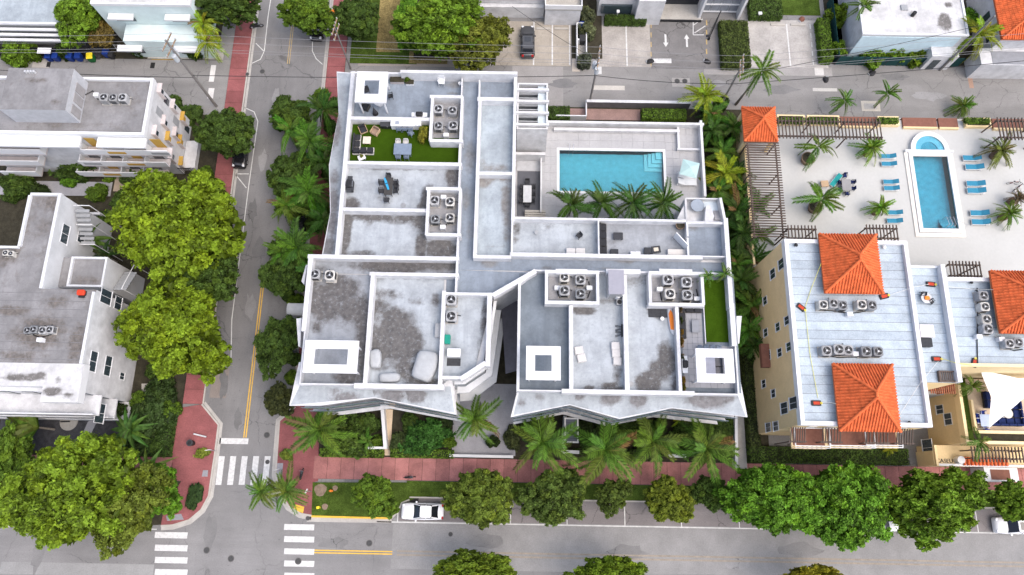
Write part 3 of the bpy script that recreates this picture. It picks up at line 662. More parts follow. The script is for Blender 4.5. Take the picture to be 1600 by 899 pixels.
pb.quad((xpo0,ypo0,ZD-dp),(xpo1,ypo0,ZD-dp),(xpo1,ypo1,ZD-dp),(xpo0,ypo1,ZD-dp))
for a,b_ in (((xpo0,ypo0),(xpo1,ypo0)),((xpo1,ypo0),(xpo1,ypo1)),((xpo1,ypo1),(xpo0,ypo1)),((xpo0,ypo1),(xpo0,ypo0))):
    pb.quad((*b_,ZD-dp),(*a,ZD-dp),(*a,ZD+.02),(*b_,ZD+.02))
pb.build('pool_basin', POOLT, mainb, recalc=False)
for k in range(4):     # corner steps
    s = 2.2-k*.45; MB().box(xpo1-s,xpo1-.004-k*.001,ypo1-s*1.05,ypo1-.004-k*.001,ZD-dp+.01,ZD-.85+k*.18).build('pool_step', mat('pool_step_tile', (.30,.62,.70), .5, .05), mainb)
MB().frame(xpo0-.3,xpo1+.3,ypo0-.3,ypo1+.3,.31,.31,ZD-.05,ZD+.05).build('pool_coping', W2, mainb)
MB().box(xpo0+.012,xpo1-.012,ypo0+.012,ypo1-.012,ZD-.16,ZD-.10).build('pool_water', WATER, mainb)
ld = MB()
for dx in (-.25,.25):
    q = P(892,238,ZD); ld.tube([(q[0]+dx,q[1]+.9,ZD+.02),(q[0]+dx,q[1]+.7,ZD+.85),(q[0]+dx,q[1]+.1,ZD+.85),(q[0]+dx,q[1]-.15,ZD-.5)], .03)
ld.build('pool_ladder', STEEL, mainb)
# court perimeter walls
Cw = lambda *a, **k: par(mainb, *a, **{**dict(z=ZD+1.1, zb=3.0), **k})
Cw(853,194,1098,190,t=.3); Cw(1098,190,1099,305,t=.3); Cw(868,203,1060,203,t=.35,z=ZD+.55); Cw(1060,196,1060,232,t=.25,z=ZD+.5); Cw(1060,233,1096,233,t=.25,z=ZD+.5)
Cw(848,206,848,240,t=.2); Cw(808,240,850,240,t=.35,z=ZD+1.8); Cw(846,240,845,330,t=.16); Cw(808,206,850,207,t=.3,z=ZD+1.8)
MB().prism(rq(808,268,845,338,ZD), ZD, ZD+.04).build('patio_floor', mat('slate_floor', (.10,.105,.12), .7, .1), mainb)
MB().prism(rq(808,210,846,238,ZD), ZD, ZD+.045).build('patio_floor', mat('tan_floor', (.30,.27,.25), .8, .15), mainb)
MB().prism(rq(808,243,845,267,ZD), ZD, ZD+.042).build('patio_floor', mat('pale_patio', (.42,.43,.45), .8, .12), mainb)
st = MB()
for k in range(4):
    a = rq(820,332+k*3,852,335+k*3,ZD); st.prism(a, ZD+.04, ZD+.75-k*.17)
st.build('steps', CONC, mainb)
# louvred stair tower on the north side
xt0,xt1,yt0,yt1 = RC(808,130,856,202,11)
tw = mainb
MB().frame(xt0,xt1,yt0,yt1,.18,.18,0,11.0).build('stair_tower', W, tw)
MB().box(xt0+.2,xt1-.2,yt0+.2,yt1-.2,0,9.2).build('stair_well', mat('shaft', (.12,.13,.14), .8, .2), tw)
sme = MB().box(0,(xt1-xt0)*.62,-.035,.035,-.16,.16).mesh('louvre', mat('pale_louvre', (.48,.50,.52), .6, .1)); tz = tw.matrix_world.translation
n = 0
yy = yt0+.35
while yy < yt1-.5:
    if n % 5 != 4: inst(sme, 'louvre', tw, (xt0+.2-tz.x, yy-tz.y, 10.4))
    n += 1; yy += .3
for k in range(4):
    y_ = yt0+(yt1-yt0)*(k+.3)/4; MB().box(xt0-.12,xt1+.12,y_-.1,y_+.16,10.75,11.3+.01*k).build('tower_beam', W, tw)
MB().box(xt0+(xt1-xt0)*.68,xt1-.19,yt0+.19,yt1-.19,9.2,10.6).build('tower_roof', mat('pale_blue_roof', (.50,.57,.62), .7, .1), tw)
# east link by the pool: round-table landing and stair
xl0,xl1,yl0,yl1 = RC(1070,312,1128,348,8.5)
MB().box(xl0,xl1,yE1+.02,yl1,ZD,8.5).build('wall', W, mainb)
par(mainb,1072,312,1072,346,t=.2,z=9.4,zb=8.4); par(mainb,1072,311,1124,310,t=.15,z=9.2,zb=8.4); par(mainb,1126,311,1134,350,t=.3,z=9.6,zb=8.4)
MB().prism(PP([(1058,342),(1073,312),(1073,345)],9.2), 8.9, 9.25).build('fin', W, mainb); MB().prism(PP([(1103,322),(1109,320),(1116,338),(1112,350),(1101,345)],9.6), 8.5, 9.62).build('fin', W, mainb)
MB().prism(rq(1100,312,1122,330,8.5), 8.4, 8.53).build('landing', mat('pale_blue_roof', (.5,.57,.62), .7), mainb)
for k in range(6): MB().prism(rq(1115,330+k*2.6,1130,332.5+k*2.6,8.5), 8.5, 8.62+.06*k).build('step', PAVER, mainb)
# shade canopies: white square ring on four posts, over the terraces
def canopy(u0,v0,u1,v1,ti,tj,z=16.9,label=''):
    x0,x1,y0,y1 = RC(u0,v0,u1,v1,z); e = empty('shade_canopy', ((x0+x1)/2,(y0+y1)/2,ZF+.004), label, 'canopy', 'white ring canopies on the roof terraces')
    MB().frame(x0,x1,y0,y1,(x1-x0)*ti,(y1-y0)*tj,z-.22,z).build('roof_ring', W2, e)
    for px_ in (x0+.35,x1-.35):
        for py_ in (y0+.35,y1-.35): MB().box(px_-.07,px_+.07,py_-.07,py_+.07,ZF+.004,z-.225).build('post', W2, e)
canopy(556,112,605,160,.26,.27,label='white square ring canopy over the terrace above the green turf one')
canopy(475,532,559,583,.19,.26,label='wide white oblong ring canopy on the stained corner terrace')
canopy(822,541,876,594,.26,.26,label='white square ring canopy on the plain slate terrace')
canopy(1088,545,1147,598,.25,.26,label='white square ring canopy over the dining table by the narrow turf strip')
# front garden walls, gate posts and driveway
for (u0,v0,u1,v1,t,z,m,l) in ((597,635,602,700,.3,1.6,W2,'white garden wall running from the block to the hedge'),(575,700,604,700,.2,1.2,W2,'low white wall end beside the tan path'),
        (702,712,802,714,.25,.9,W2,'low white kerb wall along the front walkway'),(883,650,880,705,.3,1.5,W2,'white garden wall left of the dark shed roof'),(880,706,905,707,.3,1.0,W2,'short white wall closing the dark shed bed'),
        (1045,712,1072,713,.3,.9,W2,'short white wall piece behind the palms'),(1150,640,1151,732,.25,1.4,W2,'long white wall beside the side path'),(868,188,1000,172,.15,1.4,W2,'thin white rail wall along the alley brick walk')):
    a, c = P(u0,v0,z), P(u1,v1,z); b = MB()
    if l.startswith('thin'): b.box(P(868,188)[0], P(915,188)[0], P(890,188)[1]-.05, P(890,188)[1]+.1, 0, 1.2).box(P(914,163)[0], P(915.5,163)[0], P(890,187)[1], P(914,164)[1], 0, 1.2)
    else:
        d = (Vector(c)-Vector(a)).normalized(); n = Vector((-d.y,d.x))*t/2
        b.prism([tuple(Vector(a)-n),tuple(Vector(c)-n),tuple(Vector(c)+n),tuple(Vector(a)+n)], 0, z)
        b.prism([tuple(Vector(a)-n*1.25),tuple(Vector(c)-n*1.25),tuple(Vector(c)+n*1.25),tuple(Vector(a)+n*1.25)], z, z+.06)
    tag(b.build('garden_wall', m), l, 'wall')
x0,x1,y0,y1 = RC(915,163,1075,170,0)
gw = empty('alley_wall', ((x0+x1)/2,(y0+y1)/2,0), 'long dark grey wall edging the alley behind the pool court', 'wall')
MB().box(x0,x1,y0,y0+.3,0,1.5).build('wall', mat('dark_grey_wall', (.12,.115,.12), .8, .15), gw); MB().box(x0,x1,y0-.04,y0+.34,1.5,1.56).build('coping', W, gw)
# tree of the courtyard gap: dark glazed roof strip at the passage and the small shed roof
x0,x1,y0,y1 = RC(884,655,902,690,3)
sh = empty('garden_shed', ((x0+x1)/2,(y0+y1)/2,0), 'small dark shed with slate panelled roof among the front palms', 'shed')
MB().box(x0,x1,y0,y1,0,2.8).build('wall', CHAR, sh)
for k in range(7): MB().box(x0+.05,x1-.05,y0+(y1-y0)*k/7+.02,y0+(y1-y0)*(k+1)/7-.02,2.8,2.9).build('roof_panel', mat('slate_panel', (.11,.12,.16), .5, .1, rnd=.1), sh)
MB().frame(x0-.15,x1+.15,y0-.15,y1+.15,.16,.16,2.7,3.0).build('roof_edge', W2, sh)
q = PP([(783,476),(809,448),(811,578),(790,584)], 6); MB().prism(q, 5.7, 6).build('passage_roof', mat('dark_passage', (.11,.11,.135), .6, .15), mainb)
# entrance portico on the side street
x0,x1,y0,y1 = RC(448,473,474,492,3.2)
ap = empty('entrance_awning', ((x0+x1)/2,(y0+y1)/2,0), 'small grey curved awning over the side street entrance', 'awning')
b = MB()
for k in range(8):
    a0,a1 = math.pi*k/8, math.pi*(k+1)/8; ym=(y0+y1)/2; hh=(y1-y0)/2
    b.prism([(x0,ym-hh*math.cos(a0)),(x1,ym-hh*math.cos(a0)),(x1,ym-hh*math.cos(a1)),(x0,ym-hh*math.cos(a1))], 2.7, 2.75+.5*math.sin((a0+a1)/2))
b.build('canopy', mat('awning_grey', (.42,.43,.43), .8, .12), ap)
for yy in (y0+.1,y1-.1): MB().box(x0+.05,x0+.12,yy-.04,yy+.04,0,2.7).build('post', GREYM, ap)
# ------------------------------------------------------------------ helpers for facades
def wall_x(u, v, xw):      # point on the wall plane x = xw
    lo, hi = -2., 30.
    for _ in range(40):
        m = (lo+hi)/2
        if (P(u,v,m)[0]-xw)*(P(u,v,0)[0]-xw) > 0: lo = m
        else: hi = m
    return P(u,v,lo)[1], lo
def side_window(parent, u, v, xw, w=1.0, h=1.3, s=1, m=None, fm=None, name='window'):
    y, z = wall_x(u,v,xw); o = s*.05; z = max(.8, z) if z < 14 else 6.0
    fr = MB().box(min(xw,xw+o), max(xw,xw+o), y-w/2-.07, y+w/2+.07, z-h/2-.07, z+h/2+.07).build(name, fm or W2, parent)
    for k in (-1,1):
        a, c = sorted((y+k*.03, y+k*w/2)); q = xw+o
        MB().box(min(q,q+s*.02), max(q,q+s*.02), a, c, z-h/2, z+h/2).build('pane', m or GLASS, fr)
    MB().box(min(xw,xw+s*.12), max(xw,xw+s*.12), y-w/2-.12, y+w/2+.12, z-h/2-.15, z-h/2-.075).build('sill', fm or W2, fr)
    return fr
def roof_strips(parent, x0, x1, y0, y1, z, n, m, lap=.006):
    MB().box(x0, x1, y0, y1, z-.02, z+.004).build('roof_underlay', mat('seam', (.16,.16,.165), .8, .2), parent)
    me = MB().box(x0-(x0+x1)/2, x1-(x0+x1)/2, -(y1-y0)/n/2+.02, (y1-y0)/n/2-.02, -.012, 0).mesh('roofing_sheet', m); p = parent.matrix_world.translation
    for i in range(n):
        o = inst(me, 'roofing_sheet', parent, ((x0+x1)/2-p.x, y0+(y1-y0)*(i+.5)/n-p.y, z+.02+((i%3)*lap)-p.z))
def parapet_frame(parent, x0, x1, y0, y1, z0, z1, t=.3, m=None, name='parapet'):
    for k, r in enumerate(((x0,x1,y0,y0+t),(x0,x1,y1-t,y1),(x0,x0+t,y0+t,y1-t),(x1-t,x1,y0+t,y1-t))): MB().box(*r, z0, z1+(.004 if k > 1 else 0)).build(name, m or W2, parent)
def hip_roof(parent, x0, x1, y0, y1, z0, z1, rib=.29, ridge_ns=True, frac=.08, name='roof'):
    cx, cy = (x0+x1)/2, (y0+y1)/2; L = (y1-y0)*frac if ridge_ns else (x1-x0)*frac
    r0, r1 = ((cx,cy-L/2,z1),(cx,cy+L/2,z1)) if ridge_ns else ((cx-L/2,cy,z1),(cx+L/2,cy,z1))
    a,b,c,d = (x0,y0,z0),(x1,y0,z0),(x1,y1,z0),(x0,y1,z0)
    m = MB()
    if ridge_ns: m.quad(a,b,r0); m.quad(b,c,r1,r0); m.quad(c,d,r1); m.quad(d,a,r0,r1)
    else: m.quad(a,b,r1,r0); m.quad(b,c,r1); m.quad(c,d,r0,r1); m.quad(d,a,r0)
    m.quad(d,c,b,a); rf = m.build(name, TILE, parent)
    MB().frame(x0-.04,x1+.04,y0-.04,y1+.04,.3,.3,z0-.22,z0-.003).build('eave', mat('tile_eave', (.45,.12,.05), .8), rf)
    # barrel tile courses: one long half-round rib per column, laid down each slope
    t = MB(); hip = Vector
    def slope(p0, p1, q0, q1):       # eave p0->p1, ridge q0->q1
        p0,p1,q0,q1 = map(Vector,(p0,p1,q0,q1)); n = max(3,int((p1-p0).length/rib)); ax = (p1-p0).normalized()
        dn = None
        for i in range(n):
            e = p0.lerp(p1,(i+.5)/n); s = (e-p0).dot(ax); sa, sb = (q0-p0).dot(ax), (q1-p0).dot(ax); Lp = (p1-p0).length
            h = ((q0+q1)/2-(p0+p1)/2); h -= ax*h.dot(ax)
            k = s/sa if s < sa else ((Lp-s)/(Lp-sb) if s > sb else 1)
            top = e+h*k; nrm = ax.cross(h).normalized(); nrm = nrm if nrm.z > 0 else -nrm
            rr = rib*.34; steps = max(1, int((top-e).length/.42))
            # overlapping tiles: each a tapering half round
            for j in range(steps):
                A = e.lerp(top, j/steps)+nrm*.05; B = e.lerp(top, (j+1)/steps)+nrm*.015
                vs = []
                for pt, r_ in ((A,rr),(B,rr*.85)):
                    for ang in (0,60,120,180): vs.append(pt+ax*r_*math.cos(R(ang))+nrm*r_*math.sin(R(ang)))
                t._add(vs, [(k2,k2+1,k2+5,k2+4) for k2 in range(3)]+[(0,1,2,3)])
    if ridge_ns: slope(a,b,r0,r0); slope(b,c,r0,r1); slope(c,d,r1,r1); slope(d,a,r1,r0)
    else: slope(a,b,r0,r1); slope(b,c,r1,r1); slope(c,d,r1,r0); slope(d,a,r0,r0)
    t.build('roof_tiles', TILE, rf, recalc=False, kind='stuff')
    hp = MB()
    for s, e in ((a,r0),(b,r0 if ridge_ns else r1),(c,r1),(d,r1 if ridge_ns else r0),(r0,r1)):
        hp.tube([Vector(s)+Vector((0,0,.08)), Vector(e)+Vector((0,0,.1))], .15, 8)
    hp.build('ridge_caps', TILE, rf)
    return rf
def pergola(label, u0, v0, u1, v1, z, zb, n, along='x', posts=True, m=None, group=None, ov=.25):
    x0,x1,y0,y1 = RC(u0,v0,u1,v1,z); e = empty('pergola', ((x0+x1)/2,(y0+y1)/2,zb), label, 'pergola', group); p = e.location
    m = m or PERG
    if along == 'x':     # slats run north-south, spaced along x
        me = MB().box(-.05,.05,-(y1-y0)/2-ov,(y1-y0)/2+ov,0,.14).mesh('slat', m)
        for i in range(n): inst(me, 'slat', e, (x0+(x1-x0)*(i+.5)/n-p[0], 0, z-zb))
        for yy in (y0+.15,y1-.15): MB().box(x0,x1,yy-.07,yy+.07,z-.2,z-.002).build('beam', m, e)
    else:
        me = MB().box(-(x1-x0)/2-ov,(x1-x0)/2+ov,-.05,.05,0,.14).mesh('slat', m)
        for i in range(n): inst(me, 'slat', e, (0, y0+(y1-y0)*(i+.5)/n-p[1], z-zb))
        for xx in (x0+.15,x1-.15): MB().box(xx-.07,xx+.07,y0,y1,z-.2,z-.002).build('beam', m, e)
    if posts:
        k = max(2, int(max(x1-x0,y1-y0)/4)+1)
        for i in range(k):
            for s in (0,1):
                if along == 'x': X_, Y_ = x0+.2+(x1-x0-.4)*i/(k-1), (y0+.15,y1-.15)[s]
                else: X_, Y_ = (x0+.15,x1-.15)[s], y0+.2+(y1-y0-.4)*i/(k-1)
                MB().box(X_-.06,X_+.06,Y_-.06,Y_+.06,zb,z-.2).build('post', m, e)
    return e
# ------------------------------------------------------------------ yellow condominium
ZY = 13.5
yb = empty('condominium_building', (*P(1350,540),0), 'yellow stucco condominium with grey flat roofs and orange tiled hip roofs', 'building')
X0,X1,Y0,Y1 = RC(1239.5,376,1436.5,665,ZY+.5)
MB().box(X0,X1,Y0,Y1,0,ZY).build('wall', YEL, yb)
roof_strips(yb, X0+.3, X1-.3, Y0+.3, Y1-.3, ZY, 20, ROOFG); parapet_frame(yb, X0-.05, X1+.05, Y0-.05, Y1+.05, ZY-.4, ZY+.5, .4)
ROOFB = mat('pale_blue_roofing', (.43,.48,.53), .8, .1, .5, fine=.06, rnd=.05)
xa,xb,ya,yb_ = RC(1437,415,1486,597,ZY)
MB().box(X1+.06,xb,ya,yb_,0,ZY-.5).build('wall', YELL, yb); roof_strips(yb, X1+.06, xb, ya, yb_, ZY-.5, 12, ROOFG)
MB().box(xb-.35,xb+.1,ya-.02,yb_+.02,ZY-.55,ZY+.3).build('parapet', W2, yb); MB().box(X1+.07,xb-.36,yb_-.2,yb_+.02,ZY-.55,ZY-.2).build('parapet', W2, yb)
xr1 = P(1680,500,ZY)[0]; yr0,yr1 = P(1540,572,ZY)[1], P(1540,436,ZY)[1]
MB().box(xb+.11,xr1,yr0,yr1,0,ZY-.3).build('wall', YELL, yb); roof_strips(yb, xb+.11, xr1, yr0, yr1, ZY-.3, 9, ROOFG)
MB().box(xb+.12,xr1,yr1-.35,yr1+.05,ZY-.35,ZY+.3).build('parapet', W2, yb); MB().box(xb+.12,xr1,yr0-.12,yr0+.2,ZY-.35,ZY+.25).build('parapet', YELL, yb)
h1 = RC(1285,366,1375,458,ZY+1.0); hip_roof(yb, *h1, ZY+.9, ZY+3.0)
h2 = RC(1307,569,1401,674,ZY+1.0); hip_roof(yb, *h2, ZY+.92, ZY+3.0)
h3 = RC(1556,424,1662,521,ZY+1.0); hip_roof(yb, *h3, ZY+.91, ZY+3.0)
for hx in (h1,h2,h3): MB().box(hx[0]+.4,hx[1]-.4,hx[2]+.4,hx[3]-.4,ZY-.02 if hx is not h2 else ZY-.03,ZY+.68).build('roof_base', YELL, yb)
# west facade windows
for u,v,w,h in ((1221,413,1,1.3),(1208,428,1,1.3),(1230,501,.8,1),(1216,511,.8,1),(1233,542,.8,1),(1219,551,.8,1),(1209,615,.8,1),(1226,638,1.1,1.7),(1240,630,1.1,1.7),(1201,668,.9,1.3),(1213,666,.9,1.3),(1196,470,.8,1),(1200,556,1.0,1.6),(1197,520,.8,1),(1194,600,.8,1)):
    side_window(yb, u, v, X0, w, h, -1)
q = wall_x(1204,555,X0); MB().box(X0-.9,X0+.01,q[0]-1.3,q[0]+1.3,q[1]-.9,q[1]-.2).build('balcony', BROWNF, yb)
# south balconies with trellises
for k,(ua,ub) in enumerate(((1236,1290),(1290,1360),(1345,1402))):
    for zz in (10.2, 7.0):
        xa_,xb2,yA,yB = RC(ua,668,ub,702,zz); yA = Y0-1.9+.1*k
        MB().box(xa_,xb2,yA,Y0-.052,zz-.25-.01*k,zz+.01*k).build('balcony_slab', YELL, yb); MB().box(xa_+.15,xb2-.15,yA+.15,Y0-.055,zz+.012,zz+.05+.01*k).build('balcony_floor', BROWNF, yb)
        MB().frame(xa_,xb2,yA,Y0-.056,.08,.08,zz+.9,zz+1.0+.01*k).build('balcony_rail', W2, yb)
        bme = MB().box(-.02,.02,-.02,.02,0,.9).mesh('baluster', BLACK)
        pz = yb.matrix_world.translation
        for i in range(8): inst(bme, 'baluster', yb, (xa_+.1+(xb2-xa_-.2)*i/7-pz.x, yA+.04-pz.y, zz))
wins(yb, Y0, X0+1, X1-1, (7.2,10.3), 6, .4)
for k,(ua,ub) in enumerate(((1235,1260),(1284,1316),(1352,1390),(1400,1428))):
    xa_,xb2 = P(ua,676,12)[0], P(ub,676,12)[0]
    e = empty('trellis', ((xa_+xb2)/2,Y0-.5,7.02 if k<3 else 7.02), 'dark timber trellis over %s south balcony of the yellow condominium' % ('the westernmost','the second','the third','the easternmost')[k], 'trellis')
    me = MB().bar((0,-1.1,-.35),(0,.42,.1),.07,.14).mesh('slat', PERG)
    for i in range(7): inst(me, 'slat', e, (xa_+(xb2-xa_)*(i+.5)/7-(xa_+xb2)/2, 0, 4.95))
    MB().box(xa_-.1,xb2+.1,Y0-1.55,Y0-1.4,11.5,11.68).build('beam', PERG, e)
    for xx in (xa_+.1, xb2-.1): MB().box(xx-.05,xx+.05,Y0-1.52,Y0-1.42,7.06 if k else 7.06,11.5).build('post', PERG, e)
# lower south-east block of the condominium and its sail terrace
sb = empty('terrace_block', (*P(1560,660),0), 'low yellow stucco block with a sandy lounge terrace beside the condominium', 'building')
xT = P(1505,655,7.0)[0]; xt1_ = P(1690,640,6)[0]; yt0_ = P(1560,694,6)[1]; yt1_ = yr0-.14
MB().box(xT,xt1_,yt0_,yt1_,0,6.0).build('wall', YEL, sb); MB().box(xT+1.5,xt1_,yt0_+1.4,yt1_-.02,6.0,6.03).build('terrace_floor', SAND, sb)
MB().box(xT-.03,xT+.29,yt0_-.05,yt1_,6.0,7.0).build('parapet', YELL, sb); MB().box(xT+1.25,xT+1.5,yt0_+1.3,yt1_-2.4,6.0,6.8).build('parapet', YELL, sb)
MB().box(xT+.3,xT+1.24,yt0_+.35,yt1_-.01,6.0,6.35).build('planter_soil', GRASS, sb)
MB().box(xT+.3,xt1_,yt0_-.05,yt0_+.25,6.0,6.9).build('parapet', YELL, sb); MB().box(xT+1.51,xt1_,yt0_+1.05,yt0_+1.35,6.0,6.85).build('parapet', YELL, sb)
MB().box(xT+1.26,xt1_,yt0_+.26,yt0_+1.04,6.0,6.3).build('planter_soil', SOIL, sb)
for u,v,w,h in ((1482,655,1.2,1.2),(1469,640,.9,1.2)): side_window(sb,u,v,xT,w,h,-1)
xT2 = xT-1.6; yq = P(1490,728,3.4)[1]
MB().box(xT2,xt1_,yq,yt0_-.051,0,3.4).build('wall', YEL, sb); MB().box(xT2-.05,xT2+.2,yq-.05,yt0_-.06,3.4,3.75).build('parapet', YELL, sb); MB().box(xT2+.21,xt1_,yq-.05,yq+.2,3.4,3.75).build('parapet', W2, sb)
side_window(sb,1450,700,xT2,1.8,1.8,-1)
MB().box(P(1533,740,2)[0],P(1585,740,2)[0],yq-1.6,yq-.055,0,2.6).build('porch', W2, sb); MB().box(P(1548,742,2.6)[0],P(1578,742,2.6)[0],yq-1.4,yq-.3,2.6,2.63).build('porch_floor', BROWNF, sb)
hip = MB()
for i in range(12):
    xx = P(1506,722,3.7)[0]+i*.42; hip.tube([(xx,yq+.05,3.8),(xx,yq+.95,3.92)], .17, 6)
hip.build('tile_strip', TILE, sb)
MB().cyl(*P(1499,719,3.8),3.4,4.2,.42).build('urn', W2, sb)
pergola('dark slatted pergola above the red tile strip of the low yellow block', 1516,702,1600,719,5.4,3.4,16,'x',group=None)
pergola('brown timber pergola at the narrow end of the grey connecting roof', 1452,600,1492,612,7.3,0,12,'x',m=mat('red_timber', (.30,.12,.07), .8, .2, rnd=.15))
x0,x1,y0,y1 = RC(1466,580,1492,597,13.2)
tr = empty('roof_trellis', ((x0+x1)/2,(y0+y1)/2,13.05), 'small brown slatted hatch frame on the connecting roof corner', 'trellis')
MB().frame(x0,x1,y0,y1,.1,.1,13.05,13.4).build('frame', PERG, tr)
for i in range(7): MB().box(x0+.12+(x1-x0-.3)*i/7,x0+.22+(x1-x0-.3)*i/7,y0+.1,y1-.1,13.3,13.36).build('slat', PERG, tr)
# lettering on the front corner wall
cu = bpy.data.curves.new('lettering','FONT'); cu.body = 'CASEU'; cu.size = .62; cu.extrude = .03
lo = bpy.data.objects.new('lettering', cu); COL.objects.link(lo)
me = bpy.data.meshes.new_from_object(lo.evaluated_get(bpy.context.evaluated_depsgraph_get())); bpy.data.objects.remove(lo)
me.materials.append(BLACK); q = P(1463,723,3.42)
MB().box(q[0]-.25,xT2-.002,yq,yq+1.6,0,3.4).build('sign_wall', YELL, sb)
l = inst(me, 'lettering', sb, (q[0]-sb.location.x, q[1]-sb.location.y, 3.41-sb.location.z))
# ------------------------------------------------------------------ raised deck with the long pool
ZQ = 4.2
dk = empty('pool_deck', (*P(1400,300),0), 'broad cream raised deck holding the long blue pool and round spa', 'pool deck')
dx0,dx1 = P(1166,280,ZQ)[0], P(1690,300,ZQ)[0]; dy0,dy1 = Y1+.06, P(1400,188,ZQ)[1]
q0,q1,q2,q3 = RC(1432.5,240,1487.5,358,ZQ)
xbk = X1+.06
MB().box(dx0,q0,dy0,dy1,0,ZQ).build('deck', DECKY, dk); MB().box(q1,dx1,yr1+.06,dy1,0,ZQ-.001).build('deck', DECKY, dk)
MB().box(q0,q1,q3,dy1,0,ZQ-.002).build('deck', DECKY, dk); MB().box(q0,q1,yr1+.06,q2,0,ZQ-.002).build('deck', DECKY, dk)
MB().box(xbk,q0-.001,ya+.01,dy0-.001,0,ZQ-.003).build('deck', DECKY, dk)
pb = MB(); pb.quad((q0,q2,ZQ-.95),(q1,q2,ZQ-.95),(q1,q3,ZQ-.95),(q0,q3,ZQ-.95))
for a,b_ in (((q0,q2),(q1,q2)),((q1,q2),(q1,q3)),((q1,q3),(q0,q3)),((q0,q3),(q0,q2))): pb.quad((*b_,ZQ-.95),(*a,ZQ-.95),(*a,ZQ+.1),(*b_,ZQ+.1))
pb.build('pool_basin', POOLT2, dk, recalc=False)
MB().frame(q0-.45,q1+.45,q2-.5,q3+.1,.46,.5,ZQ-.02,ZQ+.22).build('pool_coping', W2, dk); MB().frame(q0-.95,q1+.75,q2-1.05,q3+.05,.46,.5,ZQ-.02,ZQ+.11).build('coping_step', mat('cream_coping', (.66,.63,.58), .7, .08), dk)
MB().box(q0+.012,q1-.012,q2+.012,q3-.012,ZQ-.05,ZQ+.05).build('pool_water', WATER2, dk)
for k in range(3): MB().box(q1-1.7+k*.0,q1-.02,q2+.02,q2+1.5-k*.45,ZQ-.94+k*.001,ZQ-.75+k*.22).build('pool_step', POOLT2, dk)
rl = MB()
for k in range(3): rl.tube([(q1-1.6+k*.4,q2+1.3,ZQ-.3),(q1-1.6+k*.4,q2+1.3,ZQ+.75),(q1-1.5+k*.4,q2+.3,ZQ+.9),(q1-1.5+k*.4,q2+.1,ZQ-.2)], .025)
rl.tube([(q1-.2,q2+1.2,ZQ+.2),(q1+.6,q2+.2,ZQ+.95),(q1+.6,q2-.1,ZQ)], .025); rl.build('pool_rail', STEEL, dk)
sx,sy = (q0+q1)/2, q3+.3; rr = (q1-q0)/2-.35
def half(r, n=20): return [(sx+r*math.cos(math.pi*k/n), sy+r*1.05*math.sin(math.pi*k/n)) for k in range(n+1)]
hw_ = MB(); o_, i_ = half(rr+.55), half(rr)
for k in range(20):
    hw_.prism([o_[k],o_[k+1],i_[k+1],i_[k]], ZQ-.02, ZQ+.45)
hw_.build('spa_wall', W2, dk); MB().prism(half(rr+.02), ZQ+.001, ZQ+.12).build('spa_basin', POOLT2, dk)
hs_ = MB(); i2 = half(rr*.6)
for k in range(20): hs_.prism([i_[k],i_[k+1],i2[k+1],i2[k]], ZQ+.12, ZQ+.26)
hs_.build('spa_seat', mat('spa_seat', (.26,.55,.68), .5, .05), dk); MB().prism(half(rr-.01), ZQ+.33, ZQ+.36).build('spa_water', WATER2, dk)
MB().box(q0-.9,q1+.75,q3+.0,q3+.3,ZQ-.01,ZQ+.40).build('spa_step', W2, dk)
# deck perimeter: stucco walls and planters along the alley
MB().box(dx0-.25,dx0-.002,dy0,dy1+.2,0,ZQ+.9).build('parapet', YEL, dk)
for (ua,ub,hz,soil) in ((1215,1258,.5,1),(1262,1312,.5,1),(1312,1372,.25,0),(1372,1405,.5,1),(1412,1465,.25,0),(1468,1498,.25,0),(1508,1548,.5,1),(1552,1700,.3,0)):
    xa_,xb2 = P(ua,188,ZQ+.5)[0], P(ub,188,ZQ+.5)[0]
    MB().prism([(xa_,dy1-1.0),(xb2,dy1-1.0),(xb2,dy1+.25),(xa_,dy1+.25)], 0 if soil else .01, ZQ+hz).build('planter', YELL if soil else BROWNF, dk)
    if soil: MB().box(xa_+.2,xb2-.2,dy1-.8,dy1+.05,ZQ+hz,ZQ+hz+.03).build('planter_soil', SOIL, dk)
    else: MB().box(xa_,xb2,dy1-1.25,dy1-1.01,0,ZQ+hz+.05).build('planter_wall', YEL, dk)
MB().box(dx0-.2,dx1,dy1+.26,dy1+.5,0,ZQ-.4).build('wall', mat('pale_wall_cap', (.6,.58,.54), .8, .1), dk)
pergola('long dark timber pergola along the west side of the cream deck', 1172,222,1220,372,7.2,ZQ,38,'y')
pergola('wide dark pergola above the alley hedges next to the orange gazebo', 1214,188,1378,215,7.2,ZQ,30,'x')
pergola('dark pergola over the alley side of the deck beyond the spa', 1558,188,1690,217,7.2,ZQ,24,'x')
pergola('small dark pergola against the condominium left of the first hip roof', 1229,356,1277,374,8.2,ZQ,9,'x')
pergola('small dark pergola against the condominium right of the first hip roof', 1352,355,1404,374,8.2,ZQ,10,'x')
pergola('small dark pergola at the foot of the pool beside the grey wing roof', 1482,412,1534,433,8.2,ZQ,10,'x')
gx0,gx1,gy0,gy1 = RC(1161,168,1212.5,221,7.4)
gz = empty('gazebo', ((gx0+gx1)/2,(gy0+gy1)/2,ZQ-.5), 'square gazebo with orange tiled pyramid roof at the deck corner', 'gazebo')
hip_roof(gz, gx0,gx1,gy0,gy1,7.4,8.9,frac=.02)
for xx in (gx0+.35,gx1-.35):
    for yy in (gy0+.35,gy1-.35): MB().box(xx-.17,xx+.17,yy-.17,yy+.17,0 if yy > dy1 or xx < dx0 else ZQ+.005,7.18).build('column', YELL, gz)
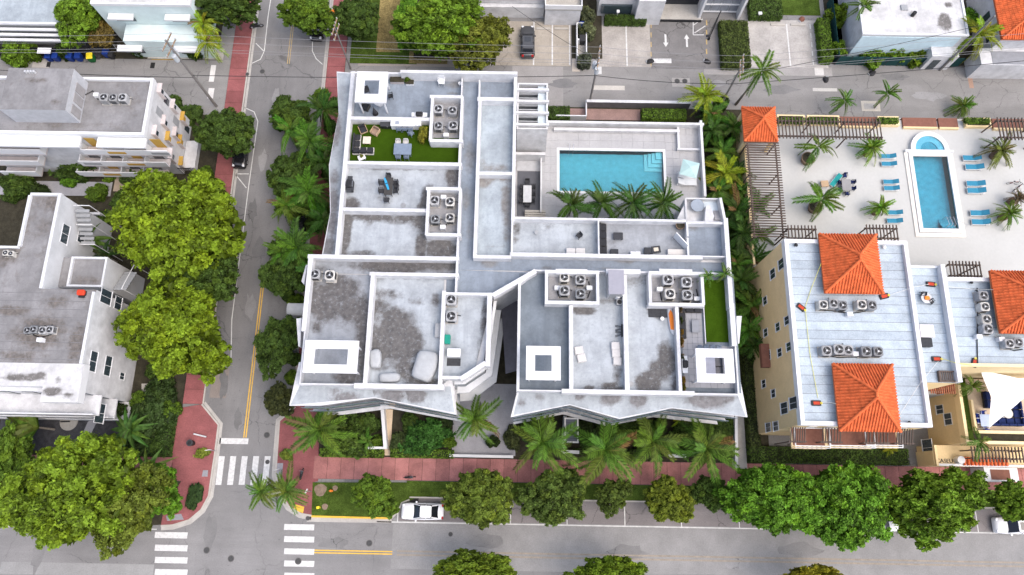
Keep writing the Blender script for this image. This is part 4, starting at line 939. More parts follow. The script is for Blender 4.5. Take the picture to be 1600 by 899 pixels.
# ------------------------------------------------------------------ north-west white block with yellow accents
ZN = 10.3
nb = empty('white_block', (*P(170,230),0), 'white three storey block with yellow and grey window shades and a rooftop plant house', 'building')
nx0,nx1,ny0,ny1 = P(-60,165,ZN)[0], P(232,166,ZN+.4)[0], P(120,209,ZN+.4)[1], P(120,121,ZN+.4)[1]
MB().box(nx0,nx1,ny0,ny1,0,ZN).build('wall', W, nb)
floor4(nb, 'roof_coating', None, ZN+.02, S_OLD, [(150,196,40,3,.45),(80,195,40,3,.5),(210,160,10,20,.3)], (0,.2,0,.2), world=[(nx0,ny1),(nx1,ny1),(nx1,ny0),(nx0,ny0)])
parapet_frame(nb, nx0, nx1+.05, ny0-.05, ny1+.05, ZN-.2, ZN+.42, .32)
px0,px1,py0,py1 = RC(6,107,109,172,13.2)
MB().box(px0,px1,py0,py1,ZN-.1,13.2).build('plant_house', mat('plant_render', (.42,.43,.45), .8, .12, fine=.05), nb); floor4(nb, 'roof_coating', None, 13.22, S_OLD, [(50,125,20,4,.5),(85,160,10,4,.4)], (0,0,0,0), world=[(px0,py1),(px1,py1),(px1,py0),(px0,py0)])
for dy in (.25,1.7,3.0): MB().box(px1-.01,px1+.08,py0+dy,py0+dy+1.1,ZN+.3,12.3).build('louvre_panel', mat('louvre_grey', (.28,.27,.27), .7, .15), nb)
for k in range(4): MB().cyl(px0+2.2+k*.32,py1-.6,13.22,13.6,.13).build('vent', LGREY, nb)
MB().box(P(110,100,9)[0],P(157,100,9)[0],ny1+.06,ny1+1.1,0,8.8).build('wall', mat('pale_blue_wall', (.55,.63,.66), .7, .08), nb)
YACC = mat('mustard_panel', (.45,.28,.06), .7, .1); PKS = mat('blush_shade', (.52,.47,.46), .7, .1); GPA = mat('grey_panel', (.30,.31,.32), .7, .1)
for u,v,kind in ((251,143,0),(260,158,2),(271,167,0),(249,176,3),(257,192,0),(275,190,3),(286,186,1),(274,210,0),(263,217,1),(243,208,0),(282,222,1),(296,206,2),(299,236,2),(290,262,1),(303,258,2),(236,190,3),(255,232,2),(268,245,0)):
    y,z = wall_x(u,v,nx1)
    if z > ZN-.9: continue
    if z < 1: z = 1.2
    if kind == 3: MB().box(nx1-.01,nx1+.03,y-.5,y+.5,z-.8,z+.8).build('panel', GPA, nb); continue
    fr = MB().box(nx1-.01,nx1+.04,y-.42,y+.42,z-.62,z+.62).build('window', GLASS if kind != 1 else YACC, nb)
    if kind < 2: MB().box(nx1-.01,nx1+.5,y-.62,y+.62,z+.75,z+.85).build('shade', PKS if kind == 0 else YACC, fr); MB().box(nx1-.01,nx1+.45,y-.64,y-.54,z-.75,z+.75).build('side_shade', PKS, fr)
for k,zz in enumerate((7.6,4.5,1.4)):
    xa_,xb2 = P(133,240,zz)[0], P(268,240,zz)[0]
    MB().box(xa_,xb2,ny0-1.1,ny0-.052,zz-.2,zz).build('balcony_slab', PKS, nb); MB().box(xa_,xb2,ny0-1.1,ny0-.98,zz+.001,zz+1.15).build('balcony_front', W2, nb)
    for i in range(4):
        xx = xa_+(xb2-xa_)*i/4; MB().box(xx,xx+.12,ny0-.97,ny0-.055,zz+.001,zz+1.0).build('divider', W2, nb); MB().box(xx+.8,xx+2.0,ny0-.08,ny0-.045,zz+.05,zz+2.1).build('balcony_door', GLASS if (i+k)%3 else YACC, nb)
        if (i+k) % 2: MB().box(xx+.5,xx+2.6,ny0-1.13,ny0-1.101,zz+.3,zz+.8).build('accent_panel', YACC if i%3 else GPA, nb)
    xa_,xb2 = nx0, P(72,240,zz)[0]
    MB().box(xa_,xb2,ny0-1.2,ny0-.052,zz-.2,zz).build('balcony_slab', PKS, nb); MB().box(xa_,xb2,ny0-1.2,ny0-1.08,zz+.001,zz+1.15).build('balcony_front', W2, nb); MB().box(xb2-.12,xb2,ny0-1.07,ny0-.055,zz+.001,zz+1.05).build('divider', W2, nb)
MB().box(nx0,P(125,212,ZN)[0],ny0-1.4,ny0-.055,ZN-.5,ZN-.2).build('eave_slab', W2, nb); MB().box(P(150,216,ZN)[0],nx1,ny0-1.3,ny0-.056,ZN-.6,ZN-.28).build('eave_slab', W2, nb)
MB().box(nx1+.05,nx1+1.6,ny0+.5,ny1-3,0,.9).build('planter', W, nb)
gte = MB()
for k in range(6): gte.box(nx1+.1+k*.3,nx1+.14+k*.3,ny0-.2,ny0-.16,.08,2.1)
gte.box(nx1+.05,nx1+1.7,ny0-.21,ny0-.15,2.1,2.2); gte.build('gate', BLACK, nb)
# ------------------------------------------------------------------ west block with the aged grey roof
ZW = 10.5
wb = empty('grey_roof_block', (*P(120,480),0), 'white walled block with an aged grey roof and bright white front roof edge', 'building')
ax1 = P(88,354,ZW)[0]; by1 = P(90,452,ZW)[1]; bx1 = P(139,520,ZW)[0]; by0 = P(70,568,ZW)[1]; ay1 = P(70,304,ZW)[1]; a2 = P(20,386,ZW)[1]; wx0 = P(-60,450,ZW)[0]; axm = P(43,340,ZW)[0]
MB().box(axm,ax1,by1,ay1,0,ZW-.004).build('wall', PANW, wb); MB().box(wx0,axm-.003,by1,a2,0,ZW-.004).build('wall', PANW, wb); MB().box(wx0,bx1,by0,by1-.003,0,ZW-.003).build('wall', W, wb)
floor4(wb,'roof_coating',None,ZW+.02,S_OLD,[(75,318,24,14,.5),(55,350,26,20,.35)],(0,0,.1,.35),world=[(axm,ay1),(ax1,ay1),(ax1,by1),(axm,by1)])
floor4(wb,'roof_coating',None,ZW+.02,S_OLD,[(10,398,20,16,.6)],(.2,0,0,0),world=[(wx0,a2),(axm,a2),(axm,by1),(wx0,by1)])
floor4(wb,'roof_coating',None,ZW+.02,S_OLD,[(12,415,18,14,.7),(62,520,34,22,.75),(20,485,24,6,.8),(120,540,12,34,.7),(118,430,16,26,.5),(35,555,35,8,.55),(90,470,20,10,.4)],(0,0,.1,.4),world=[(wx0,by1),(bx1,by1),(bx1,by0),(wx0,by0)])
roofcap = mat('seam', (.30,.29,.29), .8, .2)
for k in range(9):
    yy = by0+(by1-by0)*(k+.5)/9; MB().box(wx0,bx1-.2,yy-.03,yy+.03,ZW+.02,ZW+.032).build('roof_seam', roofcap, wb)
for r in ((ax1-.3,ax1+.05,by1,ay1+.05),(axm,ax1-.31,ay1-.25,ay1+.05),(axm-.2,axm+.1,a2+.01,ay1-.26),(wx0,axm-.1,a2-.25,a2+.0),(bx1-.25,bx1+.05,by0,by1-.3)): MB().box(*r,ZW-.1,ZW+.34).build('parapet', PANW, wb)
cx1 = P(128,595,ZW)[0]; cy0 = P(60,604,ZW)[1]; cy2 = P(95,629,ZW)[1]; cxm = P(66,615,ZW)[0]
MB().box(wx0,cx1,cy0,by0-.003,ZW-1.0,ZW+.1).build('front_canopy', W2, wb); floor4(wb,'canopy_coating',None,ZW+.12,S_NEWW,[(35,590,30,5,1.0),(62,588,10,4,.8),(92,594,5,6,.5)],world=[(wx0,by0),(cx1,by0),(cx1,cy0),(wx0,cy0)])
MB().box(cxm,cx1,cy2,cy0-.003,ZW-1.0,ZW+.1).build('front_canopy', W2, wb); floor4(wb,'canopy_coating',None,ZW+.12,S_NEWW,[(83,612,12,7,1.0),(105,618,10,5,.7)],world=[(cxm,cy0),(cx1,cy0),(cx1,cy2),(cxm,cy2)])
MB().box(wx0,bx1-.01,cy2+1.2,by0-.005,0,ZW-1.01).build('wall', W, wb)
for k,zz in enumerate((7.2,4.0,.9)):
    MB().box(wx0,bx1+.6-.01*k,cy2-1.0,cy2+1.19,zz-.2,zz).build('balcony_slab', W, wb); MB().box(wx0,bx1+.55,cy2-1.0,cy2-.9,zz+.001,zz+1.0).build('balcony_front', W2, wb)
    for i in range(5): MB().box(bx1-1.5-i*2.6,bx1-.3-i*2.6,cy2+1.13,cy2+1.17+.03,zz+.1,zz+2.1).build('balcony_door', GLASS, wb)
for u,v,w,h in ((101,366,2.1,1.1),(126,372,1.1,1.1)): side_window(wb,u,v,ax1,w,h,1)
for u,v,w,h in ((165,464,1.5,1.9),(184,474,1.4,1.2),(145,565,2.1,1.1),(168,572,2.1,1.1),(190,588,.7,.8),(212,602,2.0,1.6)): side_window(wb,u,v,bx1,w,h,1)
sx0,sx1,sy0,sy1 = RC(112,402,164,448,8.6)
MB().box(ax1+.06,sx1,sy0,sy1,0,8.3).build('stair_house', PANW, wb); floor4(wb,'roof_coating',None,8.32,S_OLD,[(135,440,20,8,.5)],(0,.2,0,0),world=[(ax1+.06,sy1),(sx1,sy1),(sx1,sy0),(ax1+.06,sy0)])
parapet_frame(wb, P(108,425,8.6)[0], sx1+.03, sy0-.03, sy1+.03, 8.2, 8.65, .22, PANW)
for k in range(7): MB().box(sx1+.1,sx1+1.6,sy0+.2+k*.38,sy0+.5+k*.38,6.5-k*.25,6.6-k*.25).build('stair_tread', GREYM, wb)
MB().tube([(sx1+1.6,sy0+.1,7.6),(sx1+1.6,sy1,5.9),(sx1+1.6,sy1,.1)], .05).build('stair_rail', W2, wb); MB().tube([(sx1+1.6,sy0+.1,7.6),(sx1+1.6,sy0+.1,.1)], .06).build('stair_post', W2, wb)
stm = mat('white_steel', (.6,.61,.62), .5)
for k in range(8): MB().box(ax1+.3,ax1+1.9,ay1-1.2-k*.45,ay1-.85-k*.45,8.2-k*.3,8.3-k*.3).build('stair_tread', GREYM, wb)
for yy in (ay1-.5,ay1-2.4,ay1-4.4): MB().tube([(ax1+.2,yy,8.6-(ay1-.5-yy)*.6),(ax1+2,yy,8.6-(ay1-.5-yy)*.6),(ax1+2,yy,.1)], .05).build('stair_rail', stm, wb)
MB().box(wx0,P(175,312)[0],ay1+1.0,ay1+1.3,0,1.9).build('boundary_wall', W, wb)
# ------------------------------------------------------------------ houses along the north side
def house(name, label, u0, v0, u1, v1, z, wallm, roofm, par_=.3, cat='house', blobs=(), edge=(0,0,0,0)):
    x0,x1,y0,y1 = RC(u0,v0,u1,v1,z); e = empty(name, ((x0+x1)/2,(y0+y1)/2,0), label, cat)
    MB().box(x0,x1,y0,y1,0,z-.01).build('wall', wallm, e)
    floor4(e, 'roof', None, z+.01, roofm, blobs, edge, world=[(x0,y1),(x1,y1),(x1,y0),(x0,y0)])
    if par_: parapet_frame(e, x0-.05, x1+.05, y0-.05, y1+.05, z-.15, z+par_, .28)
    return e, x0, x1, y0, y1
PALE = mat('pale_mint_wall', (.56,.66,.66), .7, .08, .8, fine=.03)
e,x0,x1,y0,y1 = house('white_house','pale two storey house with white window awnings by the palms', 150,-60,303,9,7.4,PALE,S_NEWW)
MB().box(x0+2.4,x1+.6,y0-2.6,y0-.051,0,3.6).build('wall', PALE, e)
for u,v,ua in ((187,33,0),(276,33,0)):
    xx = P(u,v,5.8)[0]; MB().prism([(xx-1.6,y0-.95),(xx+1.6,y0-.95),(xx+1.6,y0-.053),(xx-1.6,y0-.053)],5.6,5.85).build('awning', W2, e); MB().box(xx-1.3,xx+1.3,y0-.1,y0-.052,4.3,5.5).build('window', GLASS, e)
for u in (205,293):
    xx = P(u,57,2.8)[0]; MB().prism([(xx-1.6,y0-3.5),(xx+1.6,y0-3.5),(xx+1.6,y0-2.605),(xx-1.6,y0-2.605)],2.5,2.75).build('awning', W2, e); MB().box(xx-1.3,xx+1.3,y0-2.65,y0-2.602,1.0,2.4).build('window', GLASS, e)
fe = empty('railing_fence', (*P(265,78),0), 'light railing with small gate in front of the pale house', 'fence')
for k in range(14):
    xx = P(184+k*11,80)[0]; yy = P(265,80)[1]; MB().box(xx-.04,xx+.04,yy-.04,yy+.04,.06,1.3).build('post', LGREY, fe)
MB().box(P(184,80)[0],P(345,80)[0],yy-.03,yy+.03,1.15,1.22).build('rail', LGREY, fe); MB().box(P(184,80)[0],P(345,80)[0],yy-.03,yy+.03,.4,.47).build('rail', LGREY, fe)
e,x0,x1,y0,y1 = house('bungalow','low grey bungalow with white banded roof behind the black fence', -60,-40,112,38,4.5,GREYM,S_NR,.2)
for k in range(3): MB().box(x0,x1+.2,y0-.6-k*.45,y0-.25-k*.45,3.9-k*.5,4.1-k*.5).build('fascia_band', W2, e)
MB().box(x0,x1,y1-3,y1-2.7,4.5,5.0).build('parapet', W2, e)
bf = empty('screen_fence', (*P(70,60),0), 'black mesh screen fence along the alley behind the blue bins', 'fence')
xx0,xx1,yy = P(-20,88)[0], P(150,88)[0], P(70,88)[1]
for k in range(9): MB().box(xx0+(xx1-xx0)*k/9+.04,xx0+(xx1-xx0)*(k+1)/9-.04,yy-.03,yy+.03,.1,1.95).build('panel', mat('black_mesh', (.016,.016,.018), .9, .2), bf); MB().box(xx0+(xx1-xx0)*k/9-.04,xx0+(xx1-xx0)*k/9+.04,yy-.05,yy+.05,0,2.1).build('post', BLACK, bf)
MB().box(P(60,76,1.9)[0],P(81,76,1.9)[0],yy-.9,yy-.035,1.96,2.02).build('sign_board', W2, bf)
GR4 = mat('grey_pale_wall', (.50,.53,.55), .8, .08)
e,x0,x1,y0,y1 = house('white_villa','white villa with tan balcony behind the concrete parking lot', 735,-90,908,-28,6.5,W,S_NR)
xa_,xb2 = P(852,10,5)[0], P(911,10,5)[0]; MB().box(xa_,xb2,y0-1.9,y0-.051,3.4,3.6).build('balcony', CONC, e); MB().frame(xa_,xb2,y0-1.9,y0-.052,.12,.12,3.6,4.4).build('balcony_rail', W2, e); MB().box(xa_+.1,xb2-.1,y0-1.7,y0-.05,0,3.39).build('wall', W, e)
for u in (806,812,838,846): xx = P(u,18,4)[0]; MB().box(xx-.35,xx+.35,y0-.09,y0-.048,3.6,4.6).build('window', GLASS, e)
MB().box(x0,xa_-.05,y0-.6,y0-.052,0,2.2).build('wall', W, e)
e,x0,x1,y0,y1 = house('white_annex','white annex block behind the hedge and floodlights', 940,-90,1035,-20,6.0,W,S_NR)
MB().box(x0+.4,x0+4.5,y0-.35,y0-.051,1.0,2.6).build('window_band', GLASS, e); MB().box(x1-3,x1+.5,y0-1.3,y0-.052,0,5.0).build('wall', W, e)
e,x0,x1,y0,y1 = house('garage','sunken garage with tan ramp under a white roof between white blocks', 1025,-70,1103,-16,3.2,W,S_NR,.2,'garage')
MB().box(x0+.2,x1-.2,y0-2.6,y0-.051,0,.25).build('ramp', CONC, e); MB().box(x0+.2,x1-.2,y0-2.75,y0-2.61,0,.4).build('kerb', BLACK, e); MB().box(x0+.5,x1-.5,y0-.08,y0-.045,.3,2.6).build('opening', DARKG, e)
e,x0,x1,y0,y1 = house('glass_front_block','white block with a gridded grey glass front', 1112,-110,1180,-44,8.0,W,S_NR,.3,'building')
for i in range(4):
    for j in range(5):
        xx = x0+.3+i*(x1-x0-.6)/4; MB().box(xx+.05,xx+(x1-x0-.6)/4-.05,y0-.10,y0-.045,.4+j*1.5,1.75+j*1.5).build('pane', mat('grey_glass', (.22,.24,.27), .15, .15, spec=.6), e)
for j in range(6): MB().box(x0,x1,y0-.22,y0-.046,.2+j*1.5,.34+j*1.5).build('mullion', W2, e)
for xx in (x0,x1-.25): MB().box(xx-.02,xx+.27,y0-1.2,y0-.047,0,8.0).build('side_fin', W2, e)
e,x0,x1,y0,y1 = house('white_roof_house','flat roofed white house with grimy patches behind the dark green fence', 1340,-70,1502,55,5.2,W,S_NEWW,.12,'house',[(1477,35,9,12,.9),(1482,8,6,4,.8),(1426,22,6,7,.5),(1470,40,6,5,.7)])
SB = mat('sky_blue_wall', (.52,.66,.72), .7, .08)
MB().box(x0+.05,x1-.8,y0-.14,y0-.052,.3,4.9).build('wall', SB, e); MB().box(x1-3.6,x1-.1,y0-1.6,y0-.053,0,3.0).build('porch', W, e); MB().box(x1-3.0,x1-2.0,y0-1.64,y0-1.58,.1,2.2).build('door', GLASS, e)
MB().cyl(P(1426,24,5.3)[0],P(1426,24,5.3)[1],5.2,5.9,.25).build('vent', BLACK, e); MB().prism(rq(1408,8,1418,16,5.3),5.2,5.35).build('hatch', GREYM, e)
GRF = mat('dark_green_fence', (.012,.05,.05), .8, .15)
gf = empty('green_fence', (*P(1400,98),0), 'dark green screen fence in front of the white roof house', 'fence')
xx0,xx1,yy = P(1303,102)[0], P(1496,102)[0], P(1400,103)[1]
for k in range(10): MB().box(xx0+(xx1-xx0)*k/10+.05,xx0+(xx1-xx0)*(k+1)/10-.05,yy-.04,yy+.04,.06,1.9).build('panel', GRF, gf); MB().box(xx0+(xx1-xx0)*k/10-.05,xx0+(xx1-xx0)*k/10+.05,yy-.05,yy+.05,0,2.0).build('post', BLACK, gf)
for k in range(6): y_ = yy+.1+k*1.6; MB().box(xx0-.04,xx0+.04,y_,y_+1.5,.06,1.9).build('panel', GRF, gf)
e = empty('orange_roof_house', (*P(1590,60),0), 'white house with orange tiled roof and grey carport beyond the leaning pole', 'house')
r = RC(1556,-40,1690,62,5.6); MB().box(r[0]+.3,r[1],r[2]+.3,r[3],0,5.4).build('wall', W, e); hip_roof(e,*r,5.6,8)
xx = P(1530,90,3)[0]; MB().box(xx,r[1],r[2]-2.2,r[2]+.29,0,3.2).build('wall', W, e); MB().box(xx+1.5,r[1],r[2]-2.1,r[2]-.2,3.2,3.25).build('carport_roof', mat('grey_carport', (.24,.25,.27), .7), e); 
for yy in (r[2]+1.5,r[2]+4.5): MB().box(r[0]+.22,r[0]+.305,yy,yy+.9,2.5,4.0).build('window', GLASS, e)

# ------------------------------------------------------------------ vegetation
def crown_mesh(name, seed, subs=60, clumps=15, per=24, leaf=.066, hue=.25, flat=.62, sr=(.075,.135), ragged=.26):
    """unit crown (radius about 1): a ragged dome of leafy knots, each knot a ball of leaf rosettes"""
    rd = random.Random(seed); b = MB(); tone = []; hu = []; ph = [rd.uniform(0,6.28) for _ in range(4)]
    def RR(a): return 1-ragged*.5+ragged*(.5*math.sin(2*a+ph[0])+.35*math.sin(3*a+ph[1])+.3*math.sin(5*a+ph[2])+.25*math.sin(7*a+ph[3]))
    def leafq(q, n, s, t, h):
        ax = n.cross(Vector((rd.gauss(0,1),rd.gauss(0,1),rd.gauss(0,1)))).normalized(); bx = n.cross(ax); w = s*.6
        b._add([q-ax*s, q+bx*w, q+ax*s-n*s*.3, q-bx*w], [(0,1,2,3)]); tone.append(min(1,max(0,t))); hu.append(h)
    for i in range(subs):
        a = i*2.39996+rd.uniform(-.3,.3); R_ = RR(a); k = math.sqrt((i+.5)/subs); r = rd.uniform(*sr)*(1.1-.25*k); rho = k*max(.2,R_-r*.8)
        z = flat*(math.sqrt(max(0,1-(k*.97)**2))-.42)+rd.uniform(-.24,.12); c = Vector((rho*math.cos(a),rho*math.sin(a),z))
        t0 = rd.random(); h0 = rd.uniform(.35,1) if rd.random() < hue else rd.uniform(0,.2)
        for j in range(clumps):
            d = Vector((rd.gauss(0,1),rd.gauss(0,1),rd.gauss(.45,.9)))
            d = d.normalized() if d.length > .01 else Vector((0,0,1)); p = c+d*r*rd.uniform(.75,1.05); t1 = .42*t0+.55*rd.random()
            out = (d+Vector((0,0,.5))).normalized()
            for m_ in range(per):
                o = Vector((rd.gauss(0,1),rd.gauss(0,1),rd.gauss(0,.7)))*r*.22
                leafq(p+o, (out+Vector((rd.gauss(0,.6),rd.gauss(0,.6),rd.gauss(0,.4)))).normalized(), leaf*rd.uniform(.3,.56), t1+rd.uniform(-.22,.3), h0)
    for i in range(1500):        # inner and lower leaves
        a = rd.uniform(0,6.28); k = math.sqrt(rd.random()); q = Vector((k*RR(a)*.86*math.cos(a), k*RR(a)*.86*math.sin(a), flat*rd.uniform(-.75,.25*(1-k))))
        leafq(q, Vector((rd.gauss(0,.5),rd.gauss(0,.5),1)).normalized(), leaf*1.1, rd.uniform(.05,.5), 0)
    b.att = {'tone': tone, 'hue': hu}
    return b.mesh(name, LEAF, recalc=False)
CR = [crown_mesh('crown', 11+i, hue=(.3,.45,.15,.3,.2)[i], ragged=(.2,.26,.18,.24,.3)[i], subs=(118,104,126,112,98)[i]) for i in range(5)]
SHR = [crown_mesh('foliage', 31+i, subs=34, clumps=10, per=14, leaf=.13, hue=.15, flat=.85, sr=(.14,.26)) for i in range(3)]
def trunk_mesh(seed, limbs=5):
    rd = random.Random(seed); b = MB(); b.tube([(0,0,-.05),(.02,.02,.3),(.04,0,.62)], [.055,.04,.035], 8)
    for i in range(limbs):
        a = 2*math.pi*i/limbs+rd.uniform(-.3,.3); r = rd.uniform(.35,.6)
        b.tube([(.04,0,.58),(.04+r*.45*math.cos(a),r*.45*math.sin(a),.78),(r*math.cos(a)+.04,r*math.sin(a),.98)], [.026,.018,.009], 5)
    return b.mesh('trunk', BARK, smooth=True)
TK = [trunk_mesh(5+i) for i in range(3)]
_ti = [0]
def tree(u, v, rpx, h, col, label, name='street_tree', group=None, ry=None, hz=.5, base=None):
    """u,v: crown centre seen at crown height; h: height of the crown centre"""
    z = min(h, rpx/13*1.05+1.2); c = P(u,v,z); r = abs(P(u+rpx,v,z)[0]-c[0]); k = _ti[0]; _ti[0] += 1
    e = empty(name, (c[0],c[1],0), label, 'tree', group)
    ryy = r if ry is None else abs(P(u,v+ry,z)[1]-c[1])
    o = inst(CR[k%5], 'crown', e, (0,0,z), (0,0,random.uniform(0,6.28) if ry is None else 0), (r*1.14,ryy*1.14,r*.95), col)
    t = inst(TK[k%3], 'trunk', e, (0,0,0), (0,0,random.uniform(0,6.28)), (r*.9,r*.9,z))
    return e
def shrub(u, v, rpx, col, label, z0=.1, hgt=None, name='shrub', cat='shrub', group=None, ry=None):
    rr0 = rpx/13.; hgt = hgt or rr0*.7; c = P(u,v,z0+hgt*.6); r = abs(P(u+rpx,v,z0+hgt*.6)[0]-c[0]); k = _ti[0]; _ti[0] += 1
    ryy = r if ry is None else r*ry/rpx
    e = empty(name, (c[0],c[1],z0), label, cat, group)
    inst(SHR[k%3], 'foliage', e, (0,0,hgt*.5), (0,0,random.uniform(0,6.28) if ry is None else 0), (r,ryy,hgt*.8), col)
    me = MB().tube([(0,0,-.03),(.02,0,hgt*.6)], [.06,.03], 6).mesh('stem', BARK); inst(me, 'stem', e)
    return e
G1=(.125,.19,.013); G2=(.085,.15,.018); G3=(.052,.092,.018); G4=(.110,.195,.018); G5=(.12,.19,.016); G6=(.090,.20,.018)
TREES = [
 (275,350,98,8.5,G1,'big yellow green tree between the white block and the grey roofed block',None),
 (268,515,86,8.0,G1,'big round yellow green tree touching the white wall of the grey roofed block',80),
 (310,430,60,6.0,G3,'dark tree filling the gap between the two big yellow green trees',46),
 (105,765,96,8.5,G5,'largest of the light green trees at the street corner opposite the block',100),
 (195,790,62,7.5,(.105,.14,.02),'olive brown tree mixed into the light green corner tree',72),
 (10,720,40,7.0,G2,'dark green tree at the edge of the western pavement',60),
 (242,765,40,5.0,G6,'bright green feathery young tree beside the corner ramp',46),
 (352,205,44,6.0,G3,'dark olive tree at the foot of the big leaning pole',38),
 (355,8,50,7.0,G3,'dark tree over the top of the west red pavement',28),
 (125,20,44,7.0,G4,'green tree between the bungalow and the pale house',44),
 (155,48,22,5.0,(.13,.10,.03),'thin browning tree near the yellow bin',26),
 (480,18,46,7.5,G2,'green street tree above the black parked hatchback',30),
 (556,26,36,7.5,G3,'dark green tree at the edge of the vacant grass lot',34),
 (690,35,68,7.5,G4,'broad green tree on the vacant lot',50),
 (745,65,52,7.0,(.12,.14,.02),'yellowing tree beside the concrete parking lot',42),
 (640,35,26,5.5,G6,'light green sapling on the edge of the dry grass',48),
 (455,182,34,5.0,G3,'dark street tree nearest the alley on the west front',30),
 (458,275,36,5.0,G3,'dark street tree between two palms on the west front',40),
 (445,425,36,5.0,G3,'dark glossy tree at the corner of the wide southern wing',42),
 (432,538,38,5.0,G3,'dark leafy tree beside the small grey awning',48),
 (436,625,24,4.2,(.045,.055,.02),'sparse dark tree by the red corner pavement',28),
 (585,775,36,5.0,G2,'rounded green street tree on the verge left of the white sedan',36),
 (750,778,52,5.2,(.10,.145,.022),'olive street tree right of the white sedan',50),
 (866,776,52,5.2,(.07,.11,.022),'dark olive street tree over the empty parking lane',50),
 (958,775,30,4.6,(.07,.105,.02),'small dark olive tree between two parking bays',30),
 (1046,782,38,5.0,(.115,.15,.018),'yellow and green street tree in front of the palms',38),
 (1113,772,32,4.6,G3,'small dark street tree near the end of the side path',30),
 (1208,778,70,6.5,G6,'bright green street tree west of the condominium front',60),
 (1322,790,74,6.5,G6,'bright green spreading street tree before the condominium balconies',76),
 (1464,788,84,6.5,G4,'widest mid green street tree before the condominium corner',62),
 (1590,785,38,5.2,G4,'mid green street tree over the white hatchback',34),
 (750,900,72,6.0,(.12,.18,.02),'green tree on the far side of the main street near the yellow line',42),
 (955,905,58,6.0,G5,'light green tree on the far side of the main street',40),
 (1268,912,52,6.0,(.21,.20,.018),'yellowish tree on the far side of the main street',32),
]
for u,v,r,h,c,l,ry in TREES: tree(u,v,r,h,c,l,ry=ry, hz=.42)
random.seed(21)
# shrubs
for u,v,r,c,l,ry in (
 (665,683,42,(.035,.10,.018),'big round clipped green bush beside the front walkway',36),(540,680,44,G3,'dark leafy bush mass left of the white garden wall',38),
 (625,690,20,(.05,.075,.025),'olive bush right of the tan garden path',20),(570,665,26,G3,'dark bush under the left ledge of the block',24),
 (800,685,16,(.06,.075,.03),'thin olive shrub at the right end of the walkway',22),(985,670,40,G3,'dark shrub mass below the right wing ledge',22),(1080,668,34,G3,'dark shrub mass behind the rightmost front palm',22),
 (925,690,22,(.02,.035,.015),'very dark shrub beside the garden shed',20),(1130,672,22,G3,'dark shrub by the white side wall',26),
 (122,258,46,G3,'large dark shrub below the white block',28),(25,285,36,G3,'dark shrub against the west end of the boundary wall',20),(110,278,20,G6,'light green shrub in front of the large dark shrub',16),
 (170,278,10,G4,'small pale shrub by the narrow tan path',9),(270,160,18,G3,'dark bush at the pole end of the white block',16),(295,178,22,G3,'dark bush beside the grey planter of the white block',22),
 (230,660,40,(.03,.055,.015),'dense dark hedge-like shrub on the corner garden',56),(250,610,30,(.03,.055,.015),'dark shrub under the round yellow green tree',30),
 (660,208,9,(.20,.20,.03),'yellow green potted shrub on the turf terrace',16),(636,124,5,G2,'small round shrub in a white planter on the top terrace',5),(643,126,5,G2,'second small round shrub in the white planter row',5),
 (565,244,3.5,(.2,.22,.04),'tiny yellow green plant in the corner of the turf terrace',3.5)):
    zz = 14.04 if l.find('terrace') > 0 else .1
    shrub(u,v,r,c,l,zz,hgt=(None if zz < 1 else 1.3 if r > 6 else .8),ry=ry)
for u,v,r,c,l,ry in ((315,708,13,(.16,.20,.03),'yellow green ground cover in the corner pavement bed by the litter bin',10),(447,711,13,(.14,.19,.03),'yellow green ground cover in the bed beside the crosswalk',10),(303,775,15,(.03,.06,.018),'dark low hedge in the curved corner bed',24)):
    shrub(u,v,r,c,l,.13,hgt=.55,ry=ry,name='ground_cover',cat='ground cover')
POTS = []
for u,v,r,c,l in ((1362,232,23,G4,'round bushy potted plant next to the first pair of blue loungers'),(1376,325,19,G4,'bushy potted plant next to the last western pair of loungers'),(1563,236,25,(.11,.13,.03),'wide bushy potted plant east of the spa'),(1577,334,19,G2,'bushy plant in a square planter east of the pool end'),(1505,166,20,G2,'low bushy shrub behind the alley planter'),(1590,310,14,(.08,.06,.03),'browning shrub by the deck bicycles')):
    zz = 4.205 if v > 200 else .1
    POTS.append((u,v,r,c,l,zz))
for u,v,r,c,l in ((1365,80,26,G4,'lush shrub behind the dark green fence, closest to the corner'),(1402,78,26,G4,'middle lush shrub behind the dark green fence'),(1432,82,22,G5,'lighter shrub behind the dark green fence near the porch'),(1512,28,24,G6,'bright shrub between the white and orange roofed houses'),(1315,20,24,G5,'yellow green bush at the corner of the white roof house'),(1310,75,16,G4,'narrow bush inside the fence corner'),
    (918,45,16,(.12,.14,.07),'grey green bush beside the white bin shelter'),(918,22,15,(.11,.13,.07),'upper grey green bush beside the white villa'),(914,92,14,(.10,.12,.08),'pale leafed shrub at the foot of the alley pole'),
    (20,80,26,G4,'leafy shrub above the fence at the west end of the bins'),(45,78,16,G4,'leafy shrub behind the black fence near the sign'),(98,78,14,G3,'small dark shrub behind the blue bins'),(215,72,14,G3,'low shrub left of the small gate'),(300,76,16,G3,'low shrub right of the small gate')):
    shrub(u,v,r,c,l,.06,hgt=2.2 if r > 13 else 1.4)
UG = [(1112,172,16),(1122,190,18),(1108,215,16),(1140,215,16),(1118,258,16),(1150,252,18),(1140,300,18),(1168,345,18),(1148,360,18),(1190,360,14),(1150,395,20),(1172,425,20),(1160,460,18),(1180,455,14),(1158,490,18),(1182,495,14),(1165,530,20),(1176,560,14),(1128,160,14)]
for i,(u,v,r) in enumerate(UG): shrub(u,v,r,(G3,G2,(.045,.085,.02))[i%3],'leafy undergrowth between the block and the yellow condominium',.1,hgt=1.8,group='undergrowth along the side strip',name='garden_bush')
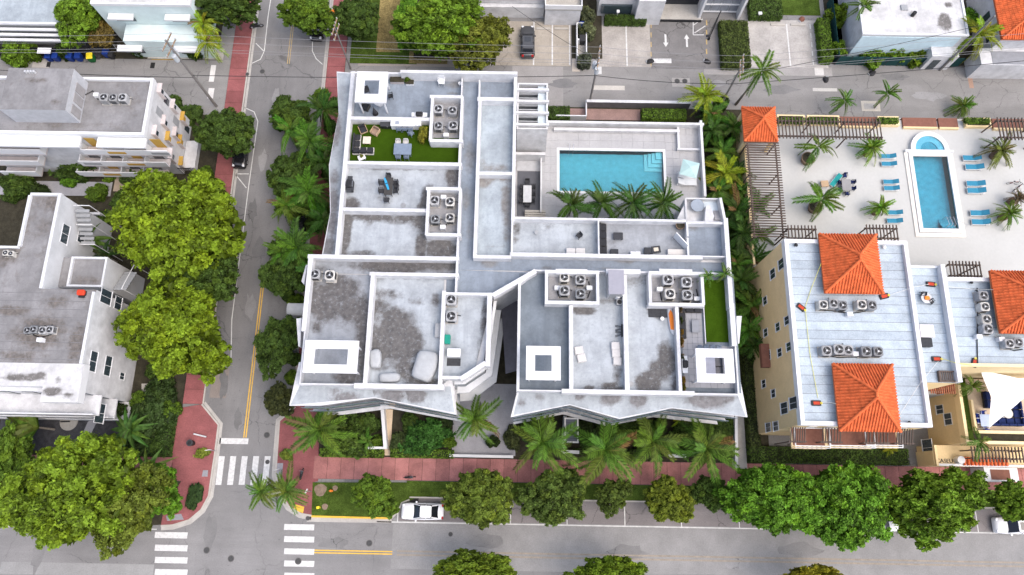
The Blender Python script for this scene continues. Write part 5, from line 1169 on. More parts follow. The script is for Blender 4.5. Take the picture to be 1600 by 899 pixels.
UW = [(440,160,16),(470,170,16),(440,190,16),(475,195,16),(440,255,16),(445,300,16),(470,290,18),(440,320,14),(430,390,16),(455,400,18),(475,405,16),(425,440,14),(445,455,16),(430,510,14),(452,520,14),(500,150,16),(515,195,14),(495,245,18),(512,270,14),(500,330,18),(488,350,16),(492,410,18),(478,440,16),(462,470,14),(458,560,14),(455,590,14),(525,160,12),(470,250,16),(470,330,16),(455,330,14)]
for i,(u,v,r) in enumerate(UW): shrub(u,v,r,(G3,G2)[i%2],'dark undergrowth along the west front of the block',.1,hgt=1.5,group='undergrowth along the west front',name='garden_bush')
UL = [(20,300,20),(60,300,18),(150,300,18),(190,310,20),(215,330,16),(210,270,16),(160,340,14),(190,640,16),(215,625,16),(240,580,18),(225,640,18),(265,640,18),(60,640,14),(310,300,14),(320,270,14),(245,700,18),(210,700,18),(170,690,14)]
for i,(u,v,r) in enumerate(UL): shrub(u,v,r,(G3,(.032,.055,.015),G2)[i%3],'dark undergrowth in the gardens of the two western blocks',.1,hgt=1.4,group='undergrowth in the western gardens',name='garden_bush')
UF = [(520,655,16),(590,690,12),(690,660,18),(640,660,18),(700,690,14),(770,690,12),(820,670,14),(860,680,16),(910,670,18),(960,690,16),(1000,690,16),(1050,690,16),(1075,690,16),(1120,695,14),(940,660,16),(1030,665,14),(1135,690,10)]
for i,(u,v,r) in enumerate(UF): shrub(u,v,r,(G3,G2,(.03,.05,.015))[i%3],'dark undergrowth in the front garden of the block',.1,hgt=1.3,group='undergrowth in the front garden',name='garden_bush')
# hedges: leafy boxes
def hedge(u0,v0,u1,v1,h,col,label,z0=.08,dens=130):
    x0,x1,y0,y1 = RC(u0,v0,u1,v1,z0+h); rd = random.Random(int(u0*7+v0)); b = MB(); tone=[]; hu=[]
    e = empty('hedge', ((x0+x1)/2,(y0+y1)/2,z0), label, 'hedge')
    area = (x1-x0)*(y1-y0)+2*h*(x1-x0+y1-y0)
    for k in range(min(9000,int(area*dens))):
        f_ = rd.random()*area; top = f_ < (x1-x0)*(y1-y0)
        if top: p = Vector((rd.uniform(x0,x1),rd.uniform(y0,y1),z0+h+rd.gauss(0,.05))); n = Vector((0,0,1))
        else:
            t = rd.random()
            if rd.random() < (x1-x0)/(x1-x0+y1-y0): s = rd.choice((-1,1)); p = Vector((rd.uniform(x0,x1),y0 if s<0 else y1,z0+h*t)); n = Vector((0,s,.3))
            else: s = rd.choice((-1,1)); p = Vector((x0 if s<0 else x1,rd.uniform(y0,y1),z0+h*t)); n = Vector((s,0,.3))
        n = (n+Vector((rd.gauss(0,.5),rd.gauss(0,.5),rd.gauss(0,.4)))).normalized(); ax = n.cross(Vector((rd.gauss(0,1),rd.gauss(0,1),.1))).normalized(); bx = n.cross(ax); s = rd.uniform(.07,.13); p += n*rd.uniform(-.06,.08)
        b._add([p-ax*s,p+bx*s*.6,p+ax*s,p-bx*s*.6],[(0,1,2,3)]); tone.append(min(1,max(0,.5+.5*noise.noise(p*1.7)+rd.uniform(-.25,.25)))); hu.append(rd.random()*.3)
    b.att={'tone':tone,'hue':hu}; b.build('foliage',LEAF,e,recalc=False,color=col)
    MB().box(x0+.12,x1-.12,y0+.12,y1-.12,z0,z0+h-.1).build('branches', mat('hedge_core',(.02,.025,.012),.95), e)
hedge(1127,32,1171,103,1.0,(.06,.085,.02),'big square hedge plot between the two asphalt lots')
hedge(1004,170,1072,186,1.2,G2,'clipped hedge behind the pool court wall'); hedge(857,166,890,186,1.0,G3,'short clipped hedge by the louvred stair tower')
hedge(946,23,1010,33,1.2,G3,'low hedge under the floodlights of the white annex'); hedge(1282,28,1299,92,1.4,G2,'narrow hedge along the painted parking bays')
hedge(500,702,598,714,1.0,G2,'clipped front hedge left of the tan path',dens=110); hedge(610,703,708,715,.9,G2,'clipped front hedge below the round bush',dens=110)
hedge(1172,700,1420,724,1.2,G3,'long dark hedge below the condominium balconies',dens=90); hedge(1166,545,1184,700,1.2,(.05,.07,.02),'narrow hedge between the block and the yellow west wall',dens=90)
hedge(214,632,268,712,1.1,(.04,.075,.016),'dense dark hedge block beside the red corner pavement'); hedge(187,272,235,284,1.2,G3,'low hedge under the south balconies of the white block'); hedge(1172,0,1222,26,1.0,G3,'hedge patch above the painted bays')
for ua,ub,l in ((1216,1257,'first clipped planter hedge on the alley edge of the deck'),(1263,1311,'second clipped planter hedge on the alley edge of the deck'),(1373,1404,'short planter hedge east of the wide pergola'),(1509,1547,'planter hedge beyond the spa')):
    hedge(ua,184,ub,191,.55,G2,l,z0=4.72)
hedge(895,703,1146,712,.7,G3,'low hedge line behind the front palms',dens=80)
# ------------------------------------------------------------------ palms
def frond_mesh(seed, L=1.0, n=34, droop=.55, wid=.22, tw=.35):
    rd = random.Random(seed); b = MB(); tone=[]; hu=[]
    def pt(t): return Vector((L*(t-.10*t*t), 0, L*(.34*t-(.34+droop)*t*t)))
    prev=None
    for i in range(9):
        t=i/8; p=pt(t); w=.012*(1-t*.75)
        if prev is not None:
            q,wq=prev; b._add([q+Vector((0,-wq,.004)),q+Vector((0,wq,.004)),p+Vector((0,w,.004)),p+Vector((0,-w,.004))],[(0,1,2,3)]); tone.append(1.0); hu.append(.25)
        prev=(p,w)
    for i in range(n):
        t=.10+.89*i/(n-1); p=pt(t); d=(pt(min(1,t+.02))-pt(t-.02)).normalized(); ln=L*wid*(.45+1.5*t*(1.15-t)*1.3)*rd.uniform(.85,1.1)
        for s in (-1,1):
            dr=(d*.62+Vector((0,s*.95,0))+Vector((0,0,-tw*rd.uniform(.5,1.3)))).normalized(); e=p+dr*ln; mid=p+dr*ln*.5+Vector((0,0,.02*L)); w=d*L*.024
            b._add([p-w*.4,mid-w,e,mid+w],[(0,1,2,3)]); tone.append(rd.uniform(.2,.85)); hu.append(.15*rd.random())
    b.att={'tone':tone,'hue':hu}; return b.mesh('frond', FROND, recalc=False)
FR=[frond_mesh(1,droop=.25),frond_mesh(2,droop=.55),frond_mesh(3,droop=.85,tw=.6),frond_mesh(4,droop=1.25,tw=.8)]
def ptrunk(seed):
    rd=random.Random(seed); ox,oy=rd.uniform(-.04,.04),rd.uniform(-.04,.04); b=MB()
    b.tube([(0,0,-.01),(ox*.3,oy*.3,.25),(ox*.8,oy*.8,.6),(0,0,1)],[.024,.016,.014,.013],9)
    return b.mesh('trunk',PBARK,smooth=True)
PT=[ptrunk(i) for i in range(3)]
def palm(u,v,rpx,h,col,label,z0=.1,n=15,lean=None,name='palm_tree',cat='palm',up=0,group=None,dead=0):
    zc=z0+h; c=P(u,v,zc); r=abs(P(u+rpx,v,zc)[0]-c[0])*1.12; rd=random.Random(int(u*13+v)); k=_ti[0]; _ti[0]+=1
    bx,by=(c if lean is None else P(*lean,z0))
    e=empty(name,(bx,by,z0),label,cat,group)
    top=Vector((c[0]-bx,c[1]-by,h))
    if lean is None: inst(PT[k%3],'trunk',e,(0,0,0),(0,0,rd.uniform(0,6)),(max(4,h*1.05),max(4,h*1.05),h) if h>2 else (3.5,3.5,h))
    else:
        me=MB().tube([(0,0,-.02),tuple(top*.35+Vector((0,0,-.1))),tuple(top*.7+Vector((0,0,-.05))),tuple(top)],[.2,.14,.12,.11],9).mesh('trunk',PBARK,smooth=True); inst(me,'trunk',e)
    for i in range(n):
        ring=i/n; a=i*2.399+rd.uniform(-.2,.2); kind=min(3,int(ring*4)); el=R((58,30,8,-14)[kind]+up+rd.uniform(-14,14)); s=r*(.78,.98,1.05,.95)[kind]*rd.uniform(.72,1.15)/(1 if kind else .85)
        f_=inst(FR[kind],'frond',e,tuple(top+Vector((0,0,.02))),(R(rd.uniform(-28,28)),-el,a),(s,s*rd.uniform(.8,1.15),s),tuple(x*rd.uniform(.8,1.2) for x in col) if rd.random()>=dead else (.16,.10,.04))
    return e
PC=(.085,.150,.022); PD=(.048,.100,.018); PY=(.20,.25,.02); PB=(.075,.160,.022)
PALMS=[
 (500,672,44,5.5,PC,'coconut palm at the red corner left of the front hedge',.1),(742,655,38,6.5,PC,'coconut palm standing over the grey front walkway',.1),
 (848,692,48,6.5,PC,'coconut palm next to the garden shed roof',.1),(945,704,50,6.5,PC,'tallest coconut palm in the middle of the front row',.1),(1020,690,46,6.2,PC,'coconut palm in the front row between two taller palms',.1),(1102,702,46,6.2,PC,'coconut palm at the side path end of the front row',.1),
 (408,768,26,5.5,PC,'palm leaning out over the crosswalk at the corner',.13),(448,768,32,5.5,PC,'palm in the corner pavement beside the verge',.13),
 (484,222,36,5.5,PB,'street palm beside the turf terrace',.1),(482,300,40,5.5,PB,'street palm above the parked dark car',.1),(465,388,40,5.5,PB,'street palm by the corner of the wide wing',.1),(505,172,32,5.0,PD,'shaded palm near the alley end of the west front',.1),(520,230,20,4.0,PD,'small palm squeezed against the west ledge',.1),
 (893,320,33,3.4,PD,'potted court palm closest to the dark patio',4.24),(940,318,31,3.4,PD,'second court palm along the pool edge',4.24),(988,318,32,3.6,PD,'third court palm along the pool edge',4.24),(1036,318,32,3.6,PD,'fourth court palm by the landing with the round table',4.24),
 (1100,152,30,4.0,PY,'yellow green areca palm at the alley corner of the pool court',.1),(1112,205,26,3.4,PD,'dark palm below the yellow areca',.1),(1128,240,28,3.6,PB,'green palm along the east wall north of the umbrella',.1),(1132,272,36,4.2,PY,'bright yellow areca palm beside the umbrella',.1),
 (1158,300,24,3.8,PB,'light palm under the long pergola',.1),(1150,330,34,4.2,PD,'dark fan palm east of the landing stair',.1),(1180,325,28,4.0,PB,'bright palm beside the south end of the long pergola',.1),(1160,365,36,4.0,PD,'dark palm between block and condominium corner',.1),(1178,405,30,4.0,PD,'dark palm by the condominium corner wall',.1),(1155,440,34,4.0,PD,'dark palm beside the turf strip terrace',.1),(1172,478,32,4.2,PC,'palm leaning against the yellow west wall',.1),(1168,515,32,4.0,PB,'light green palm by the small brown balcony',.1),(1110,180,24,3,PB,'leafy palm next to the gazebo wall',.1),
 (1105,431,13,1.2,PB,'left small potted palm at the head of the turf strip',14.0),(1132,428,15,1.3,PB,'right small potted palm at the head of the turf strip',14.0),
 (1320,158,19,2.4,PB,'short bushy palm at the alley hedge',.1),(1387,147,19,3.4,PB,'leaning palm beside the alley drain grate',.1),
 (318,38,26,4.5,PY,'yellow green palm behind the pale house awning',.1),(324,66,24,4.0,PY,'yellow green palm at the pale house gate',.1),(1530,55,30,5.0,PY,'yellow green palm behind the leaning timber pole',.1),(1350,10,26,5.0,PC,'palm at the roof corner of the white roof house',.1),
 (1518,604,20,1.6,PC,'small palm at the edge of the sail terrace',6.35),(1530,690,20,1.4,PC,'small palm in the front planter of the sail terrace',6.3),(1062,655,12,1.5,PY,'small yellow palm below the right wing ledge',.1),(575,690,16,2.0,PB,'small bright palm in the dark bush mass',.1),(1390,702,12,1.6,PY,'small yellow palm at the condominium balcony corner',.1)]
PALMS += [(455,205,30,4.6,PB,'street palm behind the northmost dark street tree',.1),(508,255,26,4.2,PD,'shaded palm between the turf terrace and the street',.1),(448,322,30,4.6,PC,'street palm hanging over the kerb by the parked dark car',.1),(505,345,26,4.2,PD,'shaded palm below the lower west bay',.1),(488,425,26,4.2,PB,'palm tucked into the corner of the wide wing',.1),(440,395,28,4.4,PC,'light street palm leaning over the side street',.1),
 (1145,200,24,3.6,PB,'palm north of the umbrella beside the gazebo wall',.1),(1120,300,26,3.8,PB,'palm against the outside of the pool court wall',.1),(1150,268,24,3.6,PD,'dark palm under the long pergola edge',.1),(1185,370,24,3.8,PC,'palm at the condominium corner pergola',.1),(1150,415,26,3.8,PB,'palm beside the blue grey corner roof',.1),(1178,540,24,3.8,PD,'dark palm below the small brown balcony',.1)]
for p in PALMS: palm(*p[:6],z0=p[6],n=13 if p[2]<24 else 20,up=10 if p[3]<4.5 else 0,dead=.02)
palm(1190,112,30,8.0,PC,'tall palm leaning over the alley from the pool court corner',lean=(1150,163),n=14)
# pots of the deck palms
for u,v,r,l,pu,pv in ((1278,230,30,'potted palm in a big brown pot near the wide pergola',1259,252),(1284,312,34,'potted palm in a big brown pot beside the teal lounger',1270,327)):
    e=palm(u,v,r,2.8,PC,l,4.2,n=11,lean=(pu,pv),name='potted_palm'); q=e.location
    MB().cyl(q.x,q.y,4.205,5.05,.62,.85,18).build('pot',POT,e); MB().cyl(q.x,q.y,5.05,5.07,.72,n=18).build('soil',SOIL,e)
for u,v,r,c,l,zz in POTS:
    e=palm(u,v,r*.95,1.6 if zz>1 else 1.2,tuple(x*1.1 for x in c),l,zz,n=24,up=12,name='potted_plant' if zz>1 else 'shrub',cat='plant'); q=e.location
    if zz>1: MB().cyl(q.x,q.y,zz,zz+.7,.4,.5).build('pot',POT,e)
# broad leaved plants
def blade(seed,L=1.0,w=.10,droop=.5):
    b=MB(); tone=[];hu=[];n=9;prev=None;rd=random.Random(seed)
    for i in range(n):
        t=i/(n-1); x=L*t; z=L*(.5*t-(.5+droop)*t*t); ww=w*L*math.sin(math.pi*min(1,.08+.92*t)**.8)+.004
        if prev:
            x0,z0,w0=prev
            for s in (-1,1):
                b._add([(x0,0,z0),(x,0,z),(x,s*ww,z+.05*L),(x0,s*w0,z0+.05*L)],[(0,1,2,3)]); tone.append(.35+.4*rd.random()); hu.append(.2)
        prev=(x,z,ww)
    b.att={'tone':tone,'hue':hu}; return b.mesh('leaf',FROND,recalc=False)
BLD=[blade(1,droop=.3),blade(2,droop=.8),blade(3,droop=.55,w=.12)]
def broad(u,v,rpx,h,col,label,n=9,a0=0,a1=360):
    c=P(u,v,h); r=abs(P(u+rpx,v,h)[0]-c[0])*1.15; e=empty('broadleaf_plant',(c[0],c[1],.1),label,'plant')
    inst(MB().tube([(0,0,-.02),(0,0,h-.1)],[.14,.09],7).mesh('stem',PBARK),'stem',e)
    for i in range(n):
        a=R(a0+(a1-a0)*i/n+random.uniform(-8,8)); inst(BLD[i%3],'leaf',e,(0,0,h-.12),(0,-R(random.uniform(5,45)),a),(r,r,r),tuple(x*random.uniform(.8,1.25) for x in col))
broad(60,668,52,3.0,(.07,.12,.02),'fan shaped traveller plant in the dark gravel garden',16,100,260)
broad(205,672,30,2.2,(.06,.12,.025),'broad leaved plant right of the pale round stone',16); broad(235,735,30,2.4,(.09,.17,.03),'banana like plant in the shade of the corner tree',10)
broad(140,378,30,3.2,(.06,.12,.02),'banana plant leaning on the west block wall',8,-40,60+150); broad(165,400,26,2.6,(.03,.05,.015),'dark broad leaved plant beside the outside stair',9); broad(10,690,22,2,(.08,.13,.03),'low broad leaved plant at the west gravel edge',8)
q=P(109,659); rs=empty('stone_disc',(*q,.1),'pale round stone slab with a dark pipe stub in the gravel garden','stone'); MB().cyl(*q,.1,.2,1.05,n=22).build('slab',CONC,rs); MB().tube([(q[0]-.9,q[1]-.05,.28),(q[0]+.2,q[1],.3)],.08).build('pipe',BLACK,rs)
# ------------------------------------------------------------------ air conditioners
def ac_kit(kind):
    K = Kit(); cas = (mat('ac_grey', (.31,.315,.32), .55, .25, 3, rnd=.25), mat('ac_pale', (.46,.45,.42), .55, .25, 3, rnd=.2), mat('ac_dark', (.20,.21,.22), .55, .12, 3))[kind]
    b = MB().cbox(-.46,.46,-.46,.46,.08,.86,.14,.03); i = K.add('casing', b, cas)
    K.add('base_pad', MB().box(-.5,.5,-.5,.5,0,.08), CONC)
    s = MB()
    for k in range(7): s.box(-.3,.3,-.475,-.465,.2+k*.09,.24+k*.09)
    K.add('side_louvres', s, BLACK, i); K.add('fan_opening', MB().cyl(0,0,.861,.875,.37,n=20), BLACK, i); K.add('fan_ring', MB().ring(0,0,.862,.90,.41,.36,20), cas, i)
    f = MB()
    for k in range(3):
        a = k*2.094; f._add([(.06*math.cos(a-.5),.06*math.sin(a-.5),.885),(.33*math.cos(a-.42),.33*math.sin(a-.42),.88),(.34*math.cos(a+.12),.34*math.sin(a+.12),.895),(.08*math.cos(a+.6),.08*math.sin(a+.6),.895)],[(0,1,2,3)])
    K.add('fan_blade', f, mat('fan_blade', (.13,.135,.14), .5, .1), i, recalc=False); K.add('hub', MB().cyl(0,0,.88,.915,.09,n=10), LGREY, i)
    K.add('pipe', MB().tube([(.46,.2,.3),(.7,.2,.3),(.72,.2,.05)], .035), BLACK)
    return K
AC = [ac_kit(i) for i in range(3)]
def acs(pts, z, label, group, sca=1.0, rz=0):
    for i,(u,v,k) in enumerate(pts):
        c = P(u,v,z+.88*sca); AC[k].put('air_conditioner', label, 'air conditioner', (c[0],c[1],z), rz+random.choice((0,0,1.57)), sca*random.uniform(.95,1.05), group)
zr = ZF+.032
acs(((685,170,0),(707,172,0),(685,196,0),(708,196,0)), zr, 'grey condenser in the walled bay next to the yellow green shrub', 'condensers in the upper west bay', 1.08)
acs(((679,313,0),(703,315,1),(680,342,2),(703,340,1)), zr, 'condenser in the walled bay below the turf terrace row', 'condensers in the lower west bay', 1.05)
acs(((492,428,0),(515,430,1)), ZF+.002, 'condenser on the stained corner terrace', 'condensers on the stained corner terrace', 1.1)
acs(((705,468,0),(705,494,0)), ZF+.002, 'condenser against the wall above the small green box', 'condensers above the green box', 1.15)
acs(((882,433,1),(907,437,0),(882,454,0),(907,459,2)), zr, 'condenser in the gravelly bay over the slate terrace', 'condensers in the bay over the slate terrace', 1.1)
acs(((1044,437,0),(1073,441,0),(1047,459,1),(1074,461,0)), zr, 'condenser in the bay next to the small potted palms', 'condensers in the bay by the potted palms', 1.15)
acs(((1287,476,1),(1303,474,0),(1317,477,2),(1347,476,1),(1363,477,2)), ZY+.04, 'condenser in the row below the first orange hip roof', 'condensers below the first hip roof', 1.05)
acs(((1292,548,0),(1311,546,0),(1326,547,0),(1354,549,2),(1373,549,2)), ZY+.04, 'condenser in the row above the second orange hip roof', 'condensers above the second hip roof', 1.1)
acs(((1537,462,0),(1540,479,1),(1542,499,1),(1544,514,0)), ZY-.26, 'condenser in the column beside the third orange roof', 'condensers beside the third hip roof', 1.05)
acs(((1578,537,0),(1592,535,0)), ZY-.26, 'condenser below the third orange roof', 'condensers below the third hip roof', 1.0)
acs(((162,152,0),(176,152,0),(191,152,0)), ZN+.03, 'condenser on the roof of the white block', 'condensers on the white block', 1.05)
acs(((42,516,2),(52,515,2),(66,516,0),(77,515,0)), ZW+.03, 'dusty condenser in the middle of the aged grey roof', 'condensers on the aged grey roof', .85)
acs(((8,395,1),(16,396,1)), ZW+.03, 'small pale condenser at the west edge of the aged roof', 'condensers at the west edge of the aged roof', .7)
# manifold boxes and line sets beside the rows
def lineset(pts, z, label, cu=None):
    b = MB().tube([(*P(u,v,z+.1),z+.08) for u,v in pts], .055, 6); e = empty('pipe_run', (*P(*pts[0],z),z), label, 'pipes')
    b.build('pipe', BLACK, e); q = P(*(cu or pts[len(pts)//2]), z+.5); MB().cbox(q[0]-.3,q[0]+.3,q[1]-.22,q[1]+.22,z,z+.6,.04).build('junction_box', W2, e)
lineset([(1280,485),(1300,486),(1330,490),(1362,485)], ZY+.04, 'black line set with white box below the first hip roof', (1328,491))
lineset([(1296,556),(1310,559),(1335,558),(1375,555)], ZY+.04, 'black line set with white box above the second hip roof', (1337,553))
lineset([(1527,450),(1528,490),(1527,530),(1528,570)], ZY-.26, 'black pipe run beside the third orange roof', (1530,526)); lineset([(1563,525),(1566,542),(1585,548),(1598,546)], ZY-.26, 'curved black pipe below the third orange roof',(1565,530))
lineset([(130,150),(145,142),(152,155),(200,163)], ZN+.03, 'white box and conduit by the condensers of the white block', (150,148)); lineset([(45,520),(62,528),(82,522)], ZW+.03, 'white box with pipes by the dusty condensers', (62,531))
lineset([(690,205),(697,212),(703,205)], zr, 'pipework between the condensers of the upper west bay', (697,211)); lineset([(684,350),(691,356),(699,350)], zr, 'pipework between the condensers of the lower west bay',(692,355)); lineset([(692,305),(694,310),(697,312)], zr, 'pale junction box at the top of the lower west bay',(693,308))
lineset([(870,450),(872,460),(875,466)], zr, 'white box in the gravelly bay',(871,450)); lineset([(920,440),(922,455),(918,466)], zr, 'second white box in the gravelly bay',(921,450)); lineset([(1030,448),(1032,458),(1034,470)], zr, 'white box in the bay by the potted palms',(1031,452)); lineset([(1088,452),(1090,460),(1092,470)], zr, 'beige box in the bay by the potted palms',(1089,467))
# ------------------------------------------------------------------ furniture kits
WICK = mat('dark_wicker', (.05,.048,.046), .85, .25, 6); CUSH = mat('black_cushion', (.028,.029,.033), .9, .2, 5); WCUSH = mat('white_cushion', (.50,.49,.48), .9, .06, 4); COVER = mat('pale_cover', (.36,.375,.385), .85, .1, 2, bump=.3); BLUEG = mat('blue_grey_plastic', (.16,.20,.26), .6, .12, 3); BEIGE = mat('beige_top', (.55,.49,.40), .7, .1, 4); FRM = mat('pale_frame', (.55,.53,.50), .6, .08)
def chair_kit(fr, cu):
    K = Kit(); K.add('seat', MB().cbox(-.26,.26,-.26,.26,.40,.47,.06), cu); K.add('backrest', MB().cbox(-.25,.25,.22,.29,.47,.9,.03), cu)
    for sx in (-.23,.23):
        for sy in (-.23,.25): K.add('leg', MB().box(sx-.02,sx+.02,sy-.02,sy+.02,0,.40), fr)
        K.add('armrest', MB().box(sx*1.15-.025,sx*1.15+.025,-.2,.24,.62,.66), fr)
    return K
def lounge_kit(fr, cu, w=.36):
    K = Kit(); K.add('frame', MB().cbox(-w-.06,w+.06,-.40,.42,.12,.30,.05), fr); K.add('seat', MB().cbox(-w,w,-.38,.28,.301,.44,.08), cu); K.add('backrest', MB().cbox(-w,w,.27,.42,.302,.80,.05), cu)
    for s in (-1,1): K.add('armrest', MB().cbox(s*w-.06*(s<0)+(0 if s>0 else 0),s*w+.06*(s>0)+(0 if s<0 else 0),-.40,.42,.3,.60,.02), fr); K.add('leg', MB().box(s*w-.04,s*w+.04,-.36,-.3,0,.12), fr); K.add('leg', MB().box(s*w-.04,s*w+.04,.3,.36,0,.12), fr)
    return K
def table_kit(w, d, h, top, leg):
    K = Kit(); K.add('tabletop', MB().cbox(-w/2,w/2,-d/2,d/2,h-.05,h,.04,.01), top)
    for sx in (-1,1):
        for sy in (-1,1): K.add('leg', MB().box(sx*(w/2-.1)-.03,sx*(w/2-.1)+.03,sy*(d/2-.1)-.03,sy*(d/2-.1)+.03,0,h-.05), leg)
    return K
def round_table(r, h, m):
    K = Kit(); K.add('tabletop', MB().cyl(0,0,h-.04,h,r,n=22), m); K.add('pedestal', MB().cyl(0,0,.04,h-.04,.05), m); K.add('base', MB().cyl(0,0,0,.04,r*.5,n=16), m); return K
def sofa_kit(segs, cu, fr):      # segs: list of (x0,x1,y0,y1,back side)
    K = Kit()
    for x0,x1,y0,y1,bk in segs:
        K.add('base', MB().cbox(x0,x1,y0,y1,.05,.28,.03), fr); K.add('seat_cushion', MB().cbox(x0+.04,x1-.04,y0+.04,y1-.04,.281,.44,.08), cu)
        if 'n' in bk: K.add('back_cushion', MB().cbox(x0+.02,x1-.02,y1-.22,y1-.02,.445,.80,.05), cu)
        if 's' in bk: K.add('back_cushion', MB().cbox(x0+.02,x1-.02,y0+.02,y0+.22,.445,.80,.05), cu)
        if 'w' in bk: K.add('back_cushion', MB().cbox(x0+.02,x0+.22,y0+.02,y1-.02,.446,.80,.05), cu)
        if 'e' in bk: K.add('back_cushion', MB().cbox(x1-.22,x1-.02,y0+.02,y1-.02,.446,.80,.05), cu)
    return K
def lounger_kit(cu, fr, ang=25):
    K = Kit(); K.add('frame', MB().frame(-.95,.95,-.33,.33,.05,.05,.26,.31), fr); K.add('seat_sling', MB().box(-.92,.25,-.29,.29,.312,.345), cu)
    c, s = math.cos(R(ang)), math.sin(R(ang)); b = MB()
    b._add([(.25,-.29,.32),(.25,.29,.32),(.25+.72*c,.29,.32+.72*s),(.25+.72*c,-.29,.32+.72*s),(.25,-.29,.355),(.25,.29,.355),(.25+.72*c,.29,.355+.72*s),(.25+.72*c,-.29,.355+.72*s)],[(3,2,1,0),(4,5,6,7),(0,1,5,4),(1,2,6,5),(2,3,7,6),(3,0,4,7)])
    K.add('backrest_sling', b, cu)
    for x in (-.8,.7):
        for y in (-.3,.3): K.add('leg', MB().box(x-.025,x+.025,y-.025,y+.025,0,.26), fr)
    return K
def cover_kit(l, w, h):
    b = MB(); n = 16
    rings = [(1.0,0),(.99,.55),(.90,.9),(.6,1.0)]; vs = []
    for k,(s,z) in enumerate(rings):
        for i in range(n):
            a = 2*math.pi*i/n; e = .55; x = math.copysign(abs(math.cos(a))**e,math.cos(a)); y = math.copysign(abs(math.sin(a))**e,math.sin(a)); wob = 1+.05*math.sin(5*a+k)
            vs.append((l/2*s*x*wob,w/2*s*y*wob,h*z*(1+.06*math.sin(3*a)*(k>1))))
    b._add(vs,[(k*n+i,k*n+(i+1)%n,(k+1)*n+(i+1)%n,(k+1)*n+i) for k in range(3) for i in range(n)]+[tuple(range(3*n,4*n))])
    K = Kit(); i = K.add('cover', b, COVER, smooth=True); K.add('hem_cord', MB().tube([(l/2*.99*math.copysign(abs(math.cos(a))**.55,math.cos(a)),w/2*.99*math.copysign(abs(math.sin(a))**.55,math.sin(a)),.08) for a in [2*math.pi*k/20 for k in range(21)]],.025,5), GREYM); return K
def grill_kit(body, side):
    K = Kit(); K.add('cabinet', MB().cbox(-.55,.55,-.28,.28,.05,.82,.03), side); i = K.add('hood', MB().cbox(-.38,.38,-.26,.26,.821,1.12,.1,.08), body); K.add('handle', MB().tube([(-.3,-.3,.95),(.3,-.3,.95)],.02), STEEL, i)
    for s in (-1,1): K.add('side_shelf', MB().box(min(s*.56,s*.85),max(s*.56,s*.85),-.25,.25,.78,.82), side)
    return K
def box_kit(w,d,h,m,lid=None):
    K = Kit(); K.add('body', MB().cbox(-w/2,w/2,-d/2,d/2,0,h*.85,.04), m); K.add('lid', MB().cbox(-w/2-.02,w/2+.02,-d/2-.02,d/2+.02,h*.85+.001,h,.05), lid or m); K.add('latch', MB().box(-.06,.06,-d/2-.035,-d/2-.021,h*.72,h*.86), GREYM); return K
CH_B = chair_kit(BLACK, CHAR); CH_G = chair_kit(BLUEG, BLUEG); CH_W = chair_kit(FRM, WCUSH); LO_T = lounge_kit(TEAK, CUSH); LO_T2 = lounge_kit(TEAK, mat('brown_cushion',(.26,.18,.13),.9,.15)); LO_B = lounge_kit(WICK, CUSH)
def at(K, name, label, cat, u, v, z, top=.45, rz=0, sca=1, group=None):
    c = P(u,v,z+top); return K.put(name, label, cat, (c[0],c[1],z), R(rz), sca, group)
zt = ZF+.003
# top terrace
at(CH_B,'chair','black armchair under the square hole of the first ring canopy','chair',573,141,zt,rz=20); at(LO_B,'lounge_chair','black lounge chair half under the first ring canopy','chair',571,166,zt,rz=160)
at(round_table(.6,.74,LGREY),'round_table','pale round table half hidden under the first ring canopy','table',592,158,zt,.74); at(CH_B,'chair','dark chair beside the pale round table','chair',610,150,zt,rz=-80)
K = Kit(); b = MB()
for k in range(8):
    a0,a1 = 2*math.pi*k/8, 2*math.pi*(k+1)/8; b._add([(0,0,1.9),(.32*math.cos(a0),.32*math.sin(a0),.35),(.32*math.cos(a1),.32*math.sin(a1),.35)],[(0,1,2)]); 
K.add('folded_canopy', b, CHAR, recalc=False); K.add('pole', MB().cyl(0,0,.05,2.1,.03), BLACK); K.add('base', MB().cyl(0,0,0,.06,.4,n=16), BLACK)
def leaned(K, *a, tilt=0, **k):
    e = at(K,*a,**k); e.rotation_euler[0] = tilt; return e
K.put('folded_umbrella','folded black umbrella lying near the first ring canopy','umbrella',(*P(586,176,zt+.3),zt),0,.8)
at(grill_kit(BLACK,W2),'grill','white outdoor grill with black lid against the turf terrace wall','grill',655,178,zt,1.0,180); at(box_kit(1.5,.6,.5,mat('blush_planter',(.42,.38,.38),.8),SOIL),'planter_box','long blush planter box by the two round shrubs','planter',620,124,zt,.5); at(box_kit(.9,.5,.4,W2,SOIL),'planter_box','white planter holding the two round shrubs','planter',640,128,zt,.4)
at(chair_kit(W2,W2),'chair','white plastic chair by the tall north parapet','chair',690,128,zt,rz=0,sca=1.35); at(round_table(.22,.5,W2),'side_table','small white round stool in the terrace corner','stool',719,130,zt,.5)
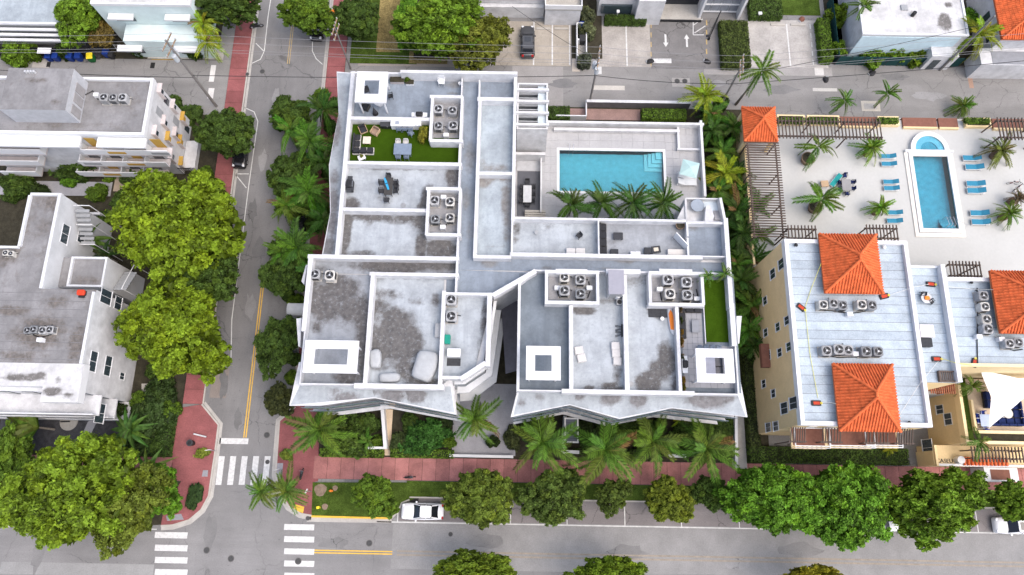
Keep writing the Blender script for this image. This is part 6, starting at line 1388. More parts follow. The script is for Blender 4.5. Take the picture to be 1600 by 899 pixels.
# turf terrace
zt2 = ZF+.004
at(LO_T,'lounge_chair','teak armchair with black cushions on the turf','armchair',567,202,zt2,.4,25); at(LO_T2,'lounge_chair','teak armchair with a brown cushion on the turf','armchair',586,205,zt2,.4,-28)
sk = sofa_kit([(-.4,.4,.4,1.1,'w'),(-.4,.4,-.4,.4,'w'),(-.4,.4,-1.2,-.4,'ws'),(.4,1.15,-1.2,-.4,'s'),(1.15,1.9,-1.2,-.4,'s')], CUSH, FRM)
at(sk,'corner_sofa','black cushioned corner sofa with pale frame on the turf','sofa',557,224,zt2,.45); at(table_kit(.85,.85,.4,BEIGE,TEAK),'coffee_table','square beige coffee table beside the turf sofa','table',573,219,zt2,.4); at(table_kit(.8,.6,.45,W2,LGREY),'side_table','white side table at the foot of the turf sofa','table',565,246,zt2,.45,25)
at(box_kit(1.5,.65,.65,BLACK,CHAR),'storage_box','black storage chest against the turf terrace north wall','chest',605,193,zt2,.65); K = box_kit(2.6,.7,.92,W2,W2); K.add('sink', MB().box(-.8,-.35,-.2,.2,.921,.93), STEEL); K.add('side_cabinet', MB().cbox(1.31,2.0,-.34,.34,0,.98,.03), W2); at(K,'outdoor_kitchen','white outdoor kitchen counter on the turf','kitchen counter',629,192,zt2,.92)
for i,u in enumerate((623,632,641)): at(CH_G,'bar_stool','blue grey stool tucked under the white kitchen counter','stool',u,200,zt2,.6,180,1.05,'stools at the white counter')
at(CH_G,'chair','blue grey chair pulled away from the white counter','chair',642,208,zt2,.5,150); at(table_kit(1.9,1.3,.74,BLUEG,BLUEG),'dining_table','blue grey dining table in the middle of the turf','table',629,233,zt2,.74)
for u,v,r_ in ((622,222,0),(634,222,0)): at(CH_W,'dining_chair','pale chair at the head side of the blue grey turf table','chair',u,v,zt2,.6,r_,1,'pale chairs at the turf table')
for u,v in ((622,244),(635,244)): at(CH_G,'dining_chair','blue grey chair pushed under the turf table','chair',u,v,zt2,.6,180,1,'blue grey chairs at the turf table')
# grey terrace with black dining set
at(table_kit(.9,2.0,.74,WICK,BLACK),'dining_table','black dining table on the stained grey terrace','table',607,291,zt,.74)
for u,v,r_ in ((596,285,90),(596,298,90),(618,285,-90),(618,298,-90),(607,276,0),(604,312,180),(619,291,-90)): at(CH_B,'dining_chair','black metal chair around the stained terrace dining table','chair',u,v,zt,.5,r_,1,'chairs at the stained terrace table')
K = Kit(); K.add('blade', MB().prism([(-.12,-.9),(.12,-.9),(.16,.2),(.05,.9),(-.1,.9),(-.2,.1)],0,.09), mat('blue_nylon',(.03,.28,.5),.6,.1)); K.add('strap', MB().box(-.2,.2,-.05,.05,.091,.12), BLACK); at(K,'folded_cloth','bright blue folded shade lying on the black dining table','cloth',604,287,zt+.74,.05,20,.8)
K = grill_kit(BLACK,CHAR); at(K,'grill','black covered grill against the west parapet','grill',546,288,zt,.9,90,1.1); at(round_table(.28,.06,GREYM),'drain_cover','round drain lid on the stained grey terrace','drain',630,321,zt,.05)
# corner terraces
for u,v,l,w_,h,r_,lb in ((586,560,1.1,1.9,.7,5,'long pale covered lounge set along the terrace wall'),(608,590,2.1,.95,.6,3,'oblong pale covered bench near the front parapet'),(664,571,2.3,3.1,.8,-15,'largest pale furniture cover on the stained terrace')): at(cover_kit(l,w_,h),'furniture_cover',lb,'furniture cover',u,v,zt,h*.8,r_)
at(box_kit(.7,1.4,.5,LGREY,GREYM),'storage_box','grey box against the wall by the big stain','box',685,516,zt,.5); at(box_kit(.55,.9,.5,mat('green_plastic',(.01,.22,.16),.6,.1)),'crate','small green box below the two condensers','box',699,530,zt,.5)
K = box_kit(1.3,.8,.55,LGREY,W2); at(K,'storage_box','pale two lid storage box on the small side terrace','box',709,551,zt,.55); K = Kit(); K.add('mat', MB().cbox(-.65,.65,-.35,.35,0,.03,.04,.01), CHAR); K.add('border', MB().frame(-.68,.68,-.38,.38,.05,.05,0,.035), BLACK); at(K,'doormat','black mat below the pale storage box','mat',709,566,zt,.03)
at(round_table(.5,.5,GREYM),'side_table','grey round table partly under the big furniture cover','table',677,560,zt,.5)
# east terraces
at(box_kit(.9,.7,.35,W2,WCUSH),'ottoman','left white ottoman on the long pale terrace','ottoman',892,393,zt,.35); at(box_kit(.9,.7,.35,W2,WCUSH),'ottoman','right white ottoman on the long pale terrace','ottoman',907,393,zt,.35)
at(CH_B,'chair','single dark chair in the middle of the long pale terrace','chair',905,368,zt,.5,-50,1.0); at(round_table(.22,.3,GREYM),'vent_cap','small round grey vent on the long pale terrace','vent',838,363,zt,.3)
sk = sofa_kit([(-.42,.42,.85,1.7,'w'),(-.42,.42,0,.85,'w'),(-.42,.42,-.85,0,'w'),(-.42,.42,-1.7,-.85,'w')], CUSH, WICK); at(sk,'sofa','long black sofa along the dividing wall','sofa',942,373,zt,.45)
at(table_kit(1.0,.8,.38,CHAR,BLACK),'coffee_table','dark square coffee table before the long black sofa','table',966,369,zt,.38); at(box_kit(.8,.5,.35,CHAR),'ottoman','dark ottoman at the lower wall by the long sofa','ottoman',960,393,zt,.35)
for i,u in enumerate((989,997)): at(box_kit(.5,.4,.3,W2),'crate','small white box at the lower wall of the sofa terrace','box',u,396,zt,.3,0,1,'small white boxes by the lower wall')
at(box_kit(.7,.7,.4,GREYM,CHAR),'side_table','grey box seat left of the fire table','seat',1012,392,zt,.4); K = table_kit(.95,.75,.4,CHAR,BLACK); K.add('tray', MB().cbox(-.25,.25,-.2,.2,.4,.45,.04), BEIGE); at(K,'fire_table','dark fire table with a pale tray in the middle','table',1025,390,zt,.4,8)
at(box_kit(1.9,.6,.4,W2,FRM),'bench','long white bench by the angled screen','bench',1058,394,zt,.4); K = Kit(); K.add('pot', MB().cyl(0,0,0,.55,.32,.48,16), POT); K.add('soil', MB().cyl(0,0,.55,.56,.4,n=16), SOIL); at(K,'plant_pot','large brown pot of soil in the terrace corner','pot',1063,352,zt,.55)
K = Kit(); K.add('panel', MB().box(-.9,.9,-.05,.05,.1,1.5), W2); K.add('foot', MB().box(-.9,-.8,-.3,.3,0,.1), GREYM); K.add('foot', MB().box(.8,.9,-.3,.3,0,.1), GREYM); at(K,'screen','white freestanding screen set at an angle','screen',1066,374,zt,1.4,-50)
at(round_table(.75,.74,mat('blue_grey_top',(.27,.31,.36),.6,.08)),'round_table','blue grey round table on the stair landing','table',1090,321,8.5,.74)
# slate / white terraces
K = Kit(); K.add('cabinet', MB().cbox(-.72,.72,-1.2,1.2,0,1.9,.04), LGREY); K.add('lid', MB().box(-.78,.78,-1.26,1.26,1.901,1.98), mat('lilac_grey_lid',(.27,.27,.31),.6,.06)); K.add('door', MB().box(-.6,.6,-1.22,-1.201,.1,1.7), GREYM); at(K,'utility_cabinet','tall grey utility cabinet against the terrace dividing wall','cabinet',963,441,zt,1.95)
K = Kit(); K.add('tank', MB().cyl(0,0,.1,.8,.34,.30,16), W2); K.add('stand', MB().box(-.3,.3,-.3,.3,0,.1), GREYM); K.add('valve', MB().cyl(0,0,.8,.9,.1), LGREY); at(K,'water_tank','white round tank below the utility cabinet','tank',966,461,zt,.8)
K = Kit(); K.add('frame', MB().cbox(-.3,.3,-.3,.3,0,.45,.04), GREYM); K.add('fan', MB().cyl(0,0,.45,.47,.24), BLACK); at(K,'pump_unit','small grey pump beside the white tank','pump',968,472,zt,.45)
ott = Kit(); ott.add('base', MB().cbox(-.55,.55,-.52,.52,0,.25,.05), FRM); ott.add('cushion', MB().cbox(-.53,.53,-.5,.5,.251,.42,.1,.05), WCUSH)
for u,v,r_,l in ((905,547,8,'upper pouf of the white pair by the slate terrace wall'),(909,559,12,'lower pouf of the white pair by the slate terrace wall'),(962,540,2,'top white pouf of the row of three'),(963,552,3,'middle white pouf of the row of three'),(965,564,-4,'lowest white pouf of the row of three')): at(ott,'pouf',l,'pouf',u,v,zt,.42,r_,.78)
K = Kit()
for s in (-.3,.3): K.add('leg', MB().bar((-.4,s,.05),(.35,s*.4,.5),.05,.05), BLACK); K.add('leg', MB().bar((-.4,s+.16,.05),(.35,s*.4+.1,.5),.05,.05), BLACK)
K.add('crossbar', MB().box(.3,.4,-.4,.5,.45,.55), BLACK); K.add('top', MB().box(.36,.46,-.35,.45,.3,.8), CHAR)
for v in (513,522): at(K,'folding_stand','black folding stand leaning on the dividing wall','stand',967,v,zt,.4,0,.8,'folding stands by the dividing wall')
b = MB(); n = 14; vs = []
for i in range(n+1):
    t = i/n*2-1; w_ = .42*max(0,1-abs(t)**2.4)**.5+.01
    vs += [(-w_,t*1.75,.02+.25*t**6),(0,t*1.75,.10+.25*t**6),(w_,t*1.75,.02+.25*t**6),(0,t*1.75,-.02+.25*t**6)]
b._add(vs,[(i*4+k,i*4+(k+1)%4,(i+1)*4+(k+1)%4,(i+1)*4+k) for i in range(n) for k in range(4)])
K = Kit(); i = K.add('hull', b, W2, smooth=True); K.add('deck_stripe', MB().prism([(-.2,-1.1),(.18,-1.2),(.26,-.2),(.2,.7),(0,1.05),(-.22,.6)],.09,.125), ORANGE, i); K.add('fin', MB().box(-.02,.02,-1.5,-1.25,.0,.1), BLACK, i); at(K,'paddleboard','white paddleboard with an orange deck beside the bay','paddleboard',1049,499,zt,.1,4,.95)
K = Kit(); K.add('mat', MB().cbox(-1.25,1.25,-.62,.62,0,.03,.05,.01), CHAR); K.add('seam', MB().box(-.02,.02,-.6,.6,.03,.036), BLACK); at(K,'rubber_mat','dark rubber mat below the palm side bay','mat',1032,487,zt,.03); at(round_table(.2,.35,W2),'plant_pot','small white round pot on the dark mat edge','pot',1035,498,zt,.35); at(round_table(.26,.05,GREYM),'drain_cover','round roof drain near the front parapet stain','drain',986,600,zt,.05)
zt4 = ZF+.033
sk = sofa_kit([(-1.6,-.75,.0,.85,'nw'),(-.75,.1,.0,.85,'n'),(.1,.95,.0,.85,'n'),(-1.6,-.75,-.9,0,'w'),(-1.6,-.75,-1.8,-.9,'w'),(-1.6,-.75,-2.7,-1.8,'w')], CUSH, WICK); at(sk,'sectional_sofa','black sectional sofa in the corner by the turf strip','sofa',1083,488,zt4,.45)
at(table_kit(.75,1.3,.36,mat('glass_grey',(.2,.21,.23),.3),BLACK),'coffee_table','grey coffee table in front of the black sectional','table',1087,510,zt4,.36); at(grill_kit(BLACK,W2),'grill','white grill with black hood along the plant wall','grill',1071,569,zt4,1.0,-90)
at(table_kit(1.0,2.2,.74,mat('lilac_top',(.40,.40,.45),.6),GREYM),'dining_table','pale dining table seen through the last ring canopy','table',1110,573,zt4,.74); sk = sofa_kit([(-.45,.45,.0,1.0,'e'),(-.45,.45,-1.0,0,'e')], mat('grey_cushion',(.15,.15,.16),.9,.15), WICK); at(sk,'bench_sofa','grey bench sofa seen through the last ring canopy','sofa',1124,573,zt4,.45)
for i in range(4): at(CH_G,'dining_chair','grey chair at the north edge of the last ring canopy','chair',1094+i*10,543,zt4,.6,0,.8,'grey chairs under the last canopy')
for v,c in ((483,(.10,.07,.03)),(500,(.05,.07,.02)),(520,(.20,.12,.02)),(534,(.16,.10,.02)),(560,(.05,.06,.02)),(595,(.20,.13,.02)),(607,(.12,.11,.02))):
    e = shrub(1063+(v-480)*.04,v,4.2,c,'small planter shrub along the east wall of the sofa terrace',zt4,hgt=.9,group='planter shrubs along the sofa terrace wall',name='terrace_plant',cat='plant',ry=8); q = e.location; MB().box(q.x-.25,q.x+.25,q.y-.5,q.y+.5,zt4,zt4+.35).build('planter',POT,e)
# ------------------------------------------------------------------ pool court things
zc = ZD+.045
at(table_kit(1.0,2.2,.74,LGREY,BLACK),'dining_table','dark patio dining table with grey top','table',824,303,zc,.74)
for u,v,r_ in ((816,292,90),(816,303,90),(815,314,90),(833,292,-90),(833,303,-90),(832,314,-90),(824,284,0),(824,320,180)): at(CH_B,'dining_chair','black chair around the dark patio dining table','chair',u,v,zc,.5,r_,1,'chairs at the dark patio table')
at(cover_kit(1.5,1.2,.7),'furniture_cover','pale covered table in the small walled court','furniture cover',825,225,ZD+.05,.6)
LW = lounger_kit(mat('pale_sling',(.55,.57,.58),.85,.08),W2); 
for v,l in ((275,'pale sun lounger partly under the umbrella by the pool'),(285,'pale sun lounger below the umbrella by the pool')): at(LW,'sun_lounger',l,'sun lounger',1073,v,ZD+.035,.35,180,1.25)
def umbrella_kit(m, r=1.5, h=2.3, n=8):
    K = Kit(); c = K.add('canopy', (lambda b: ([b._add([(0,0,h+.35),(r*math.cos(2*math.pi*k/n),r*math.sin(2*math.pi*k/n),h-.05),(r*math.cos(2*math.pi*(k+1)/n),r*math.sin(2*math.pi*(k+1)/n),h-.05)],[(0,1,2)]) for k in range(n)],b)[1])(MB()), m, recalc=False)
    for k in range(n): a = 2*math.pi*k/n; K.add('rib', MB().tube([(0,0,h+.3),(r*.97*math.cos(a),r*.97*math.sin(a),h-.07)],.012,4), W2, c)
    K.add('pole', MB().cyl(0,0,.05,h+.4,.03), W2); K.add('base', MB().cyl(0,0,0,.08,.35,n=16), GREYM); return K
at(umbrella_kit(mat('mint_canvas',(.37,.52,.51),.85,.06),1.45,2.3,4),'umbrella','square mint umbrella over the court loungers','umbrella',1078,263,ZD+.035,2.4,30)
# ------------------------------------------------------------------ cream deck things
LB = lounger_kit(BLUEF, W2, 28)
for i,(u,v,s,l) in enumerate(((1388,244,0,'upper blue lounger of the first western pair'),(1389,256,0,'lower blue lounger of the first western pair'),(1392,284,0,'upper blue lounger of the middle western pair'),(1393,294,0,'lower blue lounger of the middle western pair'),(1398,332,0,'upper blue lounger of the last western pair'),(1398,345,0,'lower blue lounger of the last western pair'),
    (1518,247,0,'upper blue lounger of the first eastern pair'),(1522,261,0,'lower blue lounger of the first eastern pair'),(1524,287,0,'upper blue lounger of the middle eastern pair'),(1525,298,0,'lower blue lounger of the middle eastern pair'),(1530,333,0,'upper blue lounger of the last eastern pair'),(1532,347,0,'lower blue lounger of the last eastern pair'))):
    at(LB,'sun_lounger',l,'sun lounger',u,v,ZQ+.003,.35,s,1.12 if u > 1450 else .95)
CH_N = chair_kit(BLACK,NAVY)
at(table_kit(1.1,1.5,.74,mat('grey_stone_top',(.25,.25,.25),.7,.1),BLACK),'dining_table','dark square patio table on the cream deck','table',1323,289,ZQ+.003,.74)
for u,v,r_ in ((1313,285,90),(1313,295,90),(1333,284,-90),(1333,294,-90),(1321,274,0),(1324,302,180)): at(CH_N,'dining_chair','dark chair around the deck patio table','chair',u,v,ZQ+.003,.5,r_,.9,'chairs at the deck patio table')
at(lounger_kit(TEAL,W2,15),'sun_lounger','teal lounger between the potted palm and the patio table','sun lounger',1306,282,ZQ+.003,.35,50,1.0); at(table_kit(.9,.8,.4,TEAK,TEAK),'side_table','tan wooden side table beside the teal lounger','table',1289,287,ZQ+.003,.4,5)
for i,(u,v) in enumerate(((1586,285),(1592,292),(1589,301),(1597,306))):
    K = Kit(); w_ = []
    for s in (-.5,.5): w_.append(K.add('wheel', MB().tube([(s+.32*math.cos(a),0,.33+.32*math.sin(a)) for a in [k*.5236 for k in range(13)]],.025,5), RUB))
    K.add('frame', MB().tube([(-.5,0,.33),(-.05,0,.35),(.3,0,.8),(-.2,0,.78),(-.5,0,.33)],.025,5), mat('bike_frame',(.25,.06,.05),.4)); K.add('handlebar', MB().tube([(.35,-.28,.98),(.32,0,1.0),(.35,.28,.98)],.02,5), BLACK); K.add('saddle', MB().cbox(-.32,-.1,-.07,.07,.82,.88,.03), BLACK); K.add('fork', MB().tube([(.5,0,.33),(.32,0,1.0)],.022,5), BLACK)
    at(K,'bicycle','parked bicycle in the tangle beside the browning shrub','bicycle',u,v,ZQ+.003,.6,i*38,1,'bicycles parked on the deck')
# sail terrace
sp = [P3(1532,579,9.5),P3(1660,590,9.5),P3(1546,668,8.6)]
b = MB(); n = 8; cen = sum(sp,Vector())/3; row = {}
for i in range(n+1):
    for j in range(n+1-i):
        k = n-i-j; p = (sp[0]*i+sp[1]*j+sp[2]*k)/n; bar = min(i,j,k)/n; mx = 4*max(i*j,j*k,k*i)/n/n if bar == 0 else 0
        pull = .34*(1-3*max(0,min(i,j,k))/n) * (1-max(i,j,k)/n)*1.5; p = p.lerp(cen, max(0,pull)); row[i,j] = len(b.v); b.v.append(tuple(p))
for i in range(n):
    for j in range(n-i):
        b.f.append((row[i,j],row[i+1,j],row[i,j+1]))
        if i+j < n-1: b.f.append((row[i+1,j],row[i+1,j+1],row[i,j+1]))
se = empty('shade_sail', (sp[2].x,sp[2].y,6.03), 'white triangular shade sail above the navy lounge', 'shade sail'); b.build('sail', mat('sail_canvas',(.80,.80,.79),.8,.03), se, recalc=False)
for p in sp: MB().tube([(p.x,p.y,6.03),tuple(p)],.05).build('mast', LGREY, se)
sk = sofa_kit([(-.45,.45,.9,1.8,'e'),(-.45,.45,0,.9,'e'),(-.45,.45,-.9,0,'e'),(-.45,.45,-1.8,-.9,'es'),(-1.35,-.45,-1.8,-.9,'s'),(-2.25,-1.35,-1.8,-.9,'s'),(-3.1,-2.25,-1.8,-.9,'s')], NAVY, WICK); at(sk,'sectional_sofa','navy corner sofa on the sandy terrace beside the sail','sofa',1589,640,6.033,.45)
sk = sofa_kit([(-.4,.4,.5,1.4,'w'),(-.4,.4,-.4,.5,'w')], NAVY, WICK); at(sk,'sofa','navy two seat sofa partly under the sail','sofa',1545,632,6.033,.45); at(round_table(.55,.45,FRM),'round_table','pale round table inside the navy corner sofa','table',1575,646,6.033,.45); at(round_table(.4,.4,GREYM),'round_table','smaller grey round table beside the pale one','table',1567,647,6.033,.4)
at(table_kit(1.1,1.3,.74,mat('pale_blue_top',(.40,.47,.62),.6),W2),'dining_table','pale blue table at the west side of the sandy terrace','table',1540,657,6.033,.74)
CHN = chair_kit(W2,mat('royal_blue',(.02,.04,.25),.8,.1))
for u,v,r_ in ((1527,650,90),(1536,646,0),(1540,668,180),(1529,658,90)): at(CHN,'dining_chair','royal blue chair around the pale blue terrace table','chair',u,v,6.033,.5,r_,.95,'chairs at the pale blue table')
# roof anchors and safety lines on the condominium
AN = Kit(); AN.add('weight', MB().cbox(-.5,.5,-.28,.28,0,.16,.05), BLACK); AN.add('hazard_plate', MB().box(-.32,.32,-.16,.16,.16,.175), mat('hazard_red',(.45,.05,.02),.6)); AN.add('eyelet', MB().ring(.5,0,.1,.18,.12,.06,12), BINY)
apts = [(1252,480,-40,ZY+.03,'weighted roof anchor near the west parapet'),(1382,463,15,ZY+.03,'weighted roof anchor right of the first hip roof'),(1276,630,0,ZY+.03,'weighted roof anchor left of the second hip roof'),(1464,561,0,ZY-.47,'weighted roof anchor on the connecting roof'),(1455,444,-5,ZY-.47,'weighted roof anchor at the top of the connecting roof'),(1523,567,70,ZY-.27,'weighted roof anchor by the wing parapet')]
for u,v,r_,z,l in apts: at(AN,'roof_anchor',l,'roof anchor',u,v,z,.16,r_,.95)
def rope(label, pts, m, r=.022, name='safety_rope'):
    o = MB().tube([(*P(u,v,z),z) for u,v,z in pts], r, 5).build(name, m); return tag(o,label,'rope')
YR = mat('yellow_rope',(.70,.66,.10),.7,.1); WR = mat('pale_rope',(.62,.62,.58),.7,.1); za = ZY+.12
rope('yellow rope along the west side of the condominium roof',[(1283,412,ZY+1.0),(1268,450,za),(1258,480,za),(1265,550,za),(1278,622,za)],YR); rope('pale rope from the second hip roof anchor to its eave',[(1282,627,za),(1306,631,ZY+1)],WR); rope('pale rope crossing to the connecting roof anchor',[(1391,461,za),(1428,449,ZY+.62),(1452,444,ZY-.3)],WR); rope('pale rope slanting down beside the second hip roof',[(1405,650,za),(1437,600,ZY+.62),(1466,565,ZY-.3)],WR); rope('yellow rope from the connecting roof to the wing parapet',[(1470,560,ZY-.3),(1492,567,ZY+.45),(1518,571,ZY+.3)],YR); rope('pale rope across the wing roof',[(1478,448,ZY+.42),(1520,452,ZY-.12),(1552,453,ZY+1.0)],WR)
K = round_table(.55,.5,LGREY); K.add('jumble', MB().cbox(-.25,.25,-.2,.2,.5,.68,.08), ORANGE); at(K,'roof_table','cluttered round table on the connecting roof','table',1448,466,ZY-.47,.5)
for u,v,r_ in ((1457,471,40),(1443,459,-100)): at(CH_B,'chair','black chair by the cluttered connecting roof table','chair',u,v,ZY-.47,.5,r_,.85,'chairs at the cluttered roof table')
at(box_kit(1.4,1.3,.6,W2,mat('lilac_white',(.62,.60,.62),.7)),'roof_hatch','square white roof hatch on the connecting roof','hatch',1449,517,ZY-.47,.6); at(box_kit(1.15,.9,.5,BLACK,CHAR),'roof_unit','black box below the white roof hatch','box',1448,535,ZY-.47,.5)
for u,v,z,l in ((1382,386,ZY,'white dome vent right of the first hip roof'),(1244,383,ZY,'small dark pipe vent in the northwest roof corner'),(1421,661,ZY,'small dark pipe vent in the southeast roof corner'),(1518,441,ZY-.3,'small pipe vent on the wing roof')):
    K = Kit(); K.add('pipe', MB().cyl(0,0,0,.3,.09), GREYM); K.add('cap', MB().cyl(0,0,.3,.4,.2,.08), W2 if 'white' in l else BLACK); at(K,'roof_vent',l,'vent',u,v,z+.035,.3)
K = Kit(); K.add('seat', MB().cbox(-.4,.4,-.3,.3,.3,.6,.1), mat('red_bucket',(.55,.05,.02),.6)); K.add('tray', MB().box(-.3,.3,-.5,-.31,.1,.3), BLACK); K.add('leg', MB().box(-.35,.35,-.25,.25,0,.3), BLACK); at(K,'roof_equipment','red and black box unit on the aged roof near the stair house','equipment',126,457,ZW+.03,.5)
# ------------------------------------------------------------------ vehicles (front towards +x)
def car_kit(paint, L=4.6, W_=1.8, suv=0):
    K = Kit(); hl = L/2; hw = W_/2
    def w(x):
        t = abs(x)/hl; return hw*(1-.10*t**3-.28*max(0,t-.9)**1.2*3)
    if suv: hs = [(-hl,.85),(-hl+.2,1.05),(-hl+.9,1.08),(.75,1.05),(hl-.5,.96),(hl-.12,.82),(hl,.6)]
    else: hs = [(-hl,.75),(-hl+.2,.92),(-hl+.8,.97),(.7,.95),(hl-.5,.83),(hl-.12,.72),(hl,.5)]
    xs = [-hl,-hl+.08,-hl+.25,-hl+.6,-1.2,-.5,.2,.8,1.2,hl-.6,hl-.3,hl-.1,hl]
    def hh(x):
        for (a,b),(c,d) in zip(hs,hs[1:]):
            if a <= x <= c: return b+(d-b)*(x-a)/(c-a)
        return hs[-1][1]
    b = MB(); prof = len(xs)
    for x in xs:
        ww, h = w(x), hh(x); f = .82 if abs(x) > hl-.05 else 1
        for y,z in ((-ww*f,.28),(-ww*f*1.0,.55),(-ww*f*.985,h*.82),(-ww*f*.90,h*.97),(-ww*f*.5,h+.02),(0,h+.03),(ww*f*.5,h+.02),(ww*f*.90,h*.97),(ww*f*.985,h*.82),(ww*f,.55),(ww*f,.28)): b.v.append((x,y,z))
    for i in range(prof-1):
        for k in range(10): b.f.append((i*11+k,i*11+k+1,(i+1)*11+k+1,(i+1)*11+k))
    b.f.append(tuple(range(11))); b.f.append(tuple(range((prof-1)*11,prof*11)))
    body = K.add('body', b, paint, smooth=True)
    rh = 1.72 if suv else 1.44
    st = [(-hl+.25,hh(-hl+.25),.74,.74),(-hl+.62,rh-.08,.72,.62),(.15,rh,.74,.64),(.98,hh(.98)+.0,.80,.78)] if suv else [(-hl+.55,hh(-hl+.55),.72,.70),(-hl+1.25,rh-.05,.74,.60),(.15,rh,.76,.62),(.95,hh(.95),.80,.76)]
    g = MB(); sh = hw/.9
    for x,zt_,wb,wt in st:
        zb = hh(x)-.02; zt2_ = max(zt_,zb+.01)
        g.v += [(x,-wb*sh,zb),(x,-wt*sh,zt2_),(x,wt*sh,zt2_),(x,wb*sh,zb)]
    for i in range(3):
        for k in range(3): g.f.append((i*4+k,i*4+k+1,(i+1)*4+k+1,(i+1)*4+k))
    g.f += [(0,1,2,3),(15,14,13,12)]
    gl = K.add('windows', g, CARG)
    rx0,rx1 = st[1][0]+.02, st[2][0]-.0; wt = st[2][3]*sh
    K.add('roof', MB().cbox(rx0,rx1+.04,-wt*1.02,wt*1.02,rh-.07,rh+.035,.12,.03), paint)
    p = MB()
    for s in (-1,1):
        p.bar((st[2][0],s*st[2][3]*sh,rh-.01),(st[3][0],s*st[3][3]*sh,st[3][1]+.02),.07,.06); p.bar((st[1][0],s*st[1][3]*sh,st[1][1]),(st[0][0],s*st[0][3]*sh,st[0][1]+.02),.10,.07); p.bar((-.45,s*(.62*sh),rh-.02),(-.5,s*.80*sh,hh(-.5)),.09,.07)
    K.add('pillars', p, paint)
    if suv: K.add('sunroof', MB().box(-.75,.0,-.42,.42,rh+.036,rh+.042), CARG)
    for x in (-hl+.85,hl-.9):
        for s in (-1,1):
            t = MB(); t.tube([(x,s*(hw-.2),.33),(x,s*(hw+.005),.33)],.33,16); i = K.add('wheel', t, RUB); r = MB(); r.tube([(x,s*(hw+.0),.33),(x,s*(hw+.02),.33)],.2,12); K.add('rim', r, STEEL, i)
    for s in (-1,1):
        K.add('mirror', MB().cbox(.55,.75,min(s*(hw-.02),s*(hw+.17)),max(s*(hw-.02),s*(hw+.17)),.92,1.07,.03), paint); K.add('headlight', MB().cbox(hl-.42,hl-.1,min(s*.48,s*.78),max(s*.48,s*.78),.60,hh(hl-.3)+.01,.05), LAMPW); K.add('tail_light', MB().cbox(-hl-.01,-hl+.2,min(s*.5,s*.80),max(s*.5,s*.80),.68,hh(-hl+.15)+.012,.04), REDL)
        K.add('door_handle', MB().box(-.35,-.2,min(s*hw*.975,s*hw*1.005),max(s*hw*.975,s*hw*1.005),.74,.77), paint, body)
    return K
cw_ = mat('white_car_paint',(.72,.73,.75),.25,.02,spec=.6); cb_ = mat('black_car_paint',(.012,.012,.014),.2,.05,spec=.7); cg_ = mat('graphite_car_paint',(.05,.052,.056),.25,.05,spec=.7)
KS = car_kit(cw_,4.75,1.84); KH = car_kit(cw_,4.4,1.82,1)
KS.put('parked_car','white sedan parked in the lay-by under the street trees','car',(*P(661,799),.008),R(180)); KS.put('parked_car','white car nose showing between two bright green street trees','car',(*P(1370,817),.008),0)
KH.put('parked_car','white hatchback half hidden at the last street tree','car',(*P(1578,821),.008),R(180))
car_kit(cg_,4.85,1.95,1).put('parked_car','graphite car with a sunroof on the concrete lot','car',(*P(824,70),.034),R(91))
KB = car_kit(cb_,4.3,1.8,1); KB.put('parked_car','black hatchback under the green tree on the side street','car',(*P(498,46),.008),R(-91)); KB.put('parked_car','black car parked below the dark olive tree','car',(*P(379,242),.008),R(-91)); KB.put('parked_car','dark car glimpsed beneath the street palms','car',(*P(471,357),.008),R(89)); KB.put('parked_car','dark car in the shade of the big yellow green trees','car',(*P(360,440),.008),R(89))
# motorcycle and scooters
def bike(name,label,cat,u,v,rz,sca=1,m=BLACK,z=.008):
    K = Kit()
    for s in (-.65,.65): i = K.add('wheel', MB().tube([(s+.27*math.cos(a),0,.3+.27*math.sin(a)) for a in [k*.5236 for k in range(13)]],.055,6), RUB); K.add('rim', MB().tube([(s,-.03,.3),(s,.03,.3)],.1,8), STEEL, i)
    K.add('body', MB().cbox(-.45,.45,-.16,.16,.35,.72,.06), m); K.add('seat', MB().cbox(-.7,.05,-.14,.14,.72,.84,.05), RUB); K.add('tank', MB().cbox(.02,.48,-.15,.15,.725,.92,.08), m); K.add('handlebar', MB().tube([(.42,-.36,1.0),(.5,0,1.02),(.42,.36,1.0)],.025,5), STEEL); K.add('fork', MB().tube([(.65,0,.3),(.48,0,1.0)],.04,6), STEEL)
    K.put(name,label,cat,(*P(u,v),z),R(rz),sca)
bike('motorcycle','black motorcycle at the kerb of the upper side street','motorcycle',402,44,15); bike('scooter','small black scooter parked on the pink pavement','scooter',641,746,5,.75,CHAR,.14); bike('motor_scooter','dark scooter by the white curved parking line','scooter',473,741,80,.7,CHAR,.135)
# ------------------------------------------------------------------ poles and power lines
def pole(u,v,h,label,arm=True,trans=0,r=.17,az=0):
    x,y = P(u,v); e = empty('utility_pole',(x,y,0),label,'utility pole'); MB().cyl(x,y,0,h,r,r*.62,10).build('shaft',POLE,e)
    if arm:
        for k,dz in enumerate((.35,1.5)):
            d = Vector((math.cos(az),math.sin(az),0))*1.25; c = Vector((x,y,h-dz)); MB().bar(tuple(c-d),tuple(c+d),.12,.12).build('crossarm',WOOD,e)
            for s in (-.95,-.4,.4,.95): q = c+d/1.25*s*1.2; MB().cyl(q.x,q.y,q.z+.06,q.z+.3,.07,.05,8).build('insulator',LGREY,e)
    for k in range(trans):
        a = az+k*2.4+.8; tx,ty = x+.42*math.cos(a), y+.42*math.sin(a); t = MB().cyl(tx,ty,h-3.4,h-2.4,.28,n=14).build('transformer',mat('transformer_grey',(.45,.48,.50),.5,.1),e); MB().cyl(tx,ty,h-2.4,h-2.15,.05).build('bushing',LGREY,t)
    return Vector((x,y,h))
